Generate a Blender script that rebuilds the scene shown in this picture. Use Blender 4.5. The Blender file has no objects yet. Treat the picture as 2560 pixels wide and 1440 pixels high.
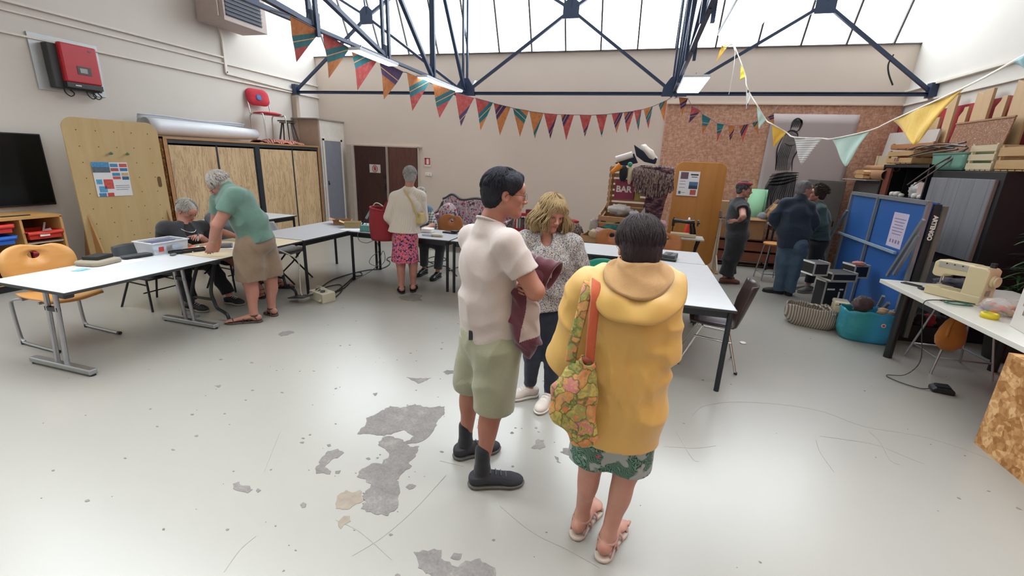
import bpy, math, random
import numpy as np
from mathutils import Vector, Matrix, noise
SC = bpy.context.scene
COL = SC.collection
PI = math.pi
random.seed(7)
# camera, world, lights, exposure
CAM_H = 1.82
F_PX, PITCH, ROLL, YAW = 1095.8, 0.28249, 0.04247, 0.26786
_fw = Vector((-math.sin(YAW)*math.cos(PITCH), math.cos(YAW)*math.cos(PITCH), -math.sin(PITCH)))
_r = Vector((math.cos(YAW), math.sin(YAW), 0)); _u = _r.cross(_fw)
CR = _r*math.cos(ROLL)+_u*math.sin(ROLL); CU = -_r*math.sin(ROLL)+_u*math.cos(ROLL); CF = _fw
cd = bpy.data.cameras.new('camera'); cam = bpy.data.objects.new('camera', cd); COL.objects.link(cam)
cd.sensor_width = 36; cd.lens = F_PX/2560*36; cd.clip_start = 0.05; cd.clip_end = 200
cam.matrix_world = Matrix(((CR.x, CU.x, -CF.x, 0), (CR.y, CU.y, -CF.y, 0), (CR.z, CU.z, -CF.z, CAM_H), (0, 0, 0, 1)))
SC.camera = cam
SC.view_settings.view_transform = 'Standard'; SC.view_settings.look = 'None'
SC.view_settings.gamma = 1; SC.view_settings.use_curve_mapping = False
SC.view_settings.exposure = 0.95
W = bpy.data.worlds.new('overcast_sky'); SC.world = W; W.use_nodes = True
_bg = W.node_tree.nodes['Background']; _bg.inputs['Color'].default_value = (0.88, 0.95, 1.0, 1); _bg.inputs['Strength'].default_value = 5.0
SC.cycles.max_bounces = 8; SC.cycles.diffuse_bounces = 5; SC.cycles.sample_clamp_indirect = 6
XL, XR, YB, YF = -7.97, 4.36, 10.0, -4.2     # room shell
GZ, GS = 4.03, 1.856                         # foot height and slope of the saw-tooth glazing
RIDGE_Z = 6.0
def portal(name, loc, rot, sx, sy, power=0, col=(1, 1, 1)):
    ld = bpy.data.lights.new(name, 'AREA'); ld.shape = 'RECTANGLE'; ld.size = sx; ld.size_y = sy; ld.energy = power; ld.color = col
    if not power: ld.cycles.is_portal = True
    o = bpy.data.objects.new(name, ld); COL.objects.link(o); o.location = loc; o.rotation_euler = rot
    return o
_ga = math.atan(GS)                          # glazing leans over the room, facing away from the camera
portal('skylight_portal', (-1.8, 10.0-(RIDGE_Z-GZ)/GS/2+.08, (RIDGE_Z+GZ)/2), (-(PI/2-(PI/2-_ga)), 0, 0), 12.3, 2.3)
# added fill lamps above and behind the camera, for roof strips not modelled
portal('rear_fill_light', (-1.8, 1.2, 4.6), (math.radians(-28), 0, 0), 12.0, 2.6, 40, (0.92, 0.97, 1.0))
portal('rear_fill_light', (-1.8, -2.6, 4.4), (math.radians(10), 0, 0), 12.0, 2.4, 40, (0.92, 0.97, 1.0))
# measuring helpers: a sight line met with a plane of the room
def ray(px, py): return CR*((px-1280)/F_PX)-CU*((py-720)/F_PX)+CF
def onz(px, py, z=0.0):
    d = ray(px, py); t = (z-CAM_H)/d.z; return Vector((0, 0, CAM_H))+d*t
def onx(px, py, X):
    d = ray(px, py); return Vector((0, 0, CAM_H))+d*(X/d.x)
def ony(px, py, Y):
    d = ray(px, py); return Vector((0, 0, CAM_H))+d*(Y/d.y)
def V(*a): return Vector(a)
# object helpers
def empty(name, loc=(0, 0, 0), rz=0.0):
    o = bpy.data.objects.new(name, None); COL.objects.link(o); o.location = loc; o.rotation_euler = (0, 0, rz); o.empty_display_size = .1
    return o
def tag(o, label=None, cat=None, group=None, kind=None):
    if label: o['label'] = label
    if cat: o['category'] = cat
    if group: o['group'] = group
    if kind: o['kind'] = kind
    return o
def thing(name, label, cat, loc=(0, 0, 0), rz=0.0, group=None): return tag(empty(name, loc, rz), label, cat, group)
def copy_tree(o, parent=None):
    c = o.copy(); COL.objects.link(c)
    if parent: c.parent = parent
    for ch in list(o.children): copy_tree(ch, c)
    return c
class MB:
    """collects shapes into one mesh"""
    def __init__(s): s.v = []; s.f = []; s.m = []; s.cur = 0; s.sm = []; s.smooth = False
    def _add(s, vs, fs, smooth=None):
        b = len(s.v); s.v += [tuple(p) for p in vs]
        for f in fs: s.f.append(tuple(b+i for i in f)); s.m.append(s.cur); s.sm.append(s.smooth if smooth is None else smooth)
        return s
    def box(s, c, d, rz=0.0, R=None):
        x, y, z = d[0]/2, d[1]/2, d[2]/2
        P = [V(a, b, e) for a in (-x, x) for b in (-y, y) for e in (-z, z)]
        M = R if R is not None else Matrix.Rotation(rz, 3, 'Z')
        P = [M @ p+Vector(c) for p in P]
        return s._add(P, [(0, 1, 3, 2), (4, 6, 7, 5), (0, 4, 5, 1), (2, 3, 7, 6), (0, 2, 6, 4), (1, 5, 7, 3)], False)
    def bar(s, a, b, w, h, up=(0, 0, 1)):
        a = Vector(a); b = Vector(b); d = (b-a); L = d.length; d.normalize(); up = Vector(up)
        if abs(d.dot(up)) > .98: up = V(0, 1, 0)
        x = d.cross(up).normalized(); z = x.cross(d)
        R = Matrix((x, d, z)).transposed()
        return s.box((a+b)/2, (w, L, h), R=R)
    def cyl(s, a, b, r0, r1=None, n=12, cap=True):
        r1 = r0 if r1 is None else r1; a = Vector(a); b = Vector(b); d = (b-a).normalized()
        up = V(0, 0, 1) if abs(d.z) < .95 else V(1, 0, 0); x = d.cross(up).normalized(); y = d.cross(x)
        P = []
        for c, r in ((a, r0), (b, r1)):
            for i in range(n): t = 2*PI*i/n; P.append(c+x*(r*math.cos(t))+y*(r*math.sin(t)))
        F = [(i, (i+1) % n, n+(i+1) % n, n+i) for i in range(n)]
        s._add(P, F, True)
        if cap: s._add(P[:n], [tuple(range(n))[::-1]], False); s._add(P[n:], [tuple(range(n))], False)
        return s
    def tube(s, pts, r, n=8, rr=None, flat=1.0, upv=None):
        pts = [Vector(p) for p in pts]; N = len(pts); P = []; prev = None
        for i, p in enumerate(pts):
            d = (pts[min(i+1, N-1)]-pts[max(i-1, 0)]).normalized()
            if prev is None:
                up = Vector(upv) if upv else (V(0, 0, 1) if abs(d.z) < .9 else V(1, 0, 0)); x = d.cross(up).normalized()
            else: x = (prev-d*prev.dot(d)).normalized()
            prev = x; y = d.cross(x); q = rr[i] if rr else r
            for k in range(n): t = 2*PI*k/n; P.append(p+x*(q*math.cos(t))+y*(q*flat*math.sin(t)))
        F = [(i*n+k, i*n+(k+1) % n, (i+1)*n+(k+1) % n, (i+1)*n+k) for i in range(N-1) for k in range(n)]
        s._add(P, F, True); s._add(P[:n], [tuple(range(n))[::-1]], False); s._add(P[-n:], [tuple(range(n))], False)
        return s
    def lathe(s, prof, c=(0, 0, 0), n=20, R=None, sx=1, sy=1):
        c = Vector(c); P = []
        for r, z in prof:
            for i in range(n):
                t = 2*PI*i/n; q = V(r*math.cos(t)*sx, r*math.sin(t)*sy, z); P.append((R @ q if R is not None else q)+c)
        F = [(j*n+i, j*n+(i+1) % n, (j+1)*n+(i+1) % n, (j+1)*n+i) for j in range(len(prof)-1) for i in range(n)]
        s._add(P, F, True)
        if prof[0][0] > 1e-4: s._add(P[:n], [tuple(range(n))[::-1]], False)
        if prof[-1][0] > 1e-4: s._add(P[-n:], [tuple(range(n))], False)
        return s
    def ball(s, c, r, n=12, R=None):
        r = (r, r, r) if not hasattr(r, '__len__') else r; P = []; c = Vector(c)
        m = max(6, n//2+1)
        for j in range(m+1):
            a = PI*j/m
            for i in range(n):
                t = 2*PI*i/n; q = V(r[0]*math.sin(a)*math.cos(t), r[1]*math.sin(a)*math.sin(t), r[2]*math.cos(a)); P.append((R @ q if R is not None else q)+c)
        return s._add(P, [(j*n+i, (j+1)*n+i, (j+1)*n+(i+1) % n, j*n+(i+1) % n) for j in range(m) for i in range(n)], True)
    def prism(s, poly, d, flip=False):
        """3-D polygon extruded along vector d"""
        A = [Vector(p) for p in poly]; d = Vector(d); B = [p+d for p in A]; n = len(A)
        return s._add(A+B, [tuple(range(n))[::-1], tuple(range(n, 2*n))]+[(i, (i+1) % n, n+(i+1) % n, n+i) for i in range(n)], False)
    def grid(s, fn, nu, nv, smooth=True, th=None, closed=False):
        P = [fn(i/(nu-1), j/(nv-1)) for i in range(nu) for j in range(nv)]
        F = [(i*nv+j, (i+1)*nv+j, (i+1)*nv+j+1, i*nv+j+1) for i in range(nu-1) for j in range(nv-1)]
        return s._add(P, F, smooth)
    def build(s, name, mat, parent=None, bevel=0, seg=2, solid=0, subsurf=0, weld=False):
        me = bpy.data.meshes.new(name); me.from_pydata(s.v, [], s.f); me.update()
        for m in (mat if isinstance(mat, (list, tuple)) else [mat]): me.materials.append(m)
        me.polygons.foreach_set('material_index', s.m); me.polygons.foreach_set('use_smooth', s.sm)
        o = bpy.data.objects.new(name, me); COL.objects.link(o)
        if parent: o.parent = parent
        if solid: q = o.modifiers.new('s', 'SOLIDIFY'); q.thickness = solid; q.offset = 0
        if bevel: q = o.modifiers.new('b', 'BEVEL'); q.width = bevel; q.segments = seg; q.limit_method = 'ANGLE'; q.angle_limit = .7
        if subsurf: q = o.modifiers.new('u', 'SUBSURF'); q.levels = subsurf; q.render_levels = subsurf
        return o
def rrect(w, h, r, n=6, c=(0, 0)):
    out = []
    for cx, cy, a0 in ((w/2-r, h/2-r, 0), (-w/2+r, h/2-r, 90), (-w/2+r, -h/2+r, 180), (w/2-r, -h/2+r, 270)):
        for i in range(n+1): a = math.radians(a0+90*i/n); out.append((c[0]+cx+r*math.cos(a), c[1]+cy+r*math.sin(a)))
    return out
def spline(pts, n=8):
    pts = [Vector(p) for p in pts]; out = []
    for i in range(len(pts)-1):
        p0 = pts[max(i-1, 0)]; p1 = pts[i]; p2 = pts[i+1]; p3 = pts[min(i+2, len(pts)-1)]
        for k in range(n):
            t = k/n; out.append(.5*((2*p1)+(p2-p0)*t+(2*p0-5*p1+4*p2-p3)*t*t+(3*p1-p0-3*p2+p3)*t**3))
    out.append(pts[-1]); return out
# materials
def lin(h):
    h = h.lstrip('#'); c = [int(h[i:i+2], 16)/255 for i in (0, 2, 4)]
    return tuple((x/12.92 if x <= .04045 else ((x+.055)/1.055)**2.4) for x in c)+(1,)
class NT:
    def __init__(s, name):
        s.m = bpy.data.materials.new(name); s.m.use_nodes = True; s.t = s.m.node_tree; s.b = s.t.nodes['Principled BSDF']
        s.tc = None
    def n(s, typ, **kw):
        nd = s.t.nodes.new(typ)
        for k, v in kw.items():
            if hasattr(nd, k) and not k.startswith('in_'): setattr(nd, k, v)
        return nd
    def l(s, a, b): s.t.links.new(a, b)
    def co(s, kind='Object', scale=(1, 1, 1), rot=(0, 0, 0), loc=(0, 0, 0)):
        if s.tc is None: s.tc = s.n('ShaderNodeTexCoord')
        mp = s.n('ShaderNodeMapping'); mp.inputs['Scale'].default_value = scale; mp.inputs['Rotation'].default_value = rot; mp.inputs['Location'].default_value = loc
        s.l(s.tc.outputs[kind], mp.inputs['Vector']); return mp.outputs[0]
    def noise(s, vec, sc=5, det=4, rough=.5, dist=0):
        q = s.n('ShaderNodeTexNoise'); q.inputs['Scale'].default_value = sc; q.inputs['Detail'].default_value = det; q.inputs['Roughness'].default_value = rough; q.inputs['Distortion'].default_value = dist
        s.l(vec, q.inputs['Vector']); return q.outputs['Fac']
    def ncol(s, vec, sc=5, det=2):
        q = s.n('ShaderNodeTexNoise'); q.inputs['Scale'].default_value = sc; q.inputs['Detail'].default_value = det; s.l(vec, q.inputs['Vector']); return q.outputs['Color']
    def vor(s, vec, sc=5, feat='F1', out='Distance', rnd=1):
        q = s.n('ShaderNodeTexVoronoi'); q.feature = feat; q.inputs['Scale'].default_value = sc; q.inputs['Randomness'].default_value = rnd; s.l(vec, q.inputs['Vector']); return q.outputs[out]
    def wave(s, vec, sc=5, dist=0, det=2, dscale=1, dirn='X', prof='SIN', typ='BANDS'):
        q = s.n('ShaderNodeTexWave'); q.wave_type = typ; q.bands_direction = dirn; q.wave_profile = prof
        for k, v in (('Scale', sc), ('Distortion', dist), ('Detail', det), ('Detail Scale', dscale)): q.inputs[k].default_value = v
        s.l(vec, q.inputs['Vector']); return q.outputs['Fac']
    def ramp(s, fac, stops, interp='LINEAR'):
        q = s.n('ShaderNodeValToRGB'); q.color_ramp.interpolation = interp; e = q.color_ramp.elements
        while len(e) < len(stops): e.new(.5)
        for i, (p, c) in enumerate(stops): e[i].position = p; e[i].color = lin(c) if isinstance(c, str) else (c, c, c, 1)
        s.l(fac, q.inputs['Fac']); return q.outputs['Color']
    def mix(s, fac, a, b, mode='MIX'):
        q = s.n('ShaderNodeMix', data_type='RGBA', blend_type=mode)
        for i, x in ((0, fac), (6, a), (7, b)):
            if isinstance(x, str): q.inputs[i].default_value = lin(x)
            elif isinstance(x, (int, float)): q.inputs[i].default_value = x if i == 0 else (x, x, x, 1)
            else: s.l(x, q.inputs[i])
        return q.outputs[2]
    def math(s, op, a, b=0.0):
        q = s.n('ShaderNodeMath', operation=op)
        for i, x in ((0, a), (1, b)):
            if isinstance(x, (int, float)): q.inputs[i].default_value = x
            else: s.l(x, q.inputs[i])
        return q.outputs[0]
    def sep(s, vec):
        q = s.n('ShaderNodeSeparateXYZ'); s.l(vec, q.inputs[0]); return q.outputs
    def warp(s, vec, sc=3, amt=.1):
        a = s.ncol(vec, sc); q = s.n('ShaderNodeVectorMath', operation='MULTIPLY_ADD'); s.l(a, q.inputs[0]); q.inputs[1].default_value = (amt,)*3; s.l(vec, q.inputs[2]); return q.outputs[0]
    def base(s, c):
        if isinstance(c, str): s.b.inputs['Base Color'].default_value = lin(c)
        else: s.l(c, s.b.inputs['Base Color'])
        return s
    def bump(s, h, st=.2, d=.01):
        q = s.n('ShaderNodeBump'); q.inputs['Strength'].default_value = st; q.inputs['Distance'].default_value = d; s.l(h, q.inputs['Height']); s.l(q.outputs[0], s.b.inputs['Normal']); return s
    def set(s, **k):
        for a, v in k.items():
            i = s.b.inputs[{'rough': 'Roughness', 'metal': 'Metallic', 'spec': 'Specular IOR Level', 'alpha': 'Alpha', 'trans': 'Transmission Weight', 'sss': 'Subsurface Weight', 'sheen': 'Sheen Weight', 'coat': 'Coat Weight', 'ior': 'IOR', 'emit': 'Emission Strength'}[a]]
            if isinstance(v, (int, float)): i.default_value = v
            else: s.l(v, i)
        return s
_mc = {}
def pm(name, c, rough=.6, metal=0, var=.06, sc=8, bump=0, bsc=60, **k):
    """plain painted / plastic surface with a little mottling"""
    key = (name, c, rough, metal)
    if key in _mc: return _mc[key]
    t = NT(name); co = t.co(); nz = t.noise(co, sc, 3)
    q = t.ramp(nz, [(.3, 1-var), (.7, 1+var*.4)]); t.base(t.mix(1.0, c, q, 'MULTIPLY')); t.set(rough=rough, metal=metal, **k)
    if bump: t.bump(t.noise(co, bsc, 3), bump, .004)
    _mc[key] = t.m; return t.m
def cloth(name, c, c2=None, rough=.9, weave=220, bump=.25, sheen=.15, var=.1):
    key = ('cl', name, c)
    if key in _mc: return _mc[key]
    t = NT(name); co = t.co(); nz = t.noise(co, 9, 4); q = t.mix(t.ramp(nz, [(.3, 0.), (.7, 1.)]), c, c2 or c)
    fine = t.noise(co, weave, 2); q = t.mix(1.0, q, t.ramp(fine, [(.3, 1-var), (.7, 1.)]), 'MULTIPLY')
    t.base(q); t.set(rough=rough, sheen=sheen); t.bump(t.math('ADD', t.math('MULTIPLY', fine, .5), t.math('MULTIPLY', t.math('ABSOLUTE', t.math('SUBTRACT', t.noise(t.warp(co, 4, .12), 7, 2, .4), .5)), 9.0)), bump*.9, .006)
    _mc[key] = t.m; return t.m
def wood(name, c1, c2, axis='Z', sc=1.0, rough=.5, knots=False):
    key = ('w', name, c1)
    if key in _mc: return _mc[key]
    t = NT(name); s = {'X': (.12, 1, 1), 'Y': (1, .12, 1), 'Z': (1, 1, .12)}[axis]; s = tuple(x*sc*14 for x in s)
    co = t.co(scale=s); n1 = t.noise(co, 1.0, 5, .6, 1.2); n2 = t.noise(t.co(scale=tuple(x*5 for x in s)), 1, 3)
    q = t.mix(t.ramp(n1, [(.3, 0.), (.7, 1.)]), c1, c2); q = t.mix(t.math('MULTIPLY', n2, .25), q, c2)
    t.base(q); t.set(rough=rough); t.bump(n2, .08, .002); _mc[key] = t.m; return t.m
def osb(name, base='#b98a58', dark='#8a5a34', light='#dcb98a', sc=1.0):
    t = NT(name); co = t.co(scale=(sc, sc, sc))
    w = t.warp(co, 8, .06)
    v1 = t.vor(t.co(scale=(22*sc, 60*sc, 60*sc), rot=(.5, .4, .5)), 1, out='Color'); v2 = t.vor(t.co(scale=(60*sc, 22*sc, 24*sc), rot=(-.4, .3, -.6)), 1, out='Color')
    a = t.sep(v1)[0]; b = t.sep(v2)[1]; mixn = t.math('ADD', t.math('MULTIPLY', a, .5), t.math('MULTIPLY', b, .5))
    n = t.noise(w, 40, 4); mixn = t.math('ADD', mixn, t.math('MULTIPLY', t.math('SUBTRACT', n, .5), .5))
    t.base(t.ramp(mixn, [(.15, dark), (.5, base), (.85, light)])); t.set(rough=.75); t.bump(mixn, .25, .004); return t.m
def emit(name, c, s):
    t = NT(name); t.base('#ffffff'); t.b.inputs['Emission Color'].default_value = lin(c); t.set(emit=s); return t.m
BLACK = pm('black_plastic', '#1b1c1f', .45); DARK = pm('dark_grey_metal', '#2b2e33', .4, .3)
WHITE = pm('white_plastic', '#e6e4de', .5); CHROME = pm('chrome', '#c9c9c7', .22, 1, .03); STEEL = pm('brushed_steel', '#a7a9ab', .38, .85)
GREYP = pm('grey_plastic', '#8b8f92', .55)
# room shell
def wallmat(name, c, var=.035, bsc=180):
    t = NT(name); co = t.co(); n = t.noise(co, .8, 5, .6); n2 = t.noise(co, 35, 3)
    q = t.mix(t.ramp(n, [(.3, 0.), (.7, 1.)]), c, c); q = t.mix(1.0, q, t.ramp(n, [(.25, 1-var*2), (.75, 1.)]), 'MULTIPLY')
    t.base(q); t.set(rough=.85); t.bump(t.math('ADD', t.noise(co, bsc, 3), n2), .12, .004); return t.m
WALLM = wallmat('cream_wall_paint', '#d4c6b9'); WALLS = wallmat('side_wall_paint', '#d2cdc6'); CEILM = wallmat('ceiling_paint', '#e2dfd9')
t = NT('worn_grey_floor_paint'); co = t.co()
big = t.noise(co, .55, 4, .6); fine = t.noise(co, 60, 3)
q = t.mix(t.ramp(big, [(.2, 0.), (.8, 1.)]), '#93908a', '#99968e')
t.base(q); t.set(rough=.28, spec=.5)
FLOORM = t.m
def struct(name, mb, mat, parent=None, **k):
    o = mb.build(name, mat, parent, **k)
    if parent is None: o['kind'] = 'structure'
    return o
floor = struct('floor', MB().box(((XL+XR)/2, (YB+YF)/2, -.05), (XR-XL+.6, YB-YF+.6, .1)), FLOORM)
# bare concrete showing through the paint: outlines of the worn patches
t = NT('bare_concrete'); co = t.co(); n = t.noise(co, 9, 6, .7); n2 = t.noise(co, 70, 4)
t.base(t.mix(1.0, t.ramp(n, [(.3, '#6f6a68'), (.55, '#7f7975'), (.75, '#978f88')]), t.ramp(n2, [(.3, .75), (.7, 1.)]), 'MULTIPLY')); t.set(rough=.8); t.bump(n2, .3, .004); CONC = t.m
CONC2 = pm('bare_brown_concrete', '#8c8072', .8, var=.15, sc=20)
PATCH = [
 ('c', [(893,1085),(915,1058),(915,1045),(940,1035),(975,1015),(1000,1020),(1038,1010),(1060,1018),(1112,1016),(1112,1032),(1095,1050),(1085,1075),(1068,1095),(1058,1102),(1040,1108),(1015,1110),(1025,1117),(1048,1115),(1035,1145),(1022,1155),(1030,1165),(1010,1180),(990,1200),(1000,1225),(995,1265),(970,1290),(935,1285),(902,1272),(905,1258),(918,1255),(905,1240),(925,1220),(928,1210),(915,1205),(915,1198),(892,1192),(905,1172),(930,1158),(955,1160),(958,1150),(970,1145),(970,1130),(945,1112),(955,1095),(975,1090),(1000,1097),(1010,1105),(1025,1100),(1035,1090),(1010,1075),(985,1082),(960,1090),(930,1086)]),
 ('b', [(840,1272),(843,1240),(865,1225),(880,1232),(900,1225),(903,1238),(912,1250),(900,1258),(865,1274)]),
 ('b', [(845,1305),(860,1290),(875,1290),(877,1303),(860,1312),(852,1323),(846,1315)]),
 ('c', [(800,1150),(820,1128),(845,1122),(860,1132),(850,1140),(828,1150),(812,1168),(828,1178),(825,1186),(808,1182),(790,1184),(788,1172),(800,1160)]),
 ('c', [(582,1210),(598,1204),(605,1214),(625,1215),(632,1224),(620,1233),(600,1228),(583,1222)]),
 ('c', [(1016,943),(1040,946),(1078,945),(1062,952),(1045,959),(1035,952)]),
 ('c', [(1034,1380),(1070,1378),(1085,1372),(1104,1375),(1102,1395),(1125,1405),(1145,1418),(1165,1402),(1200,1396),(1215,1408),(1238,1420),(1240,1440),(1228,1462),(1150,1478),(1080,1440),(1045,1420),(1044,1400)]),
 ('c', [(1126,1395),(1135,1382),(1155,1384),(1148,1400),(1135,1399)]),
 ('c', [(1328,1120),(1345,1098),(1360,1100),(1364,1118),(1350,1124)]),
 ('c', [(1400,1130),(1415,1120),(1440,1124),(1455,1135),(1425,1140)]),
 ('c', [(695,836),(705,829),(725,827),(736,831),(720,838),(702,841)]),
 ('c', [(995,742),(1018,738),(1030,733),(1058,738),(1050,746),(1055,752),(1030,753),(1005,750)]),
 ('c', [(1386,1140),(1396,1144),(1402,1158),(1392,1155)]),
 ('c', [(750,1262),(758,1256),(766,1260),(764,1268),(755,1270)]),
 ('c', [(1014,1218),(1030,1210),(1040,1214),(1028,1223)]),
 ('c', [(1108,930),(1118,925),(1138,926),(1132,934),(1120,936)]),
 ('c', [(932,984),(944,982),(938,990)]), ('c', [(644,1221),(653,1226),(645,1232),(640,1227)]),
 ('c', [(838,1178),(852,1176),(848,1184),(838,1184)]), ('c', [(480,790),(500,788),(496,795),(478,797)]), ('c', [(1074,660),(1095,662),(1090,668),(1070,666)]),
 ('c', [(535,965),(552,962),(548,969)]), ('c', [(817,1112),(826,1110),(828,1115),(820,1117)]),
]
rp = random.Random(3)
def rough_outline(pts, z):
    out = []
    for i, a in enumerate(pts):
        b = pts[(i+1) % len(pts)]; A = onz(*a, z); B = onz(*b, z); n = max(1, int((B-A).length/.018))
        for k in range(n):
            p = A.lerp(B, k/n); j = .009 if k else 0; out.append(V(p.x+rp.uniform(-j, j), p.y+rp.uniform(-j, j), z))
    return out
for kd, pts in PATCH:
    o = rough_outline(pts, .0005); struct('bare_patch', MB().prism(o, (0, 0, .0012)), CONC if kd == 'c' else CONC2, floor)
sp = MB()
for i in range(230):
    cx = rp.uniform(-4.5, 3.2); cy = rp.uniform(.6, 6.5); r = rp.choice((.004, .005, .007, .01, .014)); a0 = rp.random()*6; k = rp.uniform(.4, 1)
    if rp.random() < .35: cx = rp.gauss(-1.6, .9); cy = rp.gauss(2.4, .8)
    sp.prism([V(cx+r*math.cos(a0+j*1.05)*rp.uniform(.6, 1.3), cy+r*k*math.sin(a0+j*1.05)*rp.uniform(.6, 1.3), .0005) for j in range(6)], (0, 0, .001))
o = struct('paint_chips', sp, CONC, floor); o['kind'] = 'stuff'
scr = MB()
def scratch(pts, w=.0013):
    P = spline([onz(*p, .001) for p in pts], 6); scr.tube(P, w, 4, flat=.3)
SCRATCHES = [[(1730,1040),(1760,1015),(1840,1005),(1960,1012),(2060,1030),(2160,1066),(2300,1090),(2400,1120),(2480,1150)],
 [(2172,1078),(2200,1105),(2225,1150),(2250,1162)], [(880,1390),(960,1340),(1040,1270),(1115,1188)], [(840,1300),(900,1330),(980,1400)],
 [(1250,1265),(1330,1330),(1420,1375),(1500,1420)], [(1100,1152),(1160,1166)], [(1660,1116),(1740,1120),(1790,1114)], [(2040,1100),(2050,1130),(2085,1180)], [(2050,1090),(2180,1110),(2260,1140),(2310,1160)], [(1748,1153),(1730,1145),(1690,1080)], [(640,1340),(600,1375),(560,1430)], [(700,1080),(660,1180)]]
for s_ in SCRATCHES: scratch(s_)
o = struct('scratch', scr, pm('scuff_grey', '#a3a097', .6), floor)
rib = .0
def wallbox(name, c, d, m): return struct(name, MB().box(c, d), m)
wb = wallbox('wall_back', ((XL+XR)/2, YB+.1, GZ/2), (XR-XL+.4, .2, GZ), WALLM)
def sidewall(name, X, s, m):
    prof = [(YF, 0), (YB, 0), (YB, GZ), (YB-(RIDGE_Z-GZ)/GS, RIDGE_Z), (3.17, 3.35), (3.17-(RIDGE_Z-3.35)/GS, RIDGE_Z), (YF, 3.1)]
    return struct(name, MB().prism([V(X, y, z) for y, z in prof], (s*.2, 0, 0)), m)
wl = sidewall('wall_left', XL, -1, WALLS); wr = sidewall('wall_right', XR, 1, WALLS)
wallbox('wall_front', ((XL+XR)/2, YF-.1, 1.6), (XR-XL+.4, .2, 3.2), WALLS)
yr = YB-(RIDGE_Z-GZ)/GS; yr2 = 3.17-(RIDGE_Z-3.35)/GS
c_ = MB().prism([V(XL-.2, yr, RIDGE_Z), V(XL-.2, 3.17, 3.35), V(XL-.2, 3.17, 3.47), V(XL-.2, yr, RIDGE_Z+.12)], (XR-XL+.4, 0, 0))
c_.prism([V(XL-.2, yr2, RIDGE_Z), V(XL-.2, YF, 3.1), V(XL-.2, YF, 3.22), V(XL-.2, yr2, RIDGE_Z+.12)], (XR-XL+.4, 0, 0))
struct('ceiling', c_, CEILM)
portal('skylight_portal', (-1.8, (3.17+yr2)/2+.08, (3.35+RIDGE_Z)/2), (-_ga, 0, 0), 12.3, 3.0)
# saw-tooth glazing with slim glazing bars
GLASS = NT('wired_glass'); GLASS.base('#ffffff'); gl = GLASS.n('ShaderNodeBsdfTransparent'); gg = GLASS.n('ShaderNodeBsdfGlossy'); gg.inputs['Roughness'].default_value = .1
mxs = GLASS.n('ShaderNodeMixShader'); mxs.inputs[0].default_value = .05; GLASS.l(gl.outputs[0], mxs.inputs[1]); GLASS.l(gg.outputs[0], mxs.inputs[2])
GLASS.l(mxs.outputs[0], GLASS.t.nodes['Material Output'].inputs['Surface']); GLASS = GLASS.m
BARM = pm('glazing_bar_metal', '#55524f', .7)
def glazing(name, yb, zb, xs):
    w = empty(name); w['kind'] = 'structure'; dy = (RIDGE_Z-zb)/GS; t_ = V(0, -dy, RIDGE_Z-zb)
    MB().prism([V(XL, yb, zb), V(XR, yb, zb), V(XR, yb, zb)+t_, V(XL, yb, zb)+t_], (0, .006, .003)).build('glass_pane', GLASS, w)
    for x in xs: MB().bar(V(x, yb-.02, zb), V(x, yb-.02, zb)+t_, .03, .05, up=(0, 1, .5)).build('glazing_bar', BARM, w)
    MB().bar(V(XL, yb-.01, zb+.01), V(XR, yb-.01, zb+.01), .05, .02).build('sill', BARM, w)
    MB().bar(V(XL, yb-dy, RIDGE_Z-.02), V(XR, yb-dy, RIDGE_Z-.02), .06, .06).build('ridge_rail', BARM, w)
glazing('window_1', YB, GZ, [-1.80+.7185*k for k in range(-8, 9)])
glazing('window_2', 3.17, 3.35, [-1.80+1.437*k for k in range(-4, 5)])
# ledges, conduits and cable trunking along the walls
TRIM = pm('wall_trim_paint', '#d9d3ca', .7)
def rail(name, pts, w, h, m=TRIM):
    mb = MB()
    for a, b in zip(pts[:-1], pts[1:]): mb.bar(a, b, w, h)
    return struct(name, mb, m)
def LW(px, py, off=.0): return onx(px, py, XL+off)
def rw(px, py, off=.0): return onx(px, py, XR-off)
zt = [LW(0, 79).z, LW(733, 232).z]
zl = (LW(0, 79).z+LW(600, 204).z)/2
rail('trim_1', [V(XL+.02, YF, zl), V(XL+.02, YB, zl)], .04, .025)
z2 = (LW(300, 93).z+LW(793, 218).z)/2
rail('trim_2', [V(XL+.02, YF, z2), V(XL+.02, YB, z2)], .03, .02)
rail('trim_3', [V(XL+.03, YF, LW(300, 76).z), V(XL+.03, LW(554, 143).y, LW(554, 143).z)], .04, .03)
rail('trim_4', [LW(548, 65, .04), LW(556, 100, .03), LW(566, 182, .03)], .03, .05)
rail('trim_5', [LW(566, 182, .03), LW(735, 226, .03)], .03, .05)
rail('trim_6', [V(XR-.03, YF, rw(2420, 186).z), V(XR-.03, YB, rw(2279, 227).z)], .06, .03)
rail('trim_7', [V(XR-.02, YF, rw(2400, 229).z), V(XR-.02, YB, rw(2270, 262).z)], .04, .03)
ct = V(XL+.06, 9.17, 3.1)
rail('trim_8', [V(XL+.07, 9.14, 3.05), V(XL+.07, 9.14, 2.1)], .12, .1, pm('pipe_beige', '#b8a99b', .7))
# red painted band low on the right wall
struct('wall_right_red_paint', MB().box((XR-.003, (YF+YB)/2, 1.43), (.006, YB-YF, 2.86)), pm('red_wall_paint', '#a52632', .7))
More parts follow.
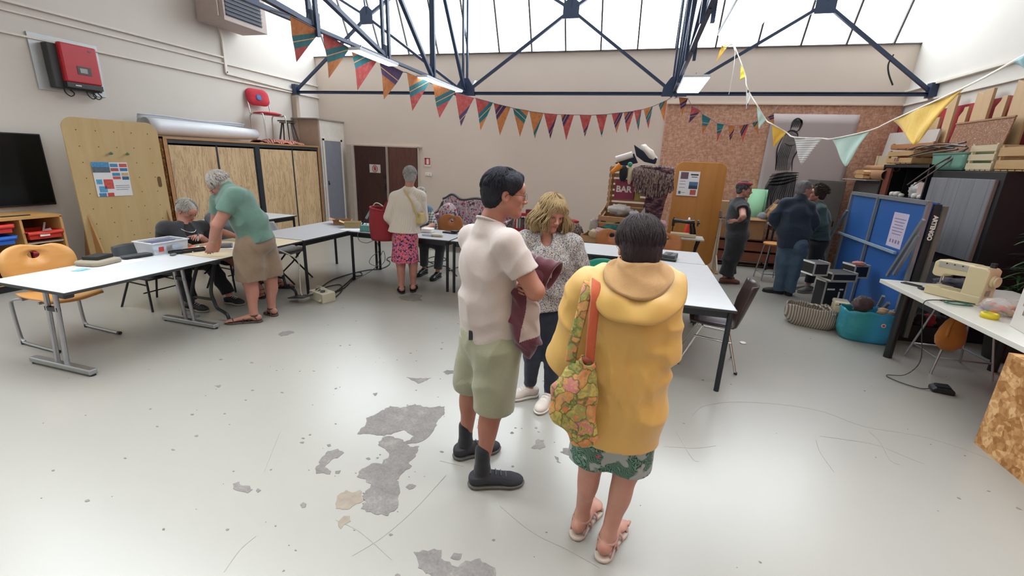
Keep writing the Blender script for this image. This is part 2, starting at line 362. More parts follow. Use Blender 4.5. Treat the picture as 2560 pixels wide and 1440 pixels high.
# roof trusses (blue-black steel lattice)
STEELB = pm('flare_blue_black_steel', '#364560', .45, .2, .08)  # blue-black steel, made bluer and lighter to carry lens flare
YT = 9.17; ZC = 3.12; X1, X2 = -3.70, 0.40
tr = thing('roof_truss', 'blue-black steel cross truss spanning wall to wall in front of the glazing', 'truss', (0, YT, ZC))
def P(mb, name, par): 
    o = mb.build(name, STEELB, par); o.matrix_parent_inverse = par.matrix_world.inverted(); return o
bpy.context.view_layer.update()
nodes = [V(XL+.05, YT, ZC+.02), V(X1, YT, ZC), V(X2, YT, ZC), V(XR-.02, YT, ZC)]
gus = [V(-5.93, YT, 4.60), V(-1.60, YT, 4.55), V(2.55, YT, 4.47)]
mb = MB()
for a, b in zip(nodes[:-1], nodes[1:]):
    mb.bar(a+V(0, 0, .02), b+V(0, 0, .02), .05, .012); mb.bar(a-V(0, 0, .02), b-V(0, 0, .02), .02, .03); mb.bar(a+V(0, .03, 0), b+V(0, .03, 0), .012, .05)
P(mb, 'bottom_chord', tr)
tops = [V(XL+.05, YT-.25, 5.7), V(X1, YT-.25, 5.7), V(X2, YT-.25, 5.7), V(XR-.05, YT-.25, 5.7)]
P(MB().bar(tops[0], tops[3], .1, .08), 'top_chord', tr)
for i, g in enumerate(gus):
    for n_ in (nodes[i], nodes[i+1], tops[i], tops[i+1]): P(MB().bar(n_, g, .055, .05), 'brace', tr)
    s_ = .15; P(MB().prism([g+V(-s_, -.04, -s_), g+V(s_, -.04, -s_), g+V(s_, -.04, s_*.7), g+V(s_*.3, -.04, s_*1.25), g+V(-s_*.3, -.04, s_*1.25), g+V(-s_, -.04, s_*.7)], (0, .014, 0)), 'gusset_plate', tr)
    P(MB().cyl(g+V(0, -.02, 0), V(g.x, YT-.25, 5.7), .018), 'tie_rod', tr)
for n_ in (nodes[1], nodes[2]): P(MB().prism([n_+V(-.22, -.03, -.05), n_+V(.22, -.03, -.05), n_+V(.2, -.03, .1), n_+V(.08, -.03, .28), n_+V(-.08, -.03, .28), n_+V(-.2, -.03, .1)], (0, .05, 0)), 'node_plate', tr)
for n_, s_ in ((nodes[0], 1), (nodes[3], -1)): P(MB().box(n_+V(s_*.03, 0, .05), (.1, .14, .22)), 'bearing_plate', tr)
def ztop(y): return 6.08-.545*(YT-y)
for X, lab in ((X1, 'blue-black lattice girder running toward the window on the wardrobe side'), (X2, 'blue-black lattice girder running toward the window above the long right tables')):
    L = thing('roof_girder', lab, 'truss', (X, YT, ZC), group='lattice girders under the roof'); bpy.context.view_layer.update()
    js = [YT, 7.67, 6.17, 4.67, 3.22]
    P(MB().bar(V(X, YT, ZC+.03), V(X, 3.2, ZC+.03), .05, .04), 'bottom_chord', L)
    P(MB().bar(V(X, YT-.15, ztop(YT-.15)-.1), V(X, 3.2, 3.3), .09, .07), 'top_chord', L)
    for i, y in enumerate(js[:-1]):
        for sx in (-.045, .045) if i != 1 else (0,):
            P(MB().bar(V(X+sx, y, ZC-.06), V(X+sx, y-.02, ztop(y)-.1), .035 if i != 1 else .09, .05), 'post', L)
        P(MB().bar(V(X, y-.05, ZC+.06), V(X, js[i+1], max(ztop(js[i+1])-.05, 3.3)), .06, .05), 'brace', L)
        P(MB().prism([V(X-.01, y-.16, ZC), V(X-.01, y+.1, ZC), V(X-.01, y+.1, ZC+.2), V(X-.01, y-.06, ZC+.2)], (.02, 0, 0)), 'joint_plate', L)
# LED panels hung under the girders
LEDM = emit('led_diffuser', '#f4f8ff', 5); FRAMEW = pm('light_frame', '#dfe6ec', .5)
def led(lab, x, y0, y1, z, w=.31):
    L = thing('ceiling_light', lab, 'ceiling light', (x, (y0+y1)/2, z), group='flat panel lights under the girders')
    l_ = y1-y0
    MB().box((0, 0, .012), (w+.03, l_+.03, .035)).build('frame', FRAMEW, L, bevel=.004)
    MB().box((0, 0, -.009), (w, l_, .008)).build('diffuser', LEDM, L)
    for s_ in (-1, 1): MB().cyl((0, s_*l_*.35, .03), (0, s_*l_*.35, .09), .006, n=6).build('hanger', CHROME, L)
led('glowing flat panel light directly above the left end of the orange-toned chipboard wall', .585, 7.1, 8.44, 3.04, .33)
led('glowing flat panel light nearest on the right girder, with pastel bunting tied to its end', .74, 3.9, 5.31, 3.12)
led('glowing flat panel light at the far end of the left girder beside red flags', -3.62, 7.1, 8.6, 3.07, .17)
led('glowing flat panel light behind the second patterned flag on the left girder', -3.62, 5.3, 6.2, 3.07, .14)
# back-left corner: closet, doors
def part(mb, name, m, par, **k): return mb.build(name, m, par, **k)
cx0, cx1, cy0 = XL, -7.28, 9.12
t = NT('closet_panel'); t.base('#bdb0a4'); t.set(rough=.8)
cm = MB(); zt = 2.55
cm.box(((cx0+cx1)/2, (cy0+YB)/2, zt/2), (cx1-cx0, YB-cy0, zt))
struct('wall_closet', cm, [pm('closet_paint', '#cdc8bf', .7)])
struct('wall_closet_side', MB().box(((cx0+cx1)/2-.02, cy0-.006, zt/2), (cx1-cx0-.04, .012, zt)), pm('closet_board', '#ad9a8b', .8))
struct('wall_closet_top', MB().box(((cx0+cx1)/2, (cy0+YB)/2-.05, zt+.012), (cx1-cx0+.06, YB-cy0+.1, .024)), pm('closet_lid', '#8d8682', .7))
g = empty('door_1'); g['kind'] = 'structure'
part(MB().box((cx1+.01, 9.52, 1.06), (.02, .60, 2.08)), 'leaf', pm('grey_door_paint', '#7b7d88', .45), g, bevel=.004)
part(MB().box((cx1+.01, 9.19, 1.07), (.03, .06, 2.14)).box((cx1+.01, 9.85, 1.07), (.03, .06, 2.14)).box((cx1+.01, 9.52, 2.12), (.03, .72, .05)), 'frame', pm('closet_paint', '#cdc8bf', .7), g)
part(MB().cyl((cx1+.02, 9.28, 1.1), (cx1+.05, 9.28, 1.1), .012).box((cx1+.024, 9.28, 1.12), (.008, .03, .1)), 'lock', DARK, g)
# double door recess in the back wall
g = empty('door_2'); g['kind'] = 'structure'
dk = wood('dark_red_wood', '#4a2a25', '#2f1a1a', 'Z', 1.2, .45); dk2 = wood('brown_red_wood', '#6a4038', '#4d2c28', 'Z', 1.2, .5)
part(MB().box((-6.53, 9.985, 1.01), (.9, .03, 2.02)), 'leaf', dk, g, bevel=.003)
part(MB().box((-5.63, 9.97, 1.01), (.78, .04, 2.02)), 'leaf', dk2, g, bevel=.003)
part(MB().box((-6.05, 9.95, 1.01), (.05, .05, 2.02)), 'meeting_strip', pm('pale_strip', '#9d8f86', .6), g)
part(MB().box((-7.06, 9.93, 1.02), (.14, .14, 2.04)).box((-6.1, 9.975, 2.035), (1.95, .05, .03)).box((-5.21, 9.975, 1.02), (.03, .05, 2.04)), 'frame', pm('door_surround', '#b9ada0', .8), g)
part(MB().box((-6.13, 9.96, 1.05), (.05, .02, .18)).cyl((-6.13, 9.93, 1.08), (-6.24, 9.93, 1.08), .01).box((-6.14, 9.955, 1.3), (.08, .02, .09)), 'handle', BLACK, g)
sn = thing('door_sign', 'white sheet with a red hand in a ring on the dark door', 'sign', (-6.41, 9.962, 1.49))
part(MB().box((0, 0, 0), (.31, .003, .20)), 'sheet', pm('paper_grey', '#c9c2bd', .8), sn)
rg = MB(); rg.tube([(.068*math.cos(a*PI/12), -.004, .08*math.sin(a*PI/12)) for a in range(25)], .008, 6)
rg.prism([(-.02, -.003, -.05), (.02, -.003, -.05), (.035, -.003, 0), (.028, -.003, .01), (.02, -.003, .045), (.008, -.003, .055), (-.01, -.003, .055), (-.022, -.003, .04), (-.03, -.003, 0)], (0, -.003, 0))
part(rg, 'symbol', pm('sign_red', '#a23a44', .7), sn)
# wall signs and socket
s_ = thing('extinguisher_sign', 'small red and white extinguisher sign on the back wall beside the double door', 'sign', (-4.985, 9.99, 1.70))
part(MB().box((0, 0, 0), (.155, .004, .2)), 'plate', pm('sign_white', '#e0d8d4', .5), s_)
part(MB().box((-.048, -.003, .02), (.045, .003, .15)).box((.055, -.003, .02), (.03, .003, .15)).box((0, -.003, .088), (.14, .003, .02)).box((-.0, -.003, -.05), (.14, .003, .012)), 'red_marks', pm('sign_red2', '#b8323c', .5), s_)
s_ = thing('wall_socket', 'white double socket low under the extinguisher sign', 'socket', (-4.96, 9.985, 1.42))
part(MB().box((0, 0, 0), (.16, .02, .075)), 'plate', WHITE, s_, bevel=.004)
for x_ in (-.04, .04): part(MB().box((x_, -.012, 0), (.05, .004, .05)), 'rocker', pm('switch_grey', '#cfcac4', .5), s_)
# sliding-door wardrobe and the things on it
OSBW = osb('osb_wardrobe', '#a5713f', '#7c4a22', '#c99a60', .8)
def plank(name, c1, c2, axis='Z', sc=1.0):
    t = NT(name); s = {'Z': (7, 7, .8), 'Y': (7, .8, 7), 'X': (.8, 7, 7)}[axis]; co = t.co(scale=tuple(sc*a for a in s))
    n = t.noise(t.warp(co, 1.2, .5), 2.2, 6, .65, .8); line = t.ramp(n, [(.44, 0.), (.5, 1.), (.53, 0.)]); q = t.mix(t.ramp(t.noise(co, .8, 3), [(.3, 0.), (.7, 1.)]), c1, c2)
    q = t.mix(t.math('MULTIPLY', line, .55), q, '#7a5a3e'); t.base(q); t.set(rough=.55); t.bump(n, .05, .003); return t.m
OAK = plank('knotty_oak_door', '#d6bc95', '#c6a880')
W_ = thing('wardrobe', 'wide sliding-door wardrobe with pale oak fronts and chipboard ends on the left wall', 'wardrobe', (-7.612, 7.24, 0))
wy0, wy1, wz = -1.79, 1.79, 1.96
for y_ in (wy0+.012, wy1-.012): part(MB().box((0, y_, wz/2), (.68, .024, wz)), 'end_panel', OSBW, W_)
part(MB().box((.0, 0, wz-.015), (.7, wy1-wy0, .03)).box((.335, wy0+.03, wz/2), (.02, .06, wz)).box((.335, wy1-.02, wz/2), (.02, .04, wz)), 'carcass', wood('wardrobe_edge', '#b98a5e', '#a67849', 'Y'), W_)
part(MB().box((.325, 0, wz-.06), (.02, wy1-wy0-.08, .06)).box((.325, 0, .03), (.02, wy1-wy0-.08, .06)).box((-.3, 0, wz/2), (.02, wy1-wy0, wz)), 'track', pm('charcoal_track', '#33373c', .5), W_)
ys = [wy0+.06, wy0+.94, wy0+1.76, wy0+1.86, wy0+2.75, wy1-.04]
k = 0
for a, b in ((0, 1), (1, 2), (3, 4), (4, 5)):
    y0, y1 = ys[a]+.015, ys[b]-.015; off = .0 if k % 2 == 0 else -.008
    d = part(MB().box((.315+off, (y0+y1)/2, wz/2-.03), (.018, y1-y0, wz-.18)), 'door', OAK, W_)
    part(MB().box((.327+off, y1+.007, wz/2-.03), (.012, .022, wz-.14)).box((.327+off, y0-.004, wz/2-.03), (.012, .012, wz-.14)), 'edge_profile', pm('charcoal_track', '#33373c', .5), d); k += 1
part(MB().box((.322, (ys[2]+ys[3])/2, wz/2-.03), (.03, .1, wz-.1)), 'centre_post', pm('dark_post', '#24282f', .5), W_)
# rolled white sheet
rl = thing('paper_roll', 'big roll of white sheeting lying on top of the wardrobe', 'roll', (-7.62, 6.45, 1.965))
mb = MB()
def roll(u, v):
    a = u*PI*2*3.2; r = .15-.095*u*(1 if u < 1 else 1); y = -.98+2.12*v
    r *= (1-.18*max(0, v-.6)/.4)
    return V(-.02+r*1.05*math.cos(a+2.2), y+.06*u, .155+r*math.sin(a+2.2)*(1-.1*v))
mb.grid(roll, 100, 14)
part(mb, 'sheet', pm('white_sheet', '#d5dbe2', .45, var=.03), rl, solid=.006)
mb = MB(); mb.grid(lambda u, v: V(-.14+.04*u-.03*math.sin(v*3), -.98+2.0*v, .27+.06*math.sin(u*2)+.01*math.sin(v*9)), 6, 20)
part(mb, 'loose_edge', pm('white_sheet', '#d5dbe2', .45, var=.03), rl, solid=.004)
# striped rug under the red chair
t = NT('striped_rug'); co = t.co(rot=(0, 0, .5)); n = t.wave(t.warp(co, 3, .15), 7, 2, 2, 1, 'Y')
t.base(t.mix(t.ramp(t.noise(co, 3, 1), [(.45, 0.), (.55, 1.)]), t.ramp(n, [(0, '#b9523f'), (.3, '#d08a6c'), (.5, '#5b5f6b'), (.7, '#e0a184'), (1, '#94404a')]), t.ramp(n, [(0, '#3b2e35'), (.5, '#8a5a58'), (1, '#d78e70')]))); t.set(rough=.95); RUGM = t.m
rg = thing('striped_rug', 'folded striped rug on the wardrobe under the red chair', 'rug', (-7.58, 8.15, 1.962))
mb = MB(); mb.grid(lambda u, v: V(-.27+.54*u, -.52+1.04*v, .05+.03*math.sin(u*3.1)+.014*math.sin(v*23+u*4)-.045*(abs(2*v-1)**8)-.04*(abs(2*u-1)**8)), 14, 40)
mb.grid(lambda u, v: V(-.27+.54*u, -.52+1.04*v, .004), 2, 2)
part(mb, 'cloth', RUGM, rg)
# red upholstered chair on the wardrobe
REDF = cloth('red_upholstery', '#b02436', '#c02f3e')
rc = thing('red_chair', 'red upholstered chair with silver tube frame perched on the wardrobe', 'chair', (-7.6, 7.95, 2.04), 1.35); rc.scale = (1.12, 1.12, 1.12)
def padded(w, d, th, R, c, n=18, crown=.02):
    mb = MB(); pts = rrect(w, d, min(w, d)*.38, 5)
    for z, s in ((-th/2, .9), (-th/2+.008, 1.0), (th/2-.012, 1.0), (th/2, .93), (th/2+crown, .6), (th/2+crown*1.2, .01)): pass
    rings = [(-th/2, .9), (-th/2+.008, 1.0), (th/2-.012, 1.0), (th/2, .94), (th/2+crown*.8, .6), (th/2+crown, .05)]
    P = []; c = Vector(c)
    for z, s in rings:
        for x, y in pts: P.append(R @ V(x*s, y*s, z)+c)
    m = len(pts); F = [(j*m+i, j*m+(i+1) % m, (j+1)*m+(i+1) % m, (j+1)*m+i) for j in range(len(rings)-1) for i in range(m)]
    F.append(tuple(range(m))[::-1]); F.append(tuple(range((len(rings)-1)*m, len(rings)*m)))
    mb._add(P, F, True); return mb
I3 = Matrix.Identity(3)
part(padded(.44, .42, .03, I3, (0, 0, .45)), 'seat', REDF, rc)
RB = Matrix.Rotation(math.radians(78), 3, 'X')
part(padded(.44, .30, .035, RB, (0, .235, .74)), 'backrest', REDF, rc)
part(padded(.10, .10, .002, RB, (0, .195, .735), crown=.002), 'round_patch', pm('blue_patch', '#4a78ae', .7), rc)
fr = MB()
for s_ in (-1, 1):
    fr.tube(spline([(s_*.2, .26, .78), (s_*.2, .2, .5), (s_*.21, .16, .44), (s_*.21, -.1, .42), (s_*.215, -.2, .40), (s_*.22, -.23, .0)], 5), .011)
    fr.tube(spline([(s_*.21, .15, .43), (s_*.215, .2, .36), (s_*.22, .23, 0)], 4), .011)
part(fr, 'frame', CHROME, rc)
# old trestle-like stool beside it
st = thing('work_stool', 'small dark stool with splayed legs behind the red chair', 'stool', (-7.66, 8.55, 2.035), .3)
part(MB().box((0, 0, .42), (.36, .14, .025)).box((0, .0, .385), (.3, .1, .02)), 'top', wood('old_grey_wood', '#5d514a', '#3d3532', 'X'), st)
for a, b in (((-.1, .03, .38), (-.15, .1, 0)), ((-.1, -.03, .38), (-.15, -.1, 0)), ((.1, .03, .38), (.17, .1, 0)), ((.1, -.03, .38), (.17, -.1, 0)), ((0, 0, .4), (0, .02, 0))):
    part(MB().bar(a, b, .022, .03), 'leg', wood('old_dark_wood', '#4a3c36', '#2f2724', 'Z'), st)
# left wall: solar inverter, heater, TV
iv = thing('inverter', 'red and grey solar inverter with little screen on a metal wall plate', 'inverter', (XL+.004, 4.82, 2.84))
part(MB().box((.008, 0, 0), (.016, .80, .70)), 'wall_plate', pm('galvanised', '#b9bec0', .5, .3), iv)
part(MB().box((.08, -.0, -.03), (.12, .56, .56)), 'heat_sink', pm('charcoal_body', '#3a3c3e', .6), iv, bevel=.01)
part(MB().box((.165, .04, .03), (.08, .44, .50)), 'cover', pm('inverter_red', '#b3202c', .45), iv, bevel=.02)
part(MB().box((.165, .04, -.255), (.078, .44, .07)), 'lower_panel', pm('charcoal_cover', '#2c2e31', .5), iv, bevel=.006)
part(MB().box((.206, .06, -.05), (.006, .17, .11)), 'screen_bezel', pm('bezel', '#4a4140', .5), iv, bevel=.002)
part(MB().box((.21, .05, -.05), (.004, .09, .06)), 'screen', pm('lcd', '#8d9490', .3), iv)
part(MB().box((.207, .17, .22), (.003, .035, .02)), 'badge', pm('badge_blue', '#4b4f6d', .4), iv)
part(MB().box((.206, -.05, -.255), (.003, .07, .012)), 'maker_text', WHITE, iv)
for y in (-.17, .1, .17): part(MB().tube(spline([(.1, y, -.29), (.1, y+.01, -.36), (.09, y+.07, -.40), (.07, y+.13, -.36), (.05, y+.1, -.31)], 5), .008), 'cable', BLACK, iv)
ht = thing('fan_heater', 'beige box fan heater with louvred grille high on the left wall', 'heater', (-7.58, 7.3, 4.28))
part(MB().box((0, .06, 0), (.6, .95, .62)), 'casing', pm('heater_beige', '#a99a94', .6), ht, bevel=.008)
part(MB().box((.30, .02, .03), (.012, .78, .52)), 'grille_back', pm('grille_dark', '#2b3342', .6), ht)
lv = MB()
for i in range(8): lv.box((.315, .02, -.2+.065*i), (.03, .78, .008), R=Matrix.Rotation(.5, 3, 'Y'))
part(lv, 'louvre', pm('louvre_grey', '#7f828a', .5, .3), ht)
part(MB().cyl((.2, -.43, .0), (.2, -.43, -.2), .008).box((.2, -.43, -.22), (.02, .012, .05)), 'pull_cord', WHITE, ht)
part(MB().bar((-.38, -.3, .2), (-.25, -.3, .2), .05, .05).bar((-.38, .3, .2), (-.25, .3, .2), .05, .05), 'bracket', STEEL, ht)
tv = thing('television', 'black flat television hung on the left wall above the tray shelves', 'television', (XL+.06, 3.52, 1.435))
part(MB().box((0, 0, 0), (.045, 1.5, .94)), 'housing', BLACK, tv, bevel=.008)
part(MB().box((.024, 0, .005), (.003, 1.46, .90)), 'screen', pm('dark_screen', '#0c1214', .18, var=.02), tv)
part(MB().box((-.04, 0, 0), (.04, .4, .3)), 'wall_mount', DARK, tv)
# tray shelf unit
BEECH = wood('beech_board', '#c99c62', '#bb8a50', 'Y', .8); BEECHZ = wood('beech_board_v', '#c99c62', '#b98850', 'Z', .8)
sh = thing('tray_shelf', 'low light-wood shelf unit with coloured trays under the television', 'shelf', (-7.62, 3.2, 0))
sx, y0, y1, z1 = .62, -.9, .76, .885
part(MB().box((0, (y0+y1)/2, z1), (sx, y1-y0+.03, .03)), 'top_board', BEECH, sh)
part(MB().box((0, y1, z1/2), (sx, .025, z1-.01)), 'side_panel', BEECHZ, sh)
part(MB().box((0, y0, z1/2), (sx, .025, z1-.01)), 'side_panel', BEECHZ, sh)
part(MB().box((0, .36, z1/2+.03), (sx-.02, .025, z1-.05)), 'divider', BEECHZ, sh)
part(MB().box((0, -.3, z1/2+.03), (sx-.02, .025, z1-.05)), 'divider', BEECHZ, sh)
part(MB().box((-sx/2+.01, (y0+y1)/2, z1/2), (.015, y1-y0, z1-.02)), 'back_panel', pm('shelf_back', '#8a6f55', .8), sh)
for z, a, b in ((.56, .36, y1), (.35, .36, y1), (.10, y0, y1), (.30, y0, .36)): part(MB().box((0, (a+b)/2, z), (sx-.03, b-a-.03, .018)), 'shelf_board', BEECH if z == .1 else pm('pale_board', '#b7a795', .6), sh)
part(MB().box((0, (y0+y1)/2, .04), (sx-.1, y1-y0-.05, .08)), 'plinth', BLACK, sh)
def tray(lab, c, y, z, w=.36):
    t_ = thing('storage_tray', lab, 'tray', (-7.32, y, z), group='coloured plastic trays in the low shelf')
    mb = MB(); W2 = w/2
    for (a, b) in (((-.36, -W2+.02), (.02, -W2+.02)), ((-.36, W2-.02), (.02, W2-.02)), ((-.36, -W2+.02), (-.36, W2-.02)), ((.02, -W2+.02), (.02, W2-.02))):
        mb.bar((a[0], a[1], 0), (b[0], b[1], 0), .008, .1)
    mb.box((-.17, 0, -.046), (.38, w-.04, .008)); mb.bar((-.36, -W2, .045), (.03, -W2, .045), .03, .01); mb.bar((-.36, W2, .045), (.03, W2, .045), .03, .01)
    part(mb, 'tub', pm('tray_'+c, c, .35), t_, bevel=.004)
    part(MB().grid(lambda u, v: V(.03+.02*math.sin(v*PI), -W2+w*u, .05-.05*v-.02*math.exp(-((u-.5)/.15)**2)*(1-v)), 20, 4), 'lip', pm('tray_'+c, c, .35), t_, solid=.006)
    part(MB().box((.045, -.02, .0), (.003, .1, .03)), 'label_card', WHITE, t_)
    return t_
tray('orange-red tray with papers, on its own in the end bay of the shelf', '#c8392c', 3.76, .66)
tray('red tray topmost in the middle bay of the shelf', '#cc3a33', 3.22, .78, .5)
tray('bright blue tray just under the red tray of the shelf', '#2f62bf', 3.22, .64, .5)
tray('dark red tray low in the end bay of the shelf', '#9c2c34', 3.76, .42)
pn = thing('shelf_papers', 'crumpled clear wrapping standing in the orange-red tray', 'papers', (-7.35, 3.78, .665)); part(MB().prism([(0, -.06, 0), (0, .08, 0), (0, .06, .06), (0, 0, .05)], (.02, 0, .01)).bar((0, -.02, 0), (-.03, .04, .14), .02, .004), 'wrapping', pm('clear_grey', '#a39a97', .3), pn)
pn = tag(MB().bar((-7.45, 3.45, .906), (-7.43, 3.72, .906), .03, .014).build('remote_control', BLACK, bevel=.003), 'black remote control lying on the tray shelf top', 'remote control')
# rounded peg board panel
def rpanel(name, lab, c, w, h, th, m, em, rz, z0=.06, r=.14):
    T_ = thing(name, lab, 'panel', c, rz)
    pts = rrect(w, h, r, 7, (0, z0+h/2)); 
    return T_, pts
PLY = wood('birch_ply', '#c7b083', '#bda273', 'Z', .5); PLYE = pm('ply_edge', '#b98e58', .6)
T_, pts = rpanel('peg_board', 'tall rounded plywood peg board with two pegs and a leaflet, beside the wardrobe end', (-7.3, 4.78, 0), 1.12, 2.08, .03, PLY, PLYE, -.14)
part(MB().prism([V(0, x, z) for x, z in pts], (.03, 0, 0)), 'board', PLY, T_, bevel=.003)
hm = MB()
for i in range(5):
    for j in range(9): hm.cyl((.0305, -.42+.21*i, .3+.21*j), (.0325, -.42+.21*i, .3+.21*j), .007, n=8)
hs = part(hm, 'drilled_holes', pm('hole_dark', '#5c4a34', .8), T_)
for y in (-.1, .1): part(MB().cyl((.03, y, 1.68), (.07, y, 1.68), .012).ball((.075, y, 1.69), .02), 'peg', pm('peg_green', '#5f7f6a', .4), T_)
part(MB().prism([V(.031, x, z) for x, z in rrect(.05, .16, .024, 4, (.47, 1.28))], (.003, 0, 0)), 'hand_slot', pm('slot_shade', '#6d5534', .9), T_)
for y in (-.5, .5): part(MB().prism([V(.03, y, .02), V(.32, y, .02), V(.30, y, .12), V(.06, y, .75), V(.03, y, .85)], (0, .02, 0)).prism([V(0, y, .02), V(-.35, y, .02), V(-.33, y, .12), V(-.06, y, .9), V(0, y, 1.05)], (0, .02, 0)), 'foot', wood('foot_wood', '#b08655', '#a27848', 'Z'), T_)
PAPER = pm('white_paper', '#dfe0e4', .7, var=.03)
def poster(name, lab, c, w, h, rz, blocks, cat='poster'):
    """flat printed sheet facing +X (before turning), blocks = (colour, y0, z0, y1, z1) in 0..1"""
    p = thing(name, lab, cat, c, rz); part(MB().box((0, 0, 0), (.0015, w, h)), 'sheet', PAPER, p)
    for col_, a, b, c2, d in blocks:
        part(MB().box((.0016, (a+c2)/2*w-w/2, (b+d)/2*h-h/2), (.0012, (c2-a)*w, (d-b)*h)), 'print', pm('ink_'+col_, col_, .6, var=.25, sc=40), p)
    return p
B = [('#4e93c8', 0, .86, .48, 1), ('#5d6b78', 0, .70, .48, .86), ('#4a8fc0', .5, .86, .72, .96), ('#c9574f', .76, .86, .98, .96), ('#b65a55', .5, .74, .72, .83), ('#3f78ae', .76, .74, .98, .83),
     ('#4a8fc0', .52, .60, .74, .69), ('#d0b07a', .78, .60, .98, .69), ('#c9574f', .52, .50, .74, .58), ('#35688f', .78, .48, .98, .58), ('#5aa5d0', .04, .36, .2, .5), ('#cf5a50', .24, .22, .5, .5), ('#5aa5d0', .08, .12, .3, .3), ('#4f86b8', .05, 0, .25, .1), ('#c9453f', .28, 0, .46, .1), ('#9aa0a8', .55, .3, .95, .32), ('#9aa0a8', .55, .24, .95, .26), ('#9aa0a8', .55, .18, .9, .2)]
pp = poster('leaflet', 'blue, red and white printed leaflet pinned on the plywood peg board', (-7.3+.045, 4.73, 1.34), .42, .47, -.14, B)
pp.location = Matrix.Rotation(-.14, 3, 'Z') @ V(.036, -.13, 0)+V(-7.3, 4.78, 1.33)
# tables
LAM_W = pm('white_laminate', '#c9cccf', .32, var=.03); LAM_G = pm('grey_laminate', '#a9abb1', .38, var=.03); LAM_C = pm('cream_laminate', '#cdbd9f', .4, var=.04)
EDGE = pm('black_edge', '#2a2c2b', .5); LEGB = pm('black_tube', '#1d2227', .4, .2)
TG = 'tables pushed together around the room'
def slab(w, d, th, m, e, T_, z=.74, edge=True):
    o = part(MB().box((0, 0, z-th/2), (w, d, th)), 'tabletop', m, T_, bevel=.004)
    if edge: part(MB().box((0, 0, z-th/2-.002), (w+.012, d+.012, th)), 'edge_band', e, o, bevel=.004)
    return o
def fourleg(lab, x0, y0, x1, y1, m, r=.02, apron=.06, z=.74, group=TG, inset=.045, name='table'):
    T_ = thing(name, lab, 'table', ((x0+x1)/2, (y0+y1)/2, 0), group=group); w, d = x1-x0, y1-y0
    slab(w, d, .022, m, EDGE, T_, z)
    a = inset; ap = MB(); zz = z-.024-apron/2
    for s in (-1, 1):
        ap.box((0, s*(d/2-a), zz), (w-2*a, .022, apron)); ap.box((s*(w/2-a), 0, zz), (.022, d-2*a, apron))
    part(ap, 'apron', LEGB, T_)
    for sx in (-1, 1):
        for sy in (-1, 1): part(MB().cyl((sx*(w/2-a+.01), sy*(d/2-a+.01), 0), (sx*(w/2-a+.01), sy*(d/2-a+.01), z-.024), r), 'leg', LEGB, T_)
    return T_
# white folding table with chrome T legs
T1 = thing('folding_table', 'white folding table with chrome T-shaped legs, nearest on the left', 'table', (-4.45, 2.735, 0), group=TG)
slab(.85, 1.29, .024, LAM_W, EDGE, T1)
for sx in (-1, 1):
    for sy in (-1, 1): part(MB().box((sx*.395, sy*.62, .712), (.075, .07, .045)), 'corner_cap', BLACK, T1, bevel=.012)
for y in (-.55, .56):
    L_ = part(MB().bar((-.36, y, .035), (.36, y, .035), .06, .045), 'foot_bar', STEEL, T1, bevel=.008)
    for x in (-.34, .34): part(MB().cyl((x, y, 0), (x, y, .014), .022), 'foot_cap', BLACK, L_)
    for x in (-.05, .06): part(MB().tube([(x, y, .05), (x, y+(.1 if y < 0 else -.1)*.3, .5), (x, y+(.1 if y < 0 else -.1)*.4, .71)], .019, 10, flat=.7), 'leg', STEEL, T1)
    part(MB().box((0, y+(.03 if y < 0 else -.03), .52), (.14, .03, .035)).bar((-.25, y, .705), (.25, y, .705), .04, .02), 'hinge', DARK, T1)
# cream folding table, seamed in the middle, on black S-curved legs
T2 = thing('folding_table', 'cream folding table in two halves on curved black legs, where the two men work', 'table', (-4.45, 3.98, 0), group=TG)
for sx in (-.212, .212):
    o = part(MB().box((sx, 0, .729), (.415, 1.17, .022)), 'tabletop', LAM_C, T2, bevel=.004)
    part(MB().box((sx, 0, .726), (.421, 1.182, .022)), 'edge_band', EDGE, o, bevel=.004)
for y in (-.5, .5):
    s = -1 if y < 0 else 1
    fr = MB()
    for q in (-1, 1):
        fr.tube(spline([(q*.10, y-s*.12, .70), (q*.11, y-s*.1, .62), (q*.13, y, .35), (q*.15, y, .22), (q*.18, y, .15), (q*.26, y, .115), (q*.31, y, .08), (q*.325, y, .0)], 6), .017, 10)
    fr.cyl((-.15, y, .24), (.15, y, .24), .014).cyl((-.2, y-s*.12, .70), (.2, y-s*.12, .70), .014)
    part(fr, 'leg', LEGB, T2)
    part(MB().bar((0, y-s*.06, .5), (0, y-s*.4, .70), .02, .008), 'stay', LEGB, T2)
fourleg('grey table with black legs between the cream table and the corner', -4.88, 4.59, -4.03, 6.28, LAM_G)
fourleg('grey table carrying the red basket and the solder station', -4.01, 5.46, -2.42, 6.24, LAM_G)
fourleg('grey table behind the man in the white T-shirt', -2.39, 5.46, -.79, 6.24, LAM_G)
fourleg('pale table in front of the two wooden chairs and black sewing machine', -.76, 5.47, .84, 6.25, LAM_W)
fourleg('pale table with its bare near corner beside the brown chair', .02, 3.70, .86, 5.45, LAM_W, r=.022)
fourleg('small pale table pushed against the wardrobe behind the grey chair', -6.5, 5.1, -5.77, 6.45, LAM_W, group=None)
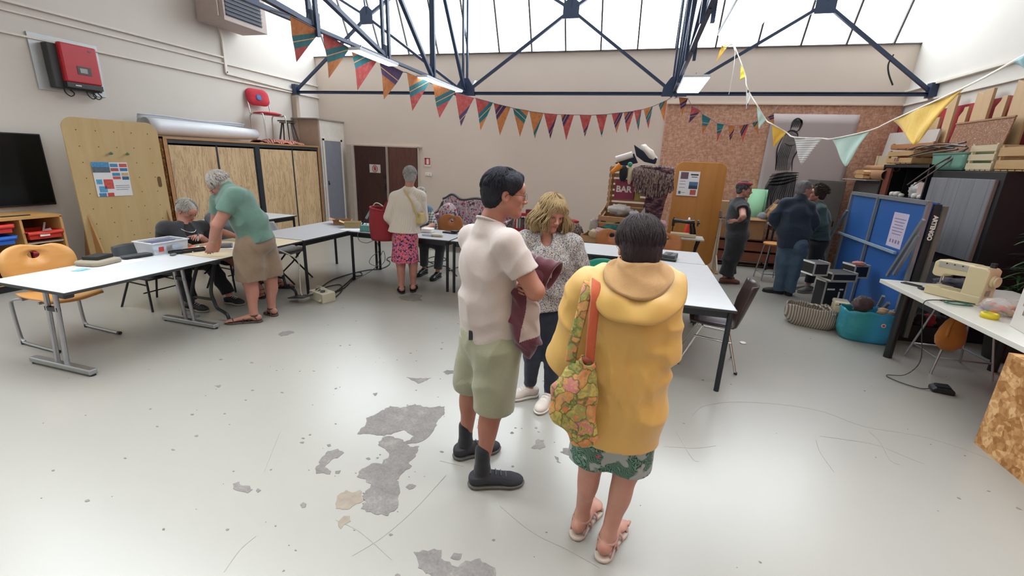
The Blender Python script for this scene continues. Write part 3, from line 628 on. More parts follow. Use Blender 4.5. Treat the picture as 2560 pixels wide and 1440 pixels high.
# chairs
ORW = wood('orange_beech', '#cf9a5a', '#c58a48', 'X', .5, .4)
def shell_chair(lab, loc, rz, hole=.035, m=ORW):
    C_ = thing('shell_chair', lab, 'chair', loc, rz, group='wooden shell chairs with a round hole')
    # faces +Y; seat at .45, back behind at -Y
    mb = MB()
    def S(u, v):
        x = (u-.5)*.42*(1-.12*(2*v-1)**2); y = -.2+.42*v; return V(x, y, .445-.012*math.cos((u-.5)*5)-.03*max(0, v-.8)**2*25+.012)
    mb.grid(S, 14, 12); part(mb, 'seat', m, C_, solid=.012)
    # backrest: wide rounded plate with hole
    n = 44; P = []; F = []
    outer = []
    for i in range(n):
        a = 2*PI*i/n; x = .245*math.copysign(abs(math.cos(a))**.75, math.cos(a)); z = .19*math.copysign(abs(math.sin(a))**.75, math.sin(a))
        if math.sin(a) > 0: z -= .03*math.exp(-((x+.05)/.07)**2)
        outer.append((x, z))
    inner = [(hole*1.15*math.cos(2*PI*i/n), .085+hole*math.sin(2*PI*i/n)) for i in range(n)]
    def bend(x, z, o=0): return V(x, -.22-.12*(z+.05)+.9*x*x+o, .70+z)
    for o in (0, .012):
        P += [bend(x, z, o) for x, z in outer]
        for tt in (.33, .66): P += [bend(a*(1-tt)+c*tt, b*(1-tt)+d*tt, o) for (a, b), (c, d) in zip(outer, inner)]
        P += [bend(x, z, o) for x, z in inner]
    K = 4*n
    for L in range(3):
        for i in range(n):
            j = (i+1) % n; a = L*n
            F.append((a+i, a+j, a+n+j, a+n+i)); F.append((K+a+i, K+a+n+i, K+a+n+j, K+a+j))
    for i in range(n):
        j = (i+1) % n; F.append((i, K+i, K+j, j)); F.append((3*n+i, 3*n+j, K+3*n+j, K+3*n+i))
    mb = MB(); mb._add(P, F, True); part(mb, 'backrest', m, C_)
    part(MB().grid(lambda u, v: V((u-.5)*.2, -.2-.02*math.sin(v*PI), .445+.1*v), 6, 5), 'back_spine', m, C_, solid=.012)
    for s in (-1, 1):
        part(MB().tube(spline([(s*.17, -.12, .43), (s*.21, -.19, .42), (s*.215, -.22, .36), (s*.215, -.22, .1), (s*.215, -.2, .03), (s*.215, -.13, .016), (s*.215, .24, .016)], 6), .014, 8, flat=.8), 'leg', STEEL, C_)
        part(MB().cyl((s*.215, .235, .016), (s*.215, .26, .016), .016).cyl((s*.215, -.2, .0), (s*.215, -.2, .03), .016), 'foot_cap', BLACK, C_)
    part(MB().cyl((-.19, -.12, .425), (.19, -.12, .425), .012).cyl((-.19, .1, .425), (.19, .1, .425), .012), 'cross_bar', STEEL, C_)
    return C_
sc = shell_chair('orange wooden shell chair tucked under the white folding table', (-5.1, 2.62, 0), -PI/2-.05)
sc.scale = (1.12, 1.12, 1.02)
BRW = wood('brown_beech', '#b87a49', '#a86a3b', 'X', .5, .4)
shell_chair('wooden shell chair behind the pale table, in front of the clothes crates', (-.30, 6.62, 0), PI+.12, m=BRW)
shell_chair('wooden shell chair behind the pale table, below the black sewing machine', (.44, 6.75, 0), PI-.1, m=BRW)
shell_chair('wooden shell chair under the seated person in blue vest', (-3.1, 6.85, 0), PI-.1, m=BRW)
def poly_chair(lab, loc, rz, m, name='plastic_chair', legm=LEGB, cross=True, group=None, back=.36):
    C_ = thing(name, lab, 'chair', loc, rz, group=group)
    if not cross: C_.scale = (1, 1, .86)
    mb = MB(); mb.grid(lambda u, v: V((u-.5)*.44*(1-.2*abs(2*v-1)**3), -.2+.42*v, .45-.02*math.sin(v*PI)*math.sin(u*PI)-.02*max(0, v-.85)*6), 12, 12); part(mb, 'seat', m, C_, solid=.03)
    mb = MB(); mb.grid(lambda u, v: V((u-.5)*.43*(1-.18*v*v), -.215-.11*v-.0+.14*(2*u-1)**2*.5, .56+back*v*.72), 12, 10); part(mb, 'backrest', m, C_, solid=.016)
    if cross:
        for s in (-1, 1):
            part(MB().tube(spline([(s*.19, -.31, .80), (s*.2, -.24, .56), (s*.205, -.1, .36), (s*.21, .28, 0)], 5), .012), 'leg', legm, C_)
            part(MB().tube([(s*.185, .16, .43), (s*.19, -.02, .22), (s*.195, -.26, 0)], .012), 'leg', legm, C_)
    else:
        for sx in (-1, 1):
            part(MB().tube([(sx*.15, -.12, .42), (sx*.2, -.26, 0)], .012), 'leg', legm, C_)
            part(MB().tube([(sx*.15, .14, .42), (sx*.2, .22, 0)], .012), 'leg', legm, C_)
            part(MB().tube([(sx*.16, -.14, .36), (sx*.16, .15, .34)], .01), 'side_rail', legm, C_)
        part(MB().tube([(-.19, .12, .24), (.19, .12, .24)], .009).box((0, 0, .425), (.3, .32, .015)), 'seat_frame', legm, C_)
    return C_
GRC = pm('grey_chair_plastic', '#8e9194', .5)
poly_chair('grey plastic folding chair pushed under the grey table', (-4.86, 5.12, 0), -PI/2+.1, GRC)
poly_chair('dark chair under the seated man in black', (-5.38, 3.62, 0), -PI/2, pm('dark_chair', '#33363a', .6), cross=False)
poly_chair('dark grey chair under the seated person hidden by the man in green', (-5.2, 4.55, 0), -PI/2, pm('dark_chair', '#33363a', .6), cross=False)
# brown shell chair with chrome legs
BRP = pm('brown_shell_plastic', '#3a2b2a', .3)
bc = thing('brown_chair', 'dark brown plastic shell chair with chrome legs at the bare table corner', 'chair', (.83, 4.36, 0), PI/2-.1)
def shell(u, v):
    w = .24*(1-.12*v); x = (2*u-1)*w
    if v < .5: t_ = v*2; y = .22-.40*t_; z = .43-.02*t_-.012*math.sin(t_*PI)
    else: t_ = (v-.5)*2; y = -.18-.13*t_**.8; z = .41+.42*t_
    side = .05*abs(2*u-1)**3; bl = max(0, min(1, (v-.35)/.4))
    return V(x, y+side*bl*1.4, z+side*(1-bl*.8))
part(MB().grid(shell, 18, 26), 'shell', BRP, bc, solid=.012)
part(MB().grid(lambda u, v: V((u-.5)*.36, -.14+.32*v, .445-.012*math.cos((u-.5)*4)), 8, 8), 'seat_pad', pm('mauve_pad', '#6b6270', .35), bc, solid=.012)
for sx in (-1, 1):
    part(MB().tube([(sx*.13, .10, .40), (sx*.2, .27, 0)], .011), 'leg', CHROME, bc); part(MB().tube([(sx*.13, -.12, .40), (sx*.2, -.24, 0)], .011), 'leg', CHROME, bc)
    part(MB().tube([(sx*.16, .16, .30), (sx*.16, -.16, .28)], .01), 'side_rail', CHROME, bc)
    for y in (.27, -.24): part(MB().cyl((sx*.2, y, 0), (sx*.2, y, .02), .015), 'foot_cap', BLACK, bc)
part(MB().tube([(-.14, .1, .39), (.14, .1, .39)], .01).tube([(-.14, -.12, .39), (.14, -.12, .39)], .01), 'seat_frame', CHROME, bc)
# teal folding chair
TEAL = pm('teal_plastic', '#1f9a82', .4)
tc = thing('folding_chair', 'teal folding chair with arched open back behind the blonde woman', 'chair', (-.29, 5.2, 0), .0)
def arch(u, v):
    a = PI*u; R0 = .135+.075*v*(.6+.4*math.sin(a)); x = -math.cos(a)*(.15+.07*v); z = .60+math.sin(a)**.6*(.075+.13*v)
    return V(x, -.23-.12*(z-.5), z)
part(MB().grid(arch, 26, 6), 'backrest', TEAL, tc, solid=.02)
part(MB().box((-.19, -.24, .57), (.05, .02, .1)).box((.19, -.24, .57), (.05, .02, .1)), 'back_post', TEAL, tc, bevel=.008)
part(MB().grid(lambda u, v: V((u-.5)*.38, -.2+.38*v, .44-.01*math.sin(v*PI)), 8, 8), 'seat', TEAL, tc, solid=.025)
for s in (-1, 1):
    part(MB().tube([(s*.18, -.25, .6), (s*.18, -.1, .35), (s*.18, .22, 0)], .011), 'leg', STEEL, tc); part(MB().tube([(s*.16, .12, .42), (s*.17, -.24, 0)], .011), 'leg', STEEL, tc)
part(MB().tube([(-.18, .2, .03), (.18, .2, .03)], .009).tube([(-.17, -.2, .06), (.17, -.2, .06)], .009), 'cross_bar', STEEL, tc)
# chipboard wall, printed banner
OSBR = osb('osb_wall_boards', '#bd8f76', '#a97c65', '#cba38b', .8)
struct('wall_back_osb', MB().box((2.335, 9.985, 1.52), (3.97, .03, 3.03)).box((.35, 9.98, 1.52), (.03, .04, 3.04)), OSBR)
struct('trim_9', MB().box((2.33, 9.97, 3.045), (4.0, .05, .02)), pm('pale_batten', '#c9b6a4', .7))
bn = thing('banner', 'tall mauve-grey cloth banner with a dark draped-form print on the chipboard wall', 'banner', (2.98, 9.955, 0))
t = NT('banner_cloth'); co = t.co(); t.base(t.mix(t.noise(co, 1.5, 3), '#a89c9c', '#b4a8a6')); t.set(rough=.9); t.bump(t.noise(co, 200, 2), .15, .003)
part(MB().grid(lambda u, v: V((u-.5)*1.44-.02*(1-v), -.006+.004*math.sin(u*9)*v, 1.0+1.88*v), 20, 12), 'cloth', t.m, bn, solid=.003)
# plain draped upright form in brushed dark strokes
ink = pm('banner_ink', '#2f2f34', .9, var=.3); inkg = pm('banner_grey_ink', '#77706f', .9, var=.3)
rb_ = random.Random(5); mb = MB(); mg = MB()
def stroke(m_, pts, w, y=-.013): 
    P = spline([V(x, y, z) for x, z in pts], 5); n = len(P)
    for i in range(n-1):
        a, b = P[i], P[i+1]; d = (b-a).normalized(); nrm = V(-d.z, 0, d.x); w0 = w*(.3+math.sin(PI*(i+.5)/n)); w1 = w*(.3+math.sin(PI*(i+1.5)/n)) if i < n-2 else w*.2
        m_._add([a-nrm*w0, a+nrm*w0, b+nrm*w1, b-nrm*w1], [(0, 1, 2, 3)], False)
mg.prism([(x, -.010, z) for x, z in ((-.42, 1.05), (-.38, 1.5), (-.30, 1.72), (-.05, 1.78), (.12, 1.70), (.18, 1.4), (.1, 1.05))], (0, -.001, 0))
mg.prism([(x, -.010, z) for x, z in ((-.22, 2.45), (-.12, 2.5), (0, 2.44), (.02, 2.1), (-.02, 1.8), (-.24, 1.78), (-.28, 2.1))], (0, -.001, 0))
for i in range(15):
    x0 = -.38+.038*i; stroke(mb, [(x0*.6+.02, 1.74), (x0*.8, 1.55), (x0-.02, 1.3), (x0+.03*math.sin(i*2), 1.05)], .006+.006*rb_.random())
for i in range(4): stroke(mb, [(-.34, 1.66-.05*i), (-.1, 1.74-.07*i), (.16, 1.76-.04*i)], .012)
stroke(mb, [(-.24, 2.42), (-.30, 2.2), (-.27, 1.95), (-.26, 1.78)], .010); stroke(mb, [(.0, 2.44), (.05, 2.2), (0, 2.0), (.03, 1.78)], .010)
stroke(mb, [(-.22, 2.44), (-.14, 2.52), (-.04, 2.5), (.01, 2.43)], .014); stroke(mb, [(-.2, 2.3), (-.1, 2.25), (0, 2.28)], .006); stroke(mb, [(-.14, 2.52), (-.13, 2.68), (-.05, 2.74), (.03, 2.66), (0, 2.54), (-.05, 2.5)], .012)
for i in range(5): stroke(mb, [(-.13+.03*i, 2.58), (-.10+.03*i, 2.68), (-.07+.02*i, 2.72)], .01)
for i in range(7): stroke(mb, [(-.25+.03*i, 1.8), (-.27+.03*i, 2.0), (-.24+.03*i, 2.3)], .005)
for m_, k_ in ((mg, inkg), (mb, ink)): part(m_, 'print', k_, bn).location = (-.22, 0, .06)
# rounded orange-toned board on feet, with notice
OBR = wood('orange_panel', '#b98040', '#a9702f', 'Z', .4, .35)
pb = thing('partition_board', 'tall orange-toned wooden partition with rounded top and a notice, near the chipboard wall', 'panel', (1.02, 8.75, 0), .06)
part(MB().prism([V(x, 0, z) for x, z in rrect(.86, 1.86, .13, 7, (0, .07+.93))], (0, .035, 0)), 'board', OBR, pb, bevel=.006)
wm = pm('beige_foot', '#b5a894', .6)
for x in (.46, -.46): part(MB().prism([V(x, -.36, .02), V(x, -.34, .07), V(x, -.1, .3), V(x, -.035, .95), V(x, -.02, .95), V(x, -.0, .02)], (.02*(1 if x > 0 else -1), 0, 0)).prism([V(x, .04, .02), V(x, .04, .95), V(x, .14, .3), V(x, .36, .07), V(x, .36, .02)], (.02*(1 if x > 0 else -1), 0, 0)), 'foot', wm, pb)
for x in (.46, -.46): part(MB().box((x, -.0, .012), (.05, .74, .02)), 'base_rail', wood('orange_rail', '#b98b52', '#a57a43', 'Y'), pb)
part(MB().box((.44, -.03, 1.05), (.04, .05, .1)).tube(spline([(.47, -.04, 1.0), (.46, -.06, .93), (.49, -.05, .88), (.5, -.04, .96), (.47, -.04, 1.0)], 4), .006), 'latch', STEEL, pb)
nt = thing('notice', 'white printed notice with small pictures taped on the orange partition', 'notice', (.83, 8.725, 1.55), .06)
part(MB().box((0, 0, 0), (.36, .002, .43)), 'sheet', PAPER, nt)
for c, x, z, w, h in (('#6a5560', -.08, .14, .13, .12), ('#4b6f9c', .09, -.0, .15, .07), ('#39434f', .09, -.06, .15, .06), ('#bb5a55', .1, -.15, .1, .09), ('#20242b', .09, .16, .13, .025), ('#3a4250', .09, .12, .1, .012), ('#9296a0', -.1, .04, .1, .01), ('#9296a0', -.1, -.01, .1, .01), ('#9296a0', -.1, -.07, .1, .01), ('#54704f', -.13, -.16, .04, .05), ('#9296a0', -.07, -.16, .07, .01)):
    part(MB().box((x, -.0018, z), (w, .0012, h)), 'print', pm('ink_'+c, c, .6, var=.2, sc=40), nt)
# low drawers and clutter along the chipboard wall
DRW = wood('brown_drawer', '#8a5038', '#774230', 'X', .6, .5); DRF = wood('drawer_frame', '#6d3f2d', '#5a3325', 'Z', .6, .6)
for x, lab in ((2.33, 'low brown drawer unit behind the metal stool'), (1.60, 'low brown drawer unit behind the orange-toned partition')):
    dr = thing('drawer_unit', lab, 'drawers', (x, 9.62, 0), group='low brown drawer units by the chipboard wall')
    part(MB().box((-.35, 0, .27), (.02, .5, .54)).box((.35, 0, .27), (.02, .5, .54)).box((0, 0, .54), (.74, .52, .02)).box((0, .24, .27), (.7, .02, .5)).box((0, -.2, .03), (.7, .03, .02)), 'carcass', DRF, dr)
    for z in (.41, .2): part(MB().box((0, -.245, z), (.66, .018, .17)), 'drawer', DRW, dr, bevel=.003)
CARD = pm('cardboard', '#a57b58', .85, var=.1, bump=.15); CARD2 = pm('pale_cardboard', '#b59878', .85, var=.1, bump=.15); KRAFT = pm('kraft_paper', '#a98255', .8, var=.15, bump=.3, bsc=18)
def carton(name, lab, loc, d, rz, m=CARD, open_=True, cat='box'):
    c = thing(name, lab, cat, loc, rz); w, dp, h = d; mb = MB()
    for x, y, a, b in ((0, -dp/2, w, .006), (0, dp/2, w, .006), (-w/2, 0, .006, dp), (w/2, 0, .006, dp)): mb.box((x, y, h/2), (a, b, h))
    mb.box((0, 0, .004), (w, dp, .008)); part(mb, 'carton', m, c)
    if open_:
        for q, (x, y, R) in enumerate(((0, -dp/2, 'a'), (0, dp/2, 'b'))):
            part(MB().box((0, y*1.18, h+.03), (w*.96, dp*.25, .005), R=Matrix.Rotation((.7 if y < 0 else -.7), 3, 'X')), 'flap', m, c)
    else: part(MB().box((0, 0, h), (w, dp, .005)), 'lid', m, c)
    return c
carton('cardboard_box', 'tall brown cardboard box on the drawers behind the woman in black', (2.18, 9.5, .552), (.34, .3, .36), .1)
carton('cardboard_box', 'small printed carton behind the latch of the orange partition', (1.62, 9.6, .93), (.26, .24, .3), 0, CARD2, False)
carton('cardboard_box', 'brown box resting on the drawers behind the partition edge', (1.62, 9.55, .552), (.42, .34, .34), -.1, CARD, False)
wt = thing('work_table', 'small white-topped side table holding the crumpled paper bag', 'table', (2.75, 9.35, 0))
part(MB().box((0, 0, .86), (.62, .4, .03)), 'tabletop', LAM_W, wt)
for sx in (-1, 1):
    for sy in (-1, 1): part(MB().bar((sx*.27, sy*.17, 0), (sx*.27, sy*.17, .845), .03, .03), 'leg', DARK, wt)
part(MB().box((0, 0, .8), (.56, .34, .08)), 'apron', wood('brown_apron_wood', '#6b4a3a', '#5a3b2e', 'X'), wt)  # brown wood apron below the top
def lump(c, r, seed=0, amp=.35, fr=3.0, n=20, mb=None, flatz=None, R=None):
    mb = mb or MB(); c = Vector(c); m = n//2+1; P = []; o = V(seed*7.3, seed*3.1, seed)
    for j in range(m+1):
        a = PI*j/m
        for i in range(n):
            t_ = 2*PI*i/n; d = V(math.sin(a)*math.cos(t_), math.sin(a)*math.sin(t_), math.cos(a))
            k = 1+amp*noise.noise(d*fr+o)+amp*.5*noise.noise(d*fr*2.3+o)
            q = V(d.x*r[0]*k, d.y*r[1]*k, d.z*r[2]*k)
            if R is not None: q = R @ q
            p = q+c
            if flatz is not None and p.z < flatz: p.z = flatz
            P.append(p)
    return mb._add(P, [(j*n+i, (j+1)*n+i, (j+1)*n+(i+1) % n, j*n+(i+1) % n) for j in range(m) for i in range(n)], True)
tag(lump((2.6, 9.3, 1.06), (.24, .15, .2), 3, .35, 4, 26, flatz=.876).build('paper_bag', KRAFT), 'crumpled brown paper bag left of the man in the navy jacket', 'bag')
tag(MB().box((0, 0, 0), (.5, .02, .04), R=Matrix.Rotation(-.95, 3, 'Y')).build('wooden_lath', wood('mauve_lath', '#a98d84', '#937a72', 'X')), 'pale wooden lath leaning against the paper bag', 'lath').location = (2.38, 9.42, 1.12)
gr = thing('foam_roll', 'upright mint green foam roll behind the woman in black', 'roll', (2.22, 9.72, .56))
mb = MB(); mb.grid(lambda u, v: V((.17-.09*u)*math.cos(u*14), (.17-.09*u)*math.sin(u*14), .0+.92*v), 80, 2); part(mb, 'foam', pm('mint_foam', '#8fc39c', .7, var=.05), gr, solid=.006)
tag(lump((2.3, 9.4, .98), (.09, .07, .09), 9, .2).build('grey_bundle', cloth('grey_bundle_cloth', '#7d8284')), 'small grey bundle on the cardboard box', 'bundle')
# metal stool
def stool(lab, loc, rz=0):
    s = thing('stool', lab, 'stool', loc, rz, group='round wooden stools on bent steel legs')
    part(MB().lathe([(.0, .615), (.165, .615), (.172, .625), (.172, .64), (.165, .648), (0, .65)], n=28), 'seat', wood('stool_seat', '#c98f52', '#bd8245', 'X', .5), s)
    for k in range(4):
        a = PI/4+k*PI/2; c_, s__ = math.cos(a), math.sin(a); part(MB().tube(spline([(c_*.08, s__*.08, .61), (c_*.14, s__*.14, .60), (c_*.16, s__*.16, .55), (c_*.235, s__*.235, 0)], 4), .011), 'leg', STEEL, s)
    part(MB().tube([(.215*math.cos(PI/4+k*PI/2), .215*math.sin(PI/4+k*PI/2), .12) for k in range(5)], .008), 'foot_ring', STEEL, s)
stool('round stool with wooden seat left of the man in jeans', (2.33, 8.42, 0), .15)
stool('round stool mostly hidden behind the man in jeans', (2.72, 8.5, 0), .5)
# grey metal cabinets, lockers
GM = pm('grey_cabinet_metal', '#66625f', .45, .2, .04); GM2 = pm('grey_cabinet_metal2', '#777473', .45, .2, .04)
c1 = thing('metal_cabinet', 'grey metal cabinet facing the room beside the curly-haired person', 'cabinet', (3.30, 9.62, 0))
part(MB().box((0, 0, .86), (.42, .6, 1.70)), 'body', GM, c1, bevel=.005)
part(MB().box((0, -.305, .87), (.40, .012, 1.64)), 'door', pm('cab_door', '#6f6b69', .4, .2), c1, bevel=.003)
part(MB().box((.14, -.316, .95), (.02, .012, .1)), 'handle', DARK, c1)
c2 = thing('metal_cabinet', 'long grey metal cabinet under the cardboard tubes', 'cabinet', (4.03, 9.08, 0))
part(MB().box((0, 0, .87), (.6, .95, 1.74)), 'body', GM, c2, bevel=.005)
part(MB().box((-.31, 0, .9), (.012, .9, 1.6)), 'door', pm('cab_door', '#6f6b69', .4, .2), c2, bevel=.003)
part(MB().box((-.1, 0, 1.75), (.84, .9, .012)), 'top_sheet', pm('pale_top', '#9ea3a6', .5), c2)
# black locker with open bay
BLK = pm('black_carcass', '#1f2124', .5, var=.03)
lk = thing('black_locker', 'black wooden locker with open upper bay of white bits and brown side', 'locker', (4.0, 7.98, 0))
w, d, h = .62, 1.22, 2.0
mb = MB(); mb.box((0, -d/2+.015, h/2), (w, .03, h)).box((0, d/2-.015, h/2), (w, .03, h)).box((.29, 0, h/2), (.03, d, h)).box((0, 0, h-.02), (w, d, .04)).box((0, 0, 1.52), (w-.02, d, .03)).box((0, 0, .04), (w, d, .08))
part(mb, 'carcass', BLK, lk)
part(MB().box((-.3, 0, .76), (.02, d-.05, 1.36)), 'lower_door', pm('black_door', '#26282b', .5), lk, bevel=.003)
part(MB().box((-.28, .48, 1.72), (.03, .17, .46)), 'brown_panel', wood('red_brown_panel', '#7d4433', '#6b382a', 'Z'), lk)
part(MB().box((.1, .36, 1.72), (.4, .02, .46)), 'divider', BLK, lk)
def bits(name, lab, cat, specs, grp=None):
    for i, (x, y, z, r, c, l) in enumerate(specs):
        tag(lump((x, y, z), r, i+2, .25, 3, 12).build(name, pm(name+c, c, .6), None), l, cat, grp)
tag(lump((3.86, 7.78, 1.63), (.12, .16, .13), 4, .5, 4, 18).build('plastic_bag', pm('crinkled_clear', '#b5b3b0', .3, var=.3, sc=30)), 'crinkled clear plastic bag in the open black bay', 'bag')
for i, (y, r) in enumerate(((8.22, .045), (8.1, .05), (7.98, .035), (7.62, .05), (7.5, .04))):
    tag(MB().lathe([(0, 0), (r*.8, 0), (r, r*.6), (r*.9, r*1.3), (r*.4, r*1.5), (0, r*1.4)], n=12).build('ceramic_pot', pm('white_ceramic', '#c9c5bd', .4)), 'small white pot on the floor of the open black bay', 'pot', 'white pots in the black bay').location = (3.74, y, 1.536)
tag(MB().box((0, 0, .1), (.02, .25, .2)).box((-.012, 0, .1), (.004, .2, .15)).build('framed_print', [pm('print_pink', '#b9a39a', .6)]), 'pale framed print leaning in the open black bay', 'frame').location = (3.76, 7.52, 1.56)
# big black cabinet with grey planked front
bcab = thing('black_cabinet', 'large black cabinet with grey planked sliding front beside the plant', 'cabinet', (4.02, 6.66, 0))
part(MB().box((0, 0, .96), (.64, 1.25, 1.92)), 'body', BLK, bcab, bevel=.004)
t = NT('grey_planked_front'); co = t.co(scale=(1, 1, 1)); yy = t.sep(co)[1]; ln = t.math('FRACT', t.math('MULTIPLY', yy, 4.2)); g_ = t.noise(t.co(scale=(8, 8, .7)), 2, 5)
t.base(t.mix(t.ramp(ln, [(0, 1.), (.03, 0.), (.97, 0.), (1, 1.)]), t.ramp(g_, [(.3, '#77777b'), (.7, '#86868a')]), '#5c5c60')); t.set(rough=.5); part(MB().box((-.335, .02, 1.385), (.03, 1.12, .90)), 'sliding_front', t.m, bcab, bevel=.003)
part(MB().box((-.335, -.545, 1.385), (.032, .02, .90)), 'front_edge', pm('mauve_edge', '#7d6a68', .6), bcab)
part(MB().box((-.335, .1, .5), (.02, .9, .6)), 'lower_front', pm('grey_lower_front', '#67686b', .5), bcab)
# folded blue table-tennis table
BLUE = pm('table_tennis_blue', '#2a5a9c', .42, var=.04, sc=30); ALU = pm('aluminium_profile', '#8f969c', .4, .6)
tt = thing('table_tennis_table', 'folded blue table-tennis table standing on edge with aluminium frame', 'table', (2.98, 6.72, 0), -.03)
y0, y1, z0, z1 = -1.03, .93, .06, 1.57
part(MB().box((.0, (y0+y1)/2, (z0+z1)/2), (.018, y1-y0, z1-z0)), 'blue_half', BLUE, tt)
fr = MB()
for a, b in (((-.015, y0, z1), (-.015, y1, z1)), ((-.015, y0, z0), (-.015, y1, z0)), ((-.015, y0, z0), (-.015, y0, z1)), ((-.015, y1, z0), (-.015, y1, z1))): fr.bar(a, b, .035, .045)
part(fr, 'frame', ALU, tt)
part(MB().bar((-.03, .08, z0), (-.03, .08, z1), .03, .035), 'middle_bar', ALU, tt)
part(MB().bar((-.05, -.72, .98), (-.05, y1+.05, .98), .03, .03), 'cross_bar', pm('pale_blue_bar', '#9bb0bd', .4, .3), tt)
for a, b in (((-.10, -1.19, 1.41), (-.10, -.81, .72)), ((-.09, -1.16, 1.24), (-.09, -.92, .76)), ((-.12, -.9, .50), (-.09, -.7, .12)), ((-.10, -1.0, .45), (-.10, -.74, .12)), ((-.05, y1-.05, 1.32), (-.12, y1+.30, .72)), ((-.12, y1+.30, .72), (-.05, y1+.1, .25))): part(MB().bar(a, b, .028, .035), 'leg_bar', ALU, tt)
part(MB().box((.09, (y0+y1)/2, .9), (.018, y1-y0-.1, 1.35)), 'rear_half', BLUE, tt)
part(MB().box((.045, y0-.03, .84), (.06, .03, 1.45)), 'edge_channel', pm('dark_channel', '#25282c', .5), tt)
part(MB().bar((.1, y0-.05, .1), (.1, y0-.05, 1.55), .04, .05), 'post', pm('grey_post', '#6f6f68', .5, .3), tt)
def text(s, size, m, par, loc, rot, name='lettering', ext=.001, align='CENTER', bold=0.0):
    cu = bpy.data.curves.new(name, 'FONT'); cu.body = s; cu.size = size; cu.extrude = ext; cu.align_x = align; cu.align_y = 'CENTER'; cu.offset = bold; cu.resolution_u = 3
    o = bpy.data.objects.new(name, cu); COL.objects.link(o); cu.materials.append(m); o.location = loc; o.rotation_euler = rot
    me = bpy.data.meshes.new_from_object(o.evaluated_get(bpy.context.evaluated_depsgraph_get())); n_ = bpy.data.objects.new(name, me); COL.objects.link(n_); n_.location = loc; n_.rotation_euler = rot; n_.parent = par; bpy.data.objects.remove(o)
    return n_
text('ARTENGO', .055, WHITE, tt, (.045, y0-.057, 1.32), (PI/2, PI/2, 0), bold=.003)
np_ = thing('notice', 'pinkish printed notice taped on the blue table-tennis table', 'notice', (2.955, 6.18, 1.22), -.03)
part(MB().box((0, 0, 0), (.002, .34, .40)), 'sheet', pm('pink_paper', '#b9b0c4', .7), np_)
pr = MB()
for i in range(6): pr.box((-.002, 0, .13-.035*i), (.001, .26-.03*(i % 3), .008))
for i in range(4): pr.box((-.002, -.1+.065*i, -.13), (.001, .03, .04))
part(pr, 'print', pm('mauve_ink', '#7d6f8c', .7), np_)
# shelf tops: boards, crates, tubes
PINE = wood('pine_board', '#c9ab85', '#bb9a72', 'Z', .5, .6); PINEX = wood('pine_crate', '#c2a072', '#ae8a5c', 'Y', .7, .6); PINEP = wood('pale_crate', '#cfc2a2', '#c0b090', 'Y', .7, .6)
for i, (a, wd, zt_) in enumerate(((9.05, .16, 2.80), (8.72, .2, 2.72), (8.36, .18, 2.98), (8.1, .16, 2.80), (7.72, .3, 2.97), (7.42, .16, 2.85), (7.05, .3, 3.0), (6.72, .2, 2.8), (6.35, .28, 2.95), (5.95, .2, 3.0))):
    z0_ = 1.762 if a > 8.6 else (2.003 if a > 7.37 else 1.923); pk = tag(MB().prism([V(0, -wd/2, 0), V(0, wd/2, 0), V(0, wd/2, zt_-z0_-.12*(i % 2)), V(0, wd*.1, zt_-z0_-.05), V(0, wd*.05, zt_-z0_), V(0, -wd/2, zt_-z0_)], (.035, 0, 0)).build('pine_plank', PINE, bevel=.003),
        'pine plank, '+('first', 'second', 'third', 'fourth', 'fifth', 'sixth', 'seventh', 'eighth', 'ninth', 'tenth')[i]+' from the corner in the row against the red wall', 'plank', 'pine planks against the red wall')
    pk.location = (4.25+.03*(i % 2)-.03, a, z0_); 
wpn = tag(MB().prism([V(0, -.72, 0), V(0, .72, 0), V(0, .72, .40), V(0, -.72, .37)], (.03, 0, 0)).build('white_board', pm('white_board_paint', '#bdb6b0', .6)), 'off-white board leaning on the wall behind the fruit crate', 'board'); wpn.location = (4.12, 9.05, 2.16); wpn.rotation_euler = (0, .08, 0)
ch = thing('chalked_board', 'brown hardboard panel covered in white chalk scribbles, leaning in front of the planks', 'board', (4.1, 7.43, 2.14)); ch.rotation_euler = (0, .1, 0)
t = NT('chalked_hardboard'); co = t.co(); s1 = t.wave(t.warp(co, 14, .12), 16, 3, 2, 2, 'Z'); s2 = t.noise(co, 28, 3, .7); m_ = t.math('MULTIPLY', t.ramp(s1, [(.78, 0.), (.86, 1.)]), t.ramp(s2, [(.48, 0.), (.52, 1.)]))
lft = t.ramp(t.sep(co)[1], [(.0, 1.), (.25, .0)]); t.base(t.mix(t.math('MULTIPLY', m_, .7), '#8a5f47', '#c9a98d')); t.set(rough=.8)
part(MB().box((0, 0, .21), (.014, 1.04, .42)), 'panel', t.m, ch)
part(MB().box((-.006, 0, .425), (.02, 1.06, .02)), 'edge_strip', wood('strip', '#a87c58', '#946a49', 'Y'), ch)
def crate(name, lab, loc, dims, rz=0, rx=0, m=PINEX, slats=4, par=None, bottom=True, front=True, cat='crate', grp=None, ry=0):
    c = thing(name, lab, cat, loc, rz, grp); c.rotation_euler = (rx, ry, rz); w, d, h = dims; mb = MB()
    sh_ = h/slats
    for i in range(slats):
        z = sh_*(i+.5)
        mb.box((0, d/2, z), (w, .012, sh_*.68)); mb.box((-w/2, 0, z), (.012, d, sh_*.68)); mb.box((w/2, 0, z), (.012, d, sh_*.68))
        if front: mb.box((0, -d/2, z), (w, .012, sh_*.68))
    part(mb, 'slatted_sides', m, c)
    for sx in (-1, 1):
        for sy in (-1, 1): part(MB().box((sx*(w/2-.02), sy*(d/2-.02), h/2), (.03, .03, h)), 'corner_post', m, c)
    if bottom:
        mb = MB()
        for i in range(5): mb.box((0, -d/2+d*(i+.5)/5, .006), (w, d/5*.8, .012))
        part(mb, 'base', m, c)
    return c
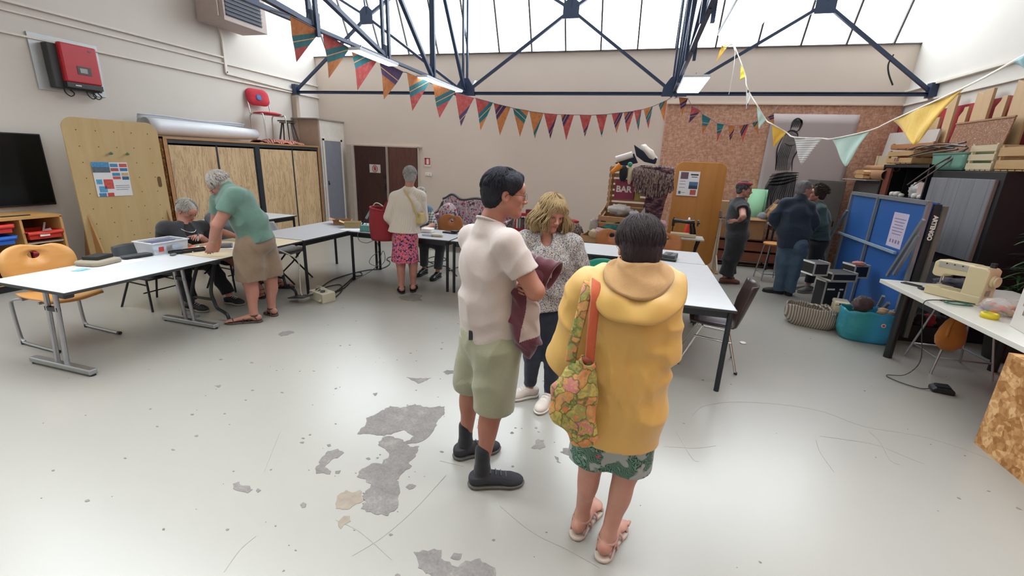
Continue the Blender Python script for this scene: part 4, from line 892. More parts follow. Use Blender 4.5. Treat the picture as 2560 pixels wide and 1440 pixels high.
fc = crate('fruit_crate', 'pine fruit crate with a faded stamped mark, on the black locker', (3.98, 8.45, 2.02), (.36, .72, .2), 0, slats=2)
part(MB().box((-.189, .02, .06), (.003, .06, .05)).box((-.189, .1, .06), (.003, .03, .05)), 'stamp', pm('stamp_blue_red', '#8e5a60', .8, var=.4), fc)
crate('fruit_crate', 'pale slatted crate standing at the corner of the black cabinet', (3.96, 6.6, 1.93), (.4, .42, .30), 0, m=PINEP, slats=3)
crate('fruit_crate', 'brown slatted crate right of the pale crate above the plant', (3.98, 6.12, 1.93), (.4, .5, .27), 0, m=PINEX, slats=2)
crate('fruit_crate', 'long flat pine crate lying askew on the fruit crate', (4.0, 8.35, 2.235), (.3, .9, .09), .12, 0, m=wood('reddish_pine', '#b98358', '#a8734a', 'Y'), slats=1)
gb = thing('plastic_crate', 'translucent green plastic tub on the black cabinet', 'tub', (3.93, 7.15, 1.935)); gm = NT('green_tub'); gm.base('#8cc0ae'); gm.set(rough=.3, trans=.35); gm = gm.m
mb = MB(); mb.grid(lambda u, v: V(*( (.18+.02*v)*max(-1, min(1, 1.5*math.cos(2*PI*u))), (.30+.02*v)*max(-1, min(1, 1.5*math.sin(2*PI*u))), .2*v)), 33, 4); mb.box((0, 0, .006), (.36, .6, .012))
part(mb, 'tub', gm, gb, solid=.006); part(MB().box((0, .32, .2), (.4, .02, .02)).box((0, -.32, .2), (.4, .02, .02)).box((.2, 0, .2), (.02, .64, .02)).box((-.2, 0, .2), (.02, .64, .02)), 'rim', gm, gb)
rs = random.Random(11)
for i in range(9):
    a = V(3.75+rs.uniform(-.05, .05), 8.2-rs.uniform(0, .5), 1.98+rs.uniform(.12, .26)); b = V(3.72+rs.uniform(-.1, .1), 7.0+rs.uniform(-.3, .4), 2.17+rs.uniform(0, .1))
    if i < 2: a = V(3.55, 7.35+.15*i, 1.72); b = V(3.8, 6.95, 2.2)
    tag(MB().tube(spline([a, (a+b)/2+V(0, 0, rs.uniform(-.02, .05)), b], 4), .011, 6, rr=[.007+.006*k_/8 for k_ in range(9)]).build('wooden_stick', wood('bark', '#6d5a50', '#54453e', 'Y')), 'thin bare branch lying across the black cabinet tops', 'stick', 'bare branches on the cabinet tops')
for i, (y, z, r, l) in enumerate(((9.0, 1.84, .075, 'fat cardboard tube lying lowest on the grey cabinet'), (9.02, 1.95, .045, 'thinner cardboard tube lying on top of the fat tube'))):
    tb = thing('cardboard_tube', l, 'tube', (3.72+.12*i, y, z)); mb = MB(); mb.grid(lambda u, v: V(r*math.cos(2*PI*u), -.5+1.0*v, r*math.sin(2*PI*u)), 25, 2); part(mb, 'tube', CARD, tb, solid=.006)
tag(MB().box((0, 0, .13), (.03, .7, .26)).box((-.018, .3, .13), (.01, .06, .26)).build('cork_board', pm('beige_board', '#b8a888', .7)), 'beige board propped up behind the cardboard tubes', 'board').location = (3.95, 9.15, 1.9)
for i, z in enumerate((1.84, 1.775)): tag(MB().prism([V(0, -.16, 0), V(0, .1, 0), V(0, .17, .03), V(0, .1, .07), V(0, -.1, .07), V(0, -.16, .04)], (.1, 0, 0)).build('wooden_bracket', wood('light_peg', '#c79a6b', '#b98b5c', 'Y')), ('upper' if not i else 'lower')+' small pale wooden jig by the end of the cardboard tubes', 'bracket').location = (3.55, 9.02, z)
# plant
pl = thing('potted_plant', 'leafy green palm-like plant in a dark pot in front of the black cabinet', 'plant', (3.90, 5.58, 0))
part(MB().lathe([(.0, 0), (.14, 0), (.18, .3), (.185, .32), (.16, .32), (.15, .28), (0, .28)], n=20), 'pot', pm('plant_pot', '#3b3a38', .6), pl)
LEAF = NT('palm_leaf'); co = LEAF.co(); LEAF.base(LEAF.mix(LEAF.noise(co, 4, 2), '#1f3f22', '#3f6b35')); LEAF.set(rough=.45); LEAF = LEAF.m
rl_ = random.Random(4)
def leaf(mb, p, d, L, w, droop):
    d = Vector(d).normalized(); side = d.cross(V(0, 0, 1)).normalized(); n = 6; P = []
    for i in range(n+1):
        t_ = i/n; c = Vector(p)+d*(L*t_)+V(0, 0, -droop*L*t_*t_); ww = w*math.sin(PI*min(1, t_*.93+.07))**.7
        P += [c-side*ww, c+V(0, 0, -.15*ww), c+side*ww]
    mb._add(P, [(3*i+k_, 3*i+k_+1, 3*i+k_+4, 3*i+k_+3) for i in range(n) for k_ in (0, 1)], True)
for s in range(9):
    a = rl_.uniform(0, 6.28); top = V(.14*math.cos(a), .14*math.sin(a), .75+.12*s+rl_.uniform(-.05, .05)); st_ = spline([V(.03*math.cos(a), .03*math.sin(a), .28), top*.5+V(0, 0, .2), top], 4)
    sto = part(MB().tube(st_, .008, 6), 'stem', pm('stem_green', '#4c5a35', .6), pl)
    lm = MB()
    for q in range(4):
        c = st_[-1-q*2] if q*2 < len(st_) else top
        for k_ in range(8):
            b = k_*PI/4+rl_.uniform(-.3, .3); leaf(lm, c, (math.cos(b), math.sin(b), rl_.uniform(.05, .7)), rl_.uniform(.16, .27), .014, rl_.uniform(.2, .7))
    part(lm, 'leaf_cluster', LEAF, pl)
# white work table at the right and its things
wk = thing('long_table', 'white work table with round black legs holding the cream sewing machine', 'table', (3.17, 4.05, 0))
part(MB().box((0, 0, .74), (1.14, 2.9, .04)), 'tabletop', pm('white_top', '#d6d4cc', .35, var=.02), wk, bevel=.003)
for x, y in ((-.47, 1.12), (.42, 1.12), (.42, -1.2)): part(MB().cyl((x, y, 0), (x, y, .72), .038, n=18), 'leg', pm('black_leg', '#17191b', .4), wk)
TZ = .761
od = thing('osb_counter', 'big chipboard box standing under the near end of the white work table', 'counter', (2.76, 3.0, 0))
OSBC = osb('osb_counter_board', '#b5834f', '#94632f', '#d6ad79', .55)
part(MB().box((-.22, 0, .345), (.02, 1.14, .69)), 'side_panel', OSBC, od); part(MB().box((.0, .56, .345), (.42, .02, .69)), 'end_panel', OSBC, od); part(MB().box((.0, -.56, .345), (.42, .02, .69)), 'end_panel', OSBC, od); part(MB().box((0, 0, .70), (.46, 1.14, .018)), 'top_panel', OSBC, od)
# stool frame with orange bag
ts = thing('trestle_stool', 'tall grey steel stool frame under the white work table', 'stool', (3.16, 5.08, 0), .05)
for sx in (-1, 1):
    for sy in (-1, 1): part(MB().tube([(sx*.13, sy*.13, .68), (sx*.25, sy*.21, 0)], .01), 'leg', STEEL, ts)
part(MB().tube([(.222, .19, .16), (.222, -.19, .16), (-.222, -.19, .16), (-.222, .19, .16), (.222, .19, .16)], .008), 'foot_ring', STEEL, ts); part(MB().box((0, 0, .685), (.3, .3, .02)), 'seat', pm('grey_seat', '#5d5a57', .5), ts)
OBAG = cloth('orange_cloth', '#b06a20', '#9c5a18')
ob = thing('orange_bag', 'ochre cloth bag hanging under the white work table', 'bag', (2.98, 4.86, .68))
part(MB().lathe([(.01, 0), (.025, -.02), (.03, -.08), (.07, -.14), (.10, -.22), (.115, -.3), (.10, -.37), (.05, -.42), (0, -.43)], n=20, sy=.8), 'pouch', OBAG, ob)
part(MB().tube(spline([(-.02, -.02, -.08), (-.06, -.05, -.18), (-.08, -.08, -.27)], 4), .012, flat=.5), 'strap', OBAG, ob)
CREAM = pm('cream_machine_plastic', '#cdbf9a', .35, var=.02); CREAMD = pm('cream_dark', '#a89a78', .4)
sm = thing('sewing_machine', 'cream electric sewing machine on the white work table', 'sewing machine', (2.93, 4.88, TZ), math.radians(-58))
part(MB().box((0, 0, .04), (.42, .18, .08)), 'bed', CREAM, sm, bevel=.008); part(MB().box((-.145, 0, .078), (.12, .18, .01)), 'free_arm', CREAM, sm, bevel=.003)
part(MB().prism([V(.06, -.085, .07), V(.21, -.085, .07), V(.215, -.085, .31), V(.19, -.085, .33), V(.06, -.085, .33)], (0, .17, 0)), 'pillar', CREAM, sm, bevel=.012)
part(MB().prism([V(-.20, -.075, .20), V(-.20, -.075, .31), V(-.17, -.075, .335), V(.10, -.075, .335), V(.10, -.075, .23), V(-.1, -.075, .21), V(-.12, -.075, .18), V(-.18, -.075, .18)], (0, .15, 0)), 'arm', CREAM, sm, bevel=.012)
part(MB().box((-.04, -.078, .295), (.24, .004, .05)), 'control_strip', pm('silver_strip', '#b9b5aa', .3, .3), sm)
part(MB().cyl((.215, 0, .22), (.235, 0, .22), .055, n=24).cyl((.235, 0, .22), (.25, 0, .22), .045, n=24), 'hand_wheel', CREAM, sm)
part(MB().cyl((.17, .03, .33), (.17, .03, .37), .022, n=14), 'bobbin_winder', BLACK, sm)
part(MB().cyl((-.155, 0, .18), (-.155, 0, .1), .006).box((-.155, 0, .105), (.03, .025, .01)).cyl((-.14, 0, .2), (-.14, 0, .14), .01), 'needle_bar', CHROME, sm)
part(MB().box((.217, -.02, .11), (.004, .05, .05)), 'rating_plate', pm('grey_plate', '#918a7d', .5), sm)
for i in range(3): part(MB().cyl((-.1+.06*i, -.078, .312), (-.1+.06*i, -.084, .312), .006), 'dial', DARK, sm)
cb = thing('pedal_cable', 'dark cable running from the sewing machine over the table edge to the floor pedal', 'cable')
pts = [(2.95, 4.66, .775), (2.85, 4.7, .775), (2.72, 4.68, .775), (2.62, 4.66, .77), (2.575, 4.64, .755), (2.572, 4.63, .7), (2.62, 4.62, .45), (2.66, 4.6, .2), (2.58, 4.6, .05), (2.45, 4.62, .012), (2.5, 4.5, .01), (2.62, 4.42, .01), (2.7, 4.44, .015)]
part(MB().tube(spline(pts, 6), .0045, 6), 'cord', pm('dark_cord', '#33352f', .5), cb)
cg = thing('green_cable', 'coil of thin green and grey wire in front of the sewing machine', 'cable')
cp = []
for i in range(70): a = i*.32; cp.append((2.80+.09*math.cos(a)+.02*math.sin(i*.7), 4.68+.06*math.sin(a)-.0012*i, .768+.0001*i))
part(MB().tube(cp, .003, 5), 'wire', pm('green_wire', '#2c6a55', .5), cg)
pd = thing('foot_pedal', 'black sewing machine foot pedal lying on the floor', 'pedal', (2.78, 4.43, 0), -.2)
part(MB().prism([V(-.075, -.05, 0), V(.08, -.05, 0), V(.08, -.05, .035), V(.05, -.05, .06), V(-.05, -.05, .05), V(-.075, -.05, .03)], (0, .11, 0)), 'housing', BLACK, pd, bevel=.008)
part(MB().box((0, 0, .062), (.09, .08, .006), R=Matrix.Rotation(-.1, 3, 'Y')), 'treadle', DARK, pd)
tag(MB().box((0, 0, .005), (.075, .16, .009)).build('smartphone', BLACK, bevel=.004), 'black smartphone lying near the far corner of the white work table', 'phone').location = (2.8, 5.33, TZ)
bpy.data.objects['smartphone'].rotation_euler = (0, 0, .6)
tag(MB().box((0, 0, .01), (.05, .07, .02)).build('black_case', BLACK, bevel=.004), 'tiny black case next to the smartphone', 'case').location = (2.8, 5.14, TZ)
sz = thing('scissors', 'small black scissors lying between the phone and sewing machine', 'scissors', (2.96, 5.22, TZ), .4)
part(MB().bar((0, 0, .004), (0, .09, .004), .008, .003), 'blade', STEEL, sz); part(MB().tube([(.015+.015*math.cos(a*.6), -.02+.015*math.sin(a*.6), .004) for a in range(12)], .003, 5).tube([(-.015+.015*math.cos(a*.6), -.02+.015*math.sin(a*.6), .004) for a in range(12)], .003, 5), 'handle', BLACK, sz)
tag(lump((3.18, 5.30, TZ+.055), (.2, .15, .055), 6, .35, 3, 22, flatz=TZ+.001).build('folded_trousers', cloth('dark_denim_cloth', '#20232f', '#2b3040')), 'heap of dark navy cloth behind the sewing machine', 'cloth')
tb = thing('thread_bag', 'clear plastic bag of coloured threads beside the carton', 'bag', (2.98, 4.42, TZ))
pbm = NT('clear_bag'); pbm.base('#d9d5d0'); pbm.set(rough=.15, alpha=.35); pbm = pbm.m
part(lump((0, 0, .06), (.14, .11, .075), 2, .25, 5, 22, flatz=.001), 'bag', pbm, tb)
for i, c in enumerate(('#d2562f', '#e0602a', '#b98a3a', '#8e3f5e', '#4a7f86', '#c9a0a0', '#a33c3c', '#d98a4a', '#7a5a8a', '#c94f3a')):
    part(lump(((i % 4-1.5)*.05, (i//4-1)*.05, .035+.03*(i % 2)), (.03, .025, .02), i, .2, 3, 10), 'skein', pm('skein'+c, c, .8), tb)
tag(MB().lathe([(.035, 0), (.055, 0), (.055, .04), (.035, .04), (.035, 0)], n=24).build('tape_roll', pm('yellow_tape', '#d8c418', .4)), 'bright yellow tape roll between the thread bag and carton', 'tape').location = (2.82, 4.27, TZ)
bx = thing('machine_carton', 'large white carton with red round emblem and lettering at the frame edge', 'box', (3.04, 3.88, TZ), -.18)
CW = pm('carton_white', '#d2ccc6', .7, var=.05); CWB = pm('carton_white_side', '#d8d8da', .6)
part(MB().box((0, 0, .17), (.46, .36, .34)), 'carton', CW, bx, bevel=.003)
part(MB().box((0, 0, .343), (.44, .34, .006), R=Matrix.Rotation(.02, 3, 'X')), 'lid_flap', CW, bx)
part(MB().box((.0, -.02, .35), (.40, .01, .006)), 'tape', pm('brown_tape', '#9a7350', .5), bx)
part(MB().prism([V(-.05, -.182, .33), V(.15, -.182, .33), V(.15, -.182, .27), V(.02, -.182, .26)], (0, -.001, 0)), 'torn_patch', CARD, bx)
RED = pm('logo_red', '#a8242c', .5)
part(MB().cyl((-.155, -.181, .055), (-.155, -.184, .055), .03, n=24), 'emblem', RED, bx)
text('S', .045, WHITE, bx, (-.155, -.186, .055), (PI/2, 0, 0), bold=.001); text('SINGER', .055, RED, bx, (.035, -.183, .05), (PI/2, 0, 0), bold=.0015)
part(MB().prism([V(-.12+.001*i, -.1821, .20) for i in (0, 50, 60, 45, 5, -10)], (0, -.0005, 0)), 'print_line', pm('faint_blue', '#8f93b5', .7), bx) if False else None
part(MB().lathe([(0, 0), (.03, 0), (.028, .002), (0, .002)], (-.08, -.182, .18), 14, R=Matrix.Rotation(PI/2, 3, 'X'), sy=.5).box((-.08, -.1825, .155), (.012, .001, .04)).box((-.08, -.1825, .135), (.04, .001, .008)), 'small_drawing', pm('faint_blue', '#8f93b5', .7), bx)
part(MB().box((-.232, .0, .24), (.002, .06, .05)).box((-.232, .08, .2), (.002, .05, .04)).box((-.232, .05, .14), (.002, .05, .05)), 'side_pictures', pm('side_print', '#8d7c66', .6, var=.4, sc=60), bx)
# things on the floor by the blue table
rb = thing('box_robot', 'black toy-like trolley figure edged in white tape beside the striped bag', 'trolley', (2.50, 6.35, 0), .35)
DK = pm('matte_black_card', '#17181b', .6); WT = pm('white_tape', '#cfcfcc', .5)
def taped(c, d, nm, R=None):
    o = part(MB().box(c, d, R=R), nm, DK, rb); mb = MB(); x, y, z = d[0]/2, d[1]/2, d[2]/2
    for sx in (-1, 1):
        for sz_ in (-1, 1): mb.box((c[0], c[1]-y-.001, c[2]+sz_*z*.93), (d[0], .004, .022)); mb.box((c[0]+sx*x*.93, c[1]-y-.001, c[2]), (.022, .004, d[2])); mb.box((c[0]+sx*(x+.001), c[1], c[2]+sz_*z*.93), (.004, d[1], .022))
    part(mb, 'tape_edge', WT, rb); return o
taped((0, 0, .28), (.30, .16, .52), 'body'); taped((0, -.05, .60), (.34, .24, .1), 'tray'); taped((-.27, 0, .68), (.2, .2, .16), 'left_bin'); taped((.27, 0, .66), (.2, .2, .16), 'right_bin')
part(MB().box((.06, -.083, .35), (.02, .004, .08)).box((.06, -.083, .2), (.02, .004, .08)).box((-.06, -.083, .42), (.1, .004, .02)).box((.08, -.083, .42), (.05, .004, .02)), 'tape_mark', WT, rb)
tag(lump((2.74, 6.36, .76), (.07, .06, .03), 5, .3).build('pink_cloth', cloth('pink_cloth_m', '#c08a80', '#a85a50')), 'crumpled pink cloth in the right bin of the taped trolley', 'cloth')
t = NT('striped_canvas'); co = t.co(); x_ = t.sep(co)[0]; st2 = t.math('FRACT', t.math('MULTIPLY', t.math('ADD', x_, t.math('MULTIPLY', t.sep(co)[1], .6)), 38)); t.base(t.mix(t.ramp(st2, [(.45, 0.), (.5, 1.)], 'CONSTANT'), '#6b635c', '#a79b8d')); t.set(rough=.9); t.bump(t.noise(co, 12, 3), .3, .02)
def sack(mb, w, d, h, seed, bulge=.12, rim=.02, n=40, m=14):
    def f(u, v):
        a = 2*PI*u; cx = math.copysign(abs(math.cos(a))**.6, math.cos(a)); cy = math.copysign(abs(math.sin(a))**.6, math.sin(a))
        k = (1+bulge*math.sin(v*PI*.8)) * (.88+.12*min(1, v*4)); nz = noise.noise(V(cx*3+seed, cy*3, v*3))*.05+noise.noise(V(cx*8, cy*8+seed, v*5))*.02
        return V(cx*w/2*(k+nz), cy*d/2*(k+nz), max(0, h*v+(rim*noise.noise(V(cx*3, cy*3, seed))*v*3)))
    mb.grid(f, n, m); return mb
def bag(name, lab, loc, w, d, h, m, seed, rz=0, bulge=.12, rim=.03, fill=None):
    b = thing(name, lab, 'bag', loc, rz); part(sack(MB(), w, d, h, seed, bulge, rim), 'body', m, b, solid=.005)
    part(MB().lathe([(0, .004), (min(w, d)*.4, .004), (min(w, d)*.42, .012), (0, .012)], sx=w/min(w, d), n=24), 'base', m, b)
    if fill: part(lump((0, 0, h*.55), (w*.44, d*.42, h*.25), seed, .3, 4, 22), 'filling', fill, b)
    return b
sb = bag('striped_bag', 'brown and white striped cloth bag with a drawn top on the floor', (2.22, 5.98, 0), .50, .26, .25, t.m, 3, -.35, .12, .012, t.m)
part(MB().tube(spline([(-.05, .02, .25), (.05, -.06, .28), (.15, -.1, .23), (.23, -.12, .22), (.18, -.02, .26), (.08, .04, .27)], 5), .016), 'tie', t.m, sb)
hb = thing('cream_appliance', 'cream plastic appliance with a handle slot between the two floor bags', 'appliance', (2.52, 6.02, 0), -.2)
part(MB().box((0, 0, .15), (.15, .2, .30)), 'case', CREAM, hb, bevel=.01); part(MB().box((0, 0, .325), (.155, .21, .05)), 'lid', pm('cream_lid', '#d6cdb4', .35), hb, bevel=.015); part(MB().box((0, -.107, .325), (.07, .006, .02)), 'slot', DARK, hb)
t = NT('blue_woven_plastic'); co = t.co(); g1 = t.noise(co, 4, 2); t.base(t.mix(t.ramp(t.math('ADD', t.sep(co)[0], t.math('MULTIPLY', g1, .12)), [(.0, 0.), (.12, 1.)]), t.mix(g1, '#2f8f86', '#2a79a0'), t.mix(g1, '#2a86b4', '#3d9cc4'))); t.set(rough=.35); t.bump(t.noise(co, 16, 3), .5, .02)
ib = bag('shopping_bag', 'big crinkled blue-green woven shopping bag full of clothes and onions-like bundles', (2.67, 5.68, 0), .50, .30, .36, t.m, 8, -.1, .06, .01, cloth('dark_clothes', '#3a2f30', '#241f22'))
part(MB().cyl((.1, -.175, .24), (.1, -.181, .24), .022, n=18), 'round_badge', pm('badge_white', '#d9d0c6', .5), ib); part(MB().cyl((.1, -.18, .24), (.1, -.183, .24), .013, n=14), 'badge_spot', pm('badge_red', '#c2452e', .5), ib)
for i, p in enumerate(((.12, -.04, .37), (.17, -.06, .355), (.14, .03, .36), (.2, 0, .345), (.08, -.09, .36))): tag(lump(Vector(p)+V(2.67, 5.68, 0), (.05, .035, .03), i, .15).build('straw_bundle', cloth('straw_cloth', '#b08f6e', '#8d6e52')), 'tan rolled bundle on the right in the blue-green shopping bag', 'bundle', 'tan bundles in the blue-green bag')
tag(lump((2.57, 5.64, .42), (.1, .08, .09), 7, .45, 4).build('dark_scarf', cloth('dark_scarf_m', '#332b2e', '#4f3d3a')), 'dark brown scarf sticking up from the blue-green shopping bag', 'scarf')
rl2 = thing('black_flower_crate', 'dark crate of black and red cloth roses under the white table', 'crate', (3.22, 5.95, 0))
part(MB().box((0, 0, .1), (.6, .3, .2)), 'box', BLK, rl2)
for i, (x, c) in enumerate(((-.2, '#b3202e'), (.02, '#2b2526'), (.12, '#a31d2c'), (.22, '#2b2526'), (-.08, '#2b2526'))): tag(lump((3.22+x, 5.85, .27), (.06, .05, .07), i, .45, 5).build('cloth_rose', cloth('rose'+c, c)), 'crumpled '+('red' if c != '#2b2526' else 'black')+' cloth flower in the dark crate under the table', 'flower', ('red' if c != '#2b2526' else 'black')+' cloth flowers under the table')
tag(MB().lathe([(0, 0), (.05, 0), (.06, .01), (.05, .02), (0, .03)], n=10).build('crumpled_tissue', WHITE), 'small crumpled white tissue on the floor behind the brown chair', 'tissue').location = (1.28, 5.0, 0); bpy.data.objects['crumpled_tissue'].scale = (.6, .6, .6)
tag(lump((3.1, 6.1, 1.62), (.01, .01, .01), 1).build('spare', BLK), 'x x x x', 'x') if False else None
# dark bags heaped by the blue table's end
for p, r, l in (((3.35, 5.75, .62), (.14, .12, .1), 'dark coat heap right of the folded blue table'), ): pass
# clothes crates
CRW = wood('rough_pine', '#b8926a', '#9f7a55', 'X', .7, .7)
G = 'stacked pine clothes crates'
crate('clothes_crate', 'lowest pine crate on the floor under the pale table, part of the clothes stack', (-.38, 7.55, .0), (.85, .45, .34), -.12, m=CRW, slats=3)
crate('clothes_crate', 'pine crate overflowing with mixed clothes, below the tilted crate', (-.42, 7.62, .36), (.86, .46, .32), -.15, m=CRW, slats=2)
crate('clothes_crate', 'tilted pine crate with a white jumper and grey felt triangle', (-.18, 7.72, .86), (.78, .42, .24), -.2, .35, CRW, 2)
crate('clothes_crate', 'upright pine crate at the top with BAR sign and hats above', (-.13, 7.98, 1.10), (.76, .32, .70), -.08, 0, CRW, 7, front=False)
def garment(lab, c, r, col_, seed, col2=None, name='garment', cat='clothes', amp=.4, fr=3.5, grp=None):
    return tag(lump(c, r, seed, amp, fr, 22).build(name, cloth('fabric'+col_, col_, col2, bump=.5)), lab, cat, grp)
garment('white knitted jumper lying in the tilted crate', (-.28, 7.66, 1.10), (.20, .13, .085), '#b9b4ad', 1, '#a8a39d')
garment('grey and white patterned cloth next to the white jumper', (-.04, 7.56, 1.04), (.09, .08, .075), '#8c8894', 2, '#c5bfc4')
garment('pale blue-grey cloth at the right end of the tilted crate', (.12, 7.68, 1.04), (.1, .08, .06), '#7f8f96', 3, '#4c525c')
tf = thing('felt_triangle', 'grey felt triangle with dark outline standing in the tilted crate', 'ornament', (.07, 7.5, .98), -.2)
part(MB().prism([V(-.08, 0, 0), V(.08, 0, 0), V(.05, 0, .22)], (0, .02, 0)), 'felt', pm('felt_grey', '#a8a5a3', .9), tf); part(MB().bar((.082, 0, 0), (.052, 0, .23), .012, .03).bar((-.08, 0, 0), (.08, 0, 0), .012, .03), 'edging', pm('felt_dark', '#3a3a40', .9), tf)
for a in (('teal scarf bunched on top of the clothes crate', (-.36, 7.56, .80), (.17, .10, .07), '#1f5f5c', 4, '#2d7a74'), ('black cloth at the centre of the clothes crate front', (-.33, 7.42, .71), (.12, .08, .08), '#1d1e24', 5, None), ('mauve-pink printed cloth at the left of the clothes crate', (-.55, 7.46, .72), (.12, .09, .075), '#a38088', 6, '#c4a8a4'),
          ('white ruffled cloth beside the red-orange cloth', (-.16, 7.38, .72), (.08, .07, .065), '#c9c0b4', 7, None), ('red-orange cloth hanging over the clothes crate rim', (.0, 7.36, .71), (.13, .08, .06), '#c5433c', 8, None), ('purple cloth peeking under the black cloth', (-.28, 7.34, .64), (.1, .05, .05), '#5f4a9c', 9, None),
          ('white shoe-like cloth sticking up at the left of the clothes crate', (-.68, 7.58, .82), (.07, .05, .11), '#a8a098', 10, None), ('cream ribbon cloth hanging over the left crate corner', (-.66, 7.42, .70), (.08, .06, .07), '#bd9e78', 11, '#d0bfa0'), ('dark grey cloth behind the teal scarf', (-.2, 7.68, .84), (.16, .08, .07), '#2a2c32', 12, None), ('brown-pink cloth at the upper left of the clothes crate', (-.6, 7.66, .84), (.12, .07, .08), '#8c6662', 13, '#5c4148'), ('pale lace cloth at the right of the teal scarf', (.0, 7.55, .78), (.1, .07, .07), '#9a8f94', 14, None), ('pink cloth showing right of the dark-haired woman, behind her', (.42, 7.55, .92), (.06, .05, .07), '#c79aa0', 15, None)):
    garment(*a)
bs = thing('bar_sign', 'dark red sign with white BAR lettering fixed in the top crate', 'sign', (-.24, 7.82, 1.43), -.08)
part(MB().box((0, 0, 0), (.34, .012, .33)), 'board', pm('sign_maroon', '#7f2340', .6), bs); text('BAR', .14, pm('sign_cream', '#ccc6c0', .6), bs, (-.02, -.008, .0), (PI/2, 0, 0), bold=.005); part(MB().box((.2, 0, -.1), (.12, .012, .13)), 'yellow_strip', pm('sign_olive', '#94893f', .7), bs)
# knitted throw hanging from the top crate, strands
t = NT('chunky_knit'); co = t.co(); wv = t.vor(t.co(scale=(1, 1, .35)), 60, out='Distance'); n = t.noise(t.co(scale=(1, 1, .4)), 30, 3)
t.base(t.ramp(t.math('ADD', n, t.math('MULTIPLY', wv, .3)), [(.35, '#3d3138'), (.5, '#6c5854'), (.62, '#a08a7c'), (.75, '#54404c')])); t.set(rough=1.0); t.bump(t.math('ADD', wv, n), 1.0, .03); KN = t.m
t = NT('purple_knit'); co = t.co(); wv = t.vor(t.co(scale=(.5, .5, 1)), 50, out='Distance'); n = t.noise(t.co(scale=(.3, .3, 1)), 26, 3)
t.base(t.ramp(n, [(.35, '#2c2028'), (.5, '#57364a'), (.6, '#84605c'), (.7, '#3f3341')])); t.set(rough=1.0); t.bump(t.math('ADD', wv, n), 1.0, .03); KN2 = t.m
kn = thing('knitted_throw', 'shaggy brown and purple knitted throw draped over the top crate', 'throw', (.1, 7.8, 0))
rk = random.Random(8); mb = MB()
for i in range(70):
    u = i/69; x = -.22+.62*u; L = .22+.2*math.sin(u*2.6+.4)+rk.uniform(-.04, .04)
    for row in range(2):
        y = -.12-.03*row; z0_ = 1.80-.06*u*u-.02*row
        mb.tube([(x+rk.uniform(-.01, .01), y+.10, z0_+.0), (x, y-.02, z0_-.02), (x+rk.uniform(-.02, .02), y-.04, z0_-L*.5), (x+rk.uniform(-.03, .03), y-.03, z0_-L)], .009, 5)
part(mb, 'fringe', KN, kn)
mb = MB(); mb.grid(lambda u, v: V(.08+.30*u-.16*v**2+.02*math.sin(v*9), -.10-.05*math.sin(u*PI)+.02*math.sin(v*14+u*5), 1.80-.95*v), 12, 24)
part(mb, 'knitted_body', KN2, kn, solid=.03)
part(lump((.0, -.2, .98), (.2, .1, .11), 3, .4, 5, 26), 'gathered_end', KN2, kn); part(lump((.12, -.02, 1.80), (.26, .1, .04), 5, .4, 5, 26), 'top_roll', KN, kn)
# hats and toys on top
hp = thing('sailor_hat', 'navy and white peaked cap standing on the knitted throw', 'hat', (.02, 7.9, 1.95)); hp.scale = (1, 1, 1.5); 
part(MB().prism([V(-.2, 0, .14), V(-.14, 0, .02), V(.0, 0, -.04), (.18, 0, -.06), V(.20, 0, 0), V(.02, 0, .05)], (0, .12, 0)), 'navy_side', pm('navy_felt', '#171f30', .8), hp, bevel=.01)
part(lump((.06, .06, .05), (.16, .08, .055), 3, .3, 4, 18, R=Matrix.Rotation(.5, 3, 'Y')), 'white_crown', cloth('white_plush', '#c9c2b8'), hp)
ph = thing('paper_hat', 'white folded paper roll on dark cloth at the left top of the crates', 'hat', (-.30, 7.9, 1.93)); part(MB().cyl((-.14, 0, -.02), (.12, 0, .07), .055, n=18), 'white_roll', pm('white_roll', '#cdcac6', .6), ph)
part(MB().prism([V(-.16, -.02, -.08), V(.14, -.02, .09), V(.22, -.02, -.06), V(.0, -.02, -.12)], (0, .08, 0)), 'black_brim', pm('navy_felt', '#171f30', .8), ph, bevel=.008)
bd = thing('bird_toy', 'black, white and orange bird toy with a big orange beak at the top crate', 'toy', (-.32, 7.75, 1.72))
part(lump((.03, 0, -.03), (.07, .06, .13), 4, .15, 2, 18), 'black_body', cloth('black_plush', '#15171f'), bd); part(lump((.14, .01, -.05), (.05, .05, .15), 5, .15, 2, 18), 'white_belly', cloth('cream_plush', '#cdb79c'), bd); part(MB().cyl((-.03, -.01, .1), (-.16, -.03, -.02), .06, .03, n=14), 'beak', pm('orange_felt', '#d98226', .7), bd); part(MB().ball((.12, -.02, .12), .04), 'green_eye', pm('green_felt', '#2c8468', .7), bd)
# grey plush bag left of crates
tag(lump((-1.02, 7.9, .38), (.16, .15, .40), 9, .2, 7, 28, flatz=.002).build('plush_bag', KN), 'shaggy dark grey bundle standing left of the clothes crates', 'bundle')
tag(lump((-1.12, 8.1, .78), (.12, .08, .05), 8, .3).build('red_bundle', cloth('red_bundle_cloth', '#a02230')), 'small red cloth bundle behind the shaggy grey bundle', 'bundle')
